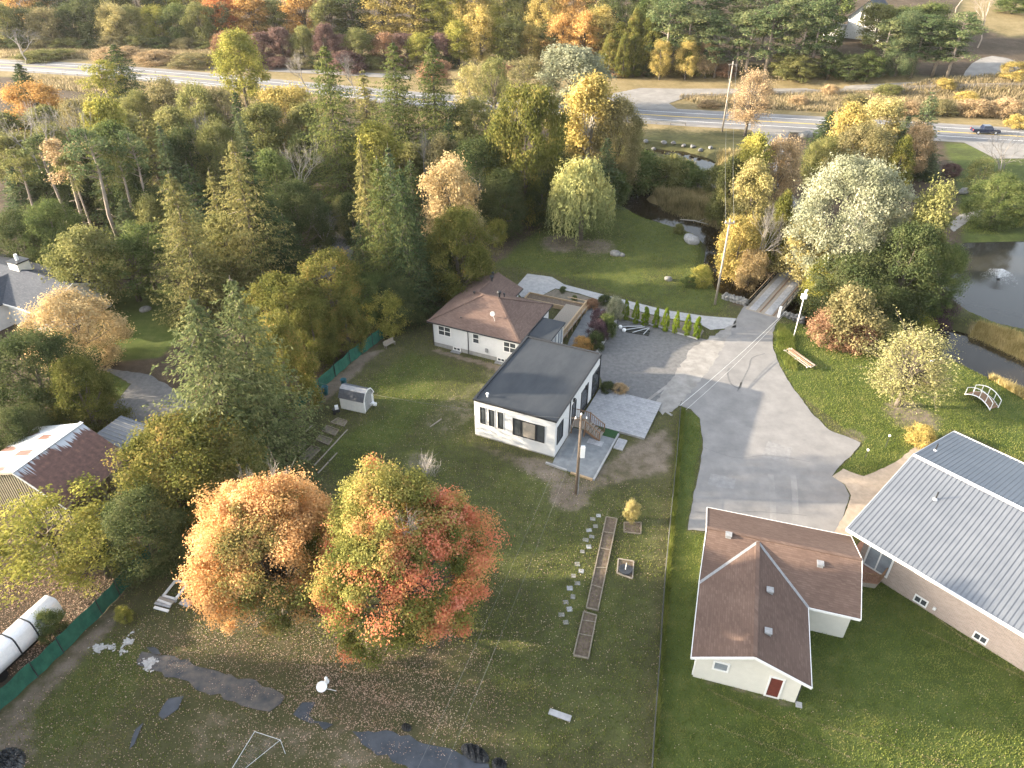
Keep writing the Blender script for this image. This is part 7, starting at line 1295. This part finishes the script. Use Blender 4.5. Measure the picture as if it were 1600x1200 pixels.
q = P(504, 1078); bt = thing('round_table', 'white round garden table lying among leaves under the maples', 'table', q); t_ = MB().lathe([(0.02, -0.02), (0.34, -0.02), (0.36, 0.0), (0.34, 0.025), (0.02, 0.03)], k=16); o_ = t_.build('top', 'white_metal', bt); o_.location = (0, 0, 0.38); o_.rotation_euler = (0.5, 0.2, 0); MB().tube([(0.0, 0.1, 0.0), (0, 0, 0.36)], 0.03, 6).build('stem', 'white_metal', bt); MB().tube([(0.3, 0.05, 0.05), (0.95, -0.1, 0.05)], 0.02, 5).build('leg', 'white_metal', bt)
q = P(511, 1066); tag(MB().lathe([(0.16, 0), (0.18, 0.15), (0.1, 0.3), (0.08, 0.36), (0.12, 0.45), (0.08, 0.56), (0.02, 0.58)], (q.x, q.y, 0), 12).build('garden_ornament', 'white_metal', None, True), 'small white ornament behind the round table under the maples', 'ornament')
wp = thing('window_frames', 'white window frame and lumber lying left of the orange maple', 'lumber', P(265, 935))
fo = P(265, 935); f_ = [P(275, 909) - fo, P(294, 914) - fo, P(275, 938) - fo, P(256, 933) - fo]
for a, b in zip(f_, f_[1:] + f_[:1]): MB().bar(a + Vector((0, 0, 0.15)), b + Vector((0, 0, 0.15)), 0.16, 0.12).build('frame_bar', 'white_trim', wp)
for k, (a, b, mt) in enumerate((((253, 933), (276, 941), 'vent_grey'), ((247, 939), (268, 946), 'white_trim'), ((243, 944), (267, 950), 'paver'), ((242, 951), (264, 957), 'white_trim'), ((250, 936), (272, 944), 'wood_weathered'))): MB().bar(P(*a) - fo + Vector((0, 0, 0.1 + 0.02 * k)), P(*b) - fo + Vector((0, 0, 0.1 + 0.02 * k)), 0.2, 0.1).build('board', mt, wp)
o_ = MB().obox((0, 0, 0.08), (0.4, -0.15, 0), (0.1, 0.25, 0), (0, 0, 0.07)).build('stone_slab', 'paver'); o_.location = P(291, 943); tag(o_, 'grey slab beside the window frame under the orange maple', 'slab')
cg = thing('wire_cage', 'white wire cage frame on the ground at the bottom left', 'cage', P(400, 1170)); co_ = P(400, 1170)
cpts = [P(398, 1143, 0.7), P(438, 1156, 0.7), P(446, 1178, 0.1), P(365, 1215, 0.1), P(360, 1205, 0.1)]
for a, b in ((0, 1), (1, 2), (1, 3), (0, 4), (4, 3)): MB().tube([cpts[a] - co_, cpts[b] - co_], 0.017, 5).build('bar', 'galvanised', cg)
m = MB()
for k in range(1, 9):
    t = k / 9; m.tube([cpts[0].lerp(cpts[4], t) - co_, cpts[1].lerp(cpts[3], t) - co_], 0.004, 3, cap=False); m.tube([cpts[0].lerp(cpts[1], t) - co_, cpts[4].lerp(cpts[3], t) - co_], 0.004, 3, cap=False)
m.build('wire_mesh', 'wire_pale', cg)
bn = thing('garden_bench', 'small grey bench by the green fence corner of the house lawn', 'bench', P(609, 541), math.radians(48))
MB().box(-0.75, 0.75, -0.2, 0.2, 0.36, 0.42).build('seat', 'wood_weathered', bn); MB().box(-0.75, 0.75, 0.18, 0.24, 0.42, 0.85).build('backrest', 'wood_weathered', bn)
for x in (-0.65, 0.65):
    for y in (-0.15, 0.17): MB().box(x - 0.04, x + 0.04, y - 0.04, y + 0.04, 0, 0.36).build('leg', 'wood_weathered', bn)
# rocks
def rock(label, px, py, s, seed, mat='stone', n=1, name='boulder'):
    q = G(px, py); rng = np.random.default_rng(seed); bm = bmesh.new(); bmesh.ops.create_icosphere(bm, subdivisions=3, radius=1)
    f_ = rng.normal(size=(6, 3)) * 1.6; ph = rng.uniform(0, 6, 6)
    for v in bm.verts: v.co *= 1 + 0.12 * sum(math.sin(f_[i] @ np.array(v.co) + ph[i]) for i in range(6)) * 0.7
    for v in bm.verts: v.co = Vector((v.co.x * s, v.co.y * s * 0.8, max(-0.12, v.co.z * s * 0.6 + s * 0.25)))
    me = bpy.data.meshes.new(name); bm.to_mesh(me); bm.free(); me.materials.append(MATS[mat]); o_ = link(name, me, None, q, rng.uniform(0, 6)); return tag(o_, label, 'rock')
rock('grey boulder on the back lawn in front of the willow', 960, 398, 0.8, 1); rock('smaller rock touching the grey boulder before the willow', 971, 400, 0.5, 2); rock('white boulder on the lawn by the creek', 1081, 378, 1.15, 3, 'pale_stone'); rock('pale rock on the lawn near the end of cedar row', 1044, 438, 0.6, 4, 'stone'); rock('brown rock at the entrance from the highway', 1256, 213, 1.6, 5); rock('flat rock on the lawn below the red bush', 1505, 302, 1.0, 6); rock('flat grey stone on the neighbour lawn', 228, 485, 0.7, 7)
for i, (px, py) in enumerate([(1008, 226), (1022, 228), (1037, 227), (1052, 229), (1068, 228), (1082, 230), (1015, 231), (1045, 232), (1094, 236), (1110, 232)]): rock('grey rip-rap rock, %s from the left along the culvert bank' % ORD[i], px, py, 0.6, 20 + i, 'creek_stones', name='rip_rap_rock')
# lamps on the lawn
for (px, py, h, lb) in ((1352, 716, 0.9, 'short lawn lamp left of a taller one near the metal roof'), (1383, 700, 1.4, 'taller lawn lamp near the metal roof')):
    t_ = thing('garden_lamp', lb, 'lamp', P(px, py)); MB().tube([(0, 0, 0), (0, 0, h)], 0.03, 6).build('post', 'wire_steel', t_); MB().lathe([(0.04, 0), (0.1, 0.04), (0.11, 0.16), (0.04, 0.22)], (0, 0, h), 10).build('head', 'white_metal', t_)
q = P(1457, 565, 2.2); bh_ = thing('bird_house', 'tiny white bird house on a post in the airy yellow tree', 'bird house', (q.x, q.y, 0)); MB().tube([(0, 0, 0), (0, 0, 2.0)], 0.035, 6).build('post', 'wood_weathered', bh_); MB().box(-0.16, 0.16, -0.16, 0.16, 2.0, 2.35).build('box', 'white_metal', bh_); MB().slab([(-0.22, -0.22, 2.33), (0.22, -0.22, 2.33), (0.22, 0, 2.5), (-0.22, 0, 2.5)], 0.03).build('roof', 'white_metal', bh_)
# fountain in the pond: a low spray of drops
rng = np.random.default_rng(8); q = P(1560, 436, -0.6); n_ = 2600; a = rng.uniform(0, 6.283, n_); t = rng.uniform(0, 1, n_); sp = rng.uniform(0.05, 1.0, n_) ** 1.2 * 2.6; x = sp * t; z = 1.7 * t * (1 - t) * 4 * 0.8 * (1.15 - 0.5 * sp / 2.7); C = np.stack([q.x + x * np.cos(a), q.y + x * np.sin(a), q.z + z], -1)
V = (C[:, None, :] + np.array([[0, 0, 0.035], [0.03, 0, -0.02], [-0.02, 0.027, -0.02], [-0.02, -0.027, -0.02]])[None] * rng.uniform(0.35, 1.0, (n_, 1, 1))).reshape(-1, 3); Fb = (np.arange(n_)[:, None, None] * 4 + np.array([[0, 1, 2], [0, 2, 3], [0, 3, 1], [1, 3, 2]])[None]).reshape(-1, 3)
ft = thing('pond_fountain', 'white fountain spray in the pond at the right edge', 'fountain', (0, 0, 0)); link('spray', mesh_np('spray', V, Fb, 'water_white'), ft); MB().lathe([(0.25, -0.7), (0.3, -0.5), (0.1, -0.42)], (q.x, q.y, 0), 10).build('nozzle', 'black_plastic', ft)
# dead branch by the creek
db = thing('dead_branch', 'white dead branch lying across the creek', 'branch', P(1085, 347, -0.9)); MB().tube([(-2.2, 0.9, 0.1), (0, 0, 0.25), (2.0, -1.2, 0.1)], [0.07, 0.1, 0.04], 6).build('stem', 'bark_pale', db); MB().tube([(0.6, -0.3, 0.25), (1.9, 0.4, 0.5)], [0.05, 0.02], 5).build('twig', 'bark_pale', db)
# ------------------------------------------------------------------ fallen leaves, reeds, rough grass (uncountable)
def scatter(polys_n, seed, z=0.0):
    rng = np.random.default_rng(seed); out = []
    for px, n in polys_n:
        pg = poly(px, z); xs = [p[0] for p in pg]; ys = [p[1] for p in pg]; got = 0
        while got < n:
            X = rng.uniform(min(xs), max(xs), n); Y = rng.uniform(min(ys), max(ys), n); k = sdf(X, Y, pg) > 0; X, Y = X[k][:n - got], Y[k][:n - got]; out.append(np.stack([X, Y], -1)); got += len(X)
            if not len(X): break
    return np.concatenate(out), rng
leafmat('fallen', [(0.05, (0.15, 0.10, 0.065)), (0.4, (0.28, 0.19, 0.14)), (0.7, (0.42, 0.31, 0.25)), (0.95, (0.5, 0.45, 0.3))], patch=0.2, patch_w=0.3)
XY, rng = scatter([([(560, 700), (860, 740), (1050, 760), (1030, 1200), (700, 1200), (760, 900)], 3600), ([(0, 1120), (240, 960), (420, 1090), (640, 1200), (0, 1200)], 3200), ([(560, 700), (560, 590), (660, 550), (740, 640), (740, 690), (640, 700)], 1500), ([(-20, 900), (200, 900), (120, 990), (-20, 1080)], 6000), ([(1100, 1100), (1600, 1040), (1600, 1200), (1030, 1200)], 350), ([(840, 350), (980, 350), (980, 410), (840, 410)], 1500)], 4)
for px_, py_, sg, n_ in ((420, 985, 4.0, 4500), (600, 1040, 4.4, 7500), (620, 1110, 2.8, 7000), (300, 1010, 2.6, 1500), (500, 1070, 2.2, 4000), (640, 960, 8.0, 4000)):
    p_ = P(px_, py_); q_ = rng.normal(size=(n_, 2)) * np.array([sg * 1.2, sg * 0.75]); cl0 = np.sin(q_[:, 0] * 1.7 + 3) + np.sin(q_[:, 1] * 2.3 + q_[:, 0]); XY = np.concatenate([XY, (q_ + np.array([p_.x, p_.y]))[cl0 > rng.uniform(-2.2, 1.6, n_)]])
Zg = terrain(XY[:, 0], XY[:, 1]) + rng.uniform(0.02, 0.06, len(XY)); N = np.array([0, 0, 1.0]) + rng.normal(size=(len(XY), 3)) * 0.35
tag(link('fallen_leaves', leaves('fallen_leaves', np.column_stack([XY, Zg]), N, 0.038, rng, 'fallen', 0.75)), 'fallen autumn leaves strewn over the grass', 'leaves', None, 'stuff')
def blades(name, XY, h, w, mat, rng, label, cat):
    k = len(XY); Z = terrain(XY[:, 0], XY[:, 1]); a = rng.uniform(0, 6.283, k); hh = h * rng.uniform(0.5, 1.2, k); ln = rng.normal(size=(k, 2)) * 0.3 * hh[:, None]
    dx, dy = np.cos(a) * w, np.sin(a) * w
    V = np.stack([np.stack([XY[:, 0] - dx, XY[:, 1] - dy, Z - 0.05], -1), np.stack([XY[:, 0] + dx, XY[:, 1] + dy, Z - 0.05], -1), np.stack([XY[:, 0] + ln[:, 0], XY[:, 1] + ln[:, 1], Z + hh], -1)], 1).reshape(-1, 3)
    me = mesh_np(name, V, np.arange(3 * k).reshape(-1, 3), mat, {'tint': ('FLOAT', 'value', np.repeat(rng.uniform(0, 1, k), 3))}); return tag(link(name, me), label, cat, None, 'stuff')
XY, rng = scatter([([(1020, 302), (1125, 302), (1155, 340), (1130, 350), (1090, 338), (1040, 322)], 12000), ([(960, 250), (1085, 258), (1090, 285), (960, 292)], 7000), ([(1120, 240), (1180, 240), (1180, 370), (1130, 350)], 7000)], 6)
blades('creek_reeds', XY, 1.3, 0.10, 'reed', rng, 'tan reeds along the creek', 'reeds')
XY, rng = scatter([([(1505, 525), (1560, 545), (1620, 575), (1640, 560), (1590, 525), (1530, 505)], 16000), ([(1545, 590), (1570, 582), (1620, 612), (1600, 625)], 4000), ([(1558, 578), (1580, 572), (1600, 590), (1570, 592)], 1800)], 7)
leafmat('gold_grass', [(0.1, (0.17, 0.14, 0.05)), (0.5, (0.31, 0.25, 0.11)), (0.9, (0.46, 0.38, 0.2))]); blades('ornamental_grass', XY, 0.8, 0.07, 'gold_grass', rng, 'pale golden grass along the creek on the right', 'grass')
XY, rng = scatter([([(30, 118), (480, 148), (700, 175), (700, 200), (420, 170), (30, 135)], 14000), ([(0, 66), (330, 74), (330, 98), (0, 90)], 16000), ([(1060, 152), (1600, 139), (1600, 185), (1300, 176), (1100, 166)], 22000)], 8)
leafmat('rough_grass', [(0.1, (0.085, 0.076, 0.038)), (0.5, (0.175, 0.145, 0.082)), (0.9, (0.30, 0.24, 0.15))]); blades('verge_grass', XY, 1.1, 0.16, 'rough_grass', rng, 'rough grass on the highway verges', 'grass')
leafmat('lawn_blade', [(0.1, (0.06, 0.084, 0.018)), (0.5, (0.12, 0.142, 0.035)), (0.9, (0.2, 0.19, 0.07))])
XY, rng = scatter([([(1062, 642), (1040, 905), (1015, 1240), (1022, 1240), (1046, 905), (1070, 642)], 6000), ([(1215, 505), (1240, 525), (1245, 580), (1228, 575), (1212, 545)], 3500)], 9)
blades('fence_line_grass', XY, 0.5, 0.03, 'lawn_blade', rng, 'long grass along the wire fence', 'grass')
rng = np.random.default_rng(10); N_ = 1250000
X = rng.uniform(-34, 76, N_); Y = 17 + 105 * rng.uniform(0, 1, N_) ** 1.35; XY = np.column_stack([X, Y])
ix = np.clip(np.searchsorted(gx, X), 0, len(gx) - 1); iy = np.clip(np.searchsorted(gy, Y), 0, len(gy) - 1)
w = 0.38 + 0.62 * lush[iy, ix] - 0.6 * dirt[iy, ix] - 0.75 * litter[iy, ix]; pe = np.sin(X * 0.9 + 2 * np.sin(Y * 0.31)) * np.sin(Y * 0.7 + np.sin(X * 0.4)); k_ = rng.uniform(0, 1, N_) < w * (0.75 + 0.25 * pe)
k_ &= np.abs(X) < 0.75 * Y * 1.05 + 30; k_ &= terrain(X, Y) > -0.5
XY = XY[k_]
for pg in HARD: XY = XY[sdf(XY[:, 0], XY[:, 1], pg) < 0.03]
for q_ in ((HF.W(12, -13), HF.W(20.3, -13), HF.W(20.3, -0.4), HF.W(12, -0.4)), (HF.W(0, 0), HF.W(10.7, 0), HF.W(10.7, 9), HF.W(0, 11.2)), (HF.W(20.5, -7), HF.W(27.3, -7), HF.W(27.3, -0.5), HF.W(20.5, -0.5))): XY = XY[sdf(XY[:, 0], XY[:, 1], list(q_)) < 0]
blades('lawn_grass', XY, 0.15, 0.04, 'lawn_blade', rng, 'short mown lawn grass', 'grass')
# thin lines of cut grass left by the mower on the garage lawn
cl_pts = []
for (a, b) in (((1105, 1078), (1330, 1185)), ((1118, 1135), (1420, 1250)), ((1440, 985), (1600, 1060)), ((1240, 1120), (1600, 1230)), ((1380, 900), (1520, 1010))):
    p, q = P(*a), P(*b); n_ = 700; t = rng.uniform(0, 1, n_); cl_pts.append(np.column_stack([p.x + (q.x - p.x) * t + rng.normal(size=n_) * 0.06, p.y + (q.y - p.y) * t + rng.normal(size=n_) * 0.06]))
XY = np.concatenate(cl_pts); C = np.column_stack([XY, terrain(XY[:, 0], XY[:, 1]) + 0.07])
tag(link('grass_clippings', leaves('grass_clippings', C, np.array([0, 0, 1.0]) + rng.normal(size=C.shape) * 0.3, 0.028, rng, 'rough_grass', 0.5)), 'thin lines of pale grass clippings on the garage lawn', 'grass', None, 'stuff')
# ------------------------------------------------------------------ thin autumn haze over the valley
hz_m = bpy.data.materials.new('haze_air'); t_, n_n, l_n = NT(hz_m); pv = n_n('VolumePrincipled'); pv.inputs['Color'].default_value = (0.93, 0.94, 0.96, 1); pv.inputs['Density'].default_value = 0.00005; pv.inputs['Anisotropy'].default_value = 0.3
ov = n_n('OutputMaterial'); l_n(pv.outputs[0], ov.inputs['Volume']); MATS['haze_air'] = hz_m
zt_ = max(60.0, float(GZ.max()) + 25.0); tag(MB().box(-1150, 1150, -450, 1350, -4, zt_).build('haze', 'haze_air'), kind='stuff')
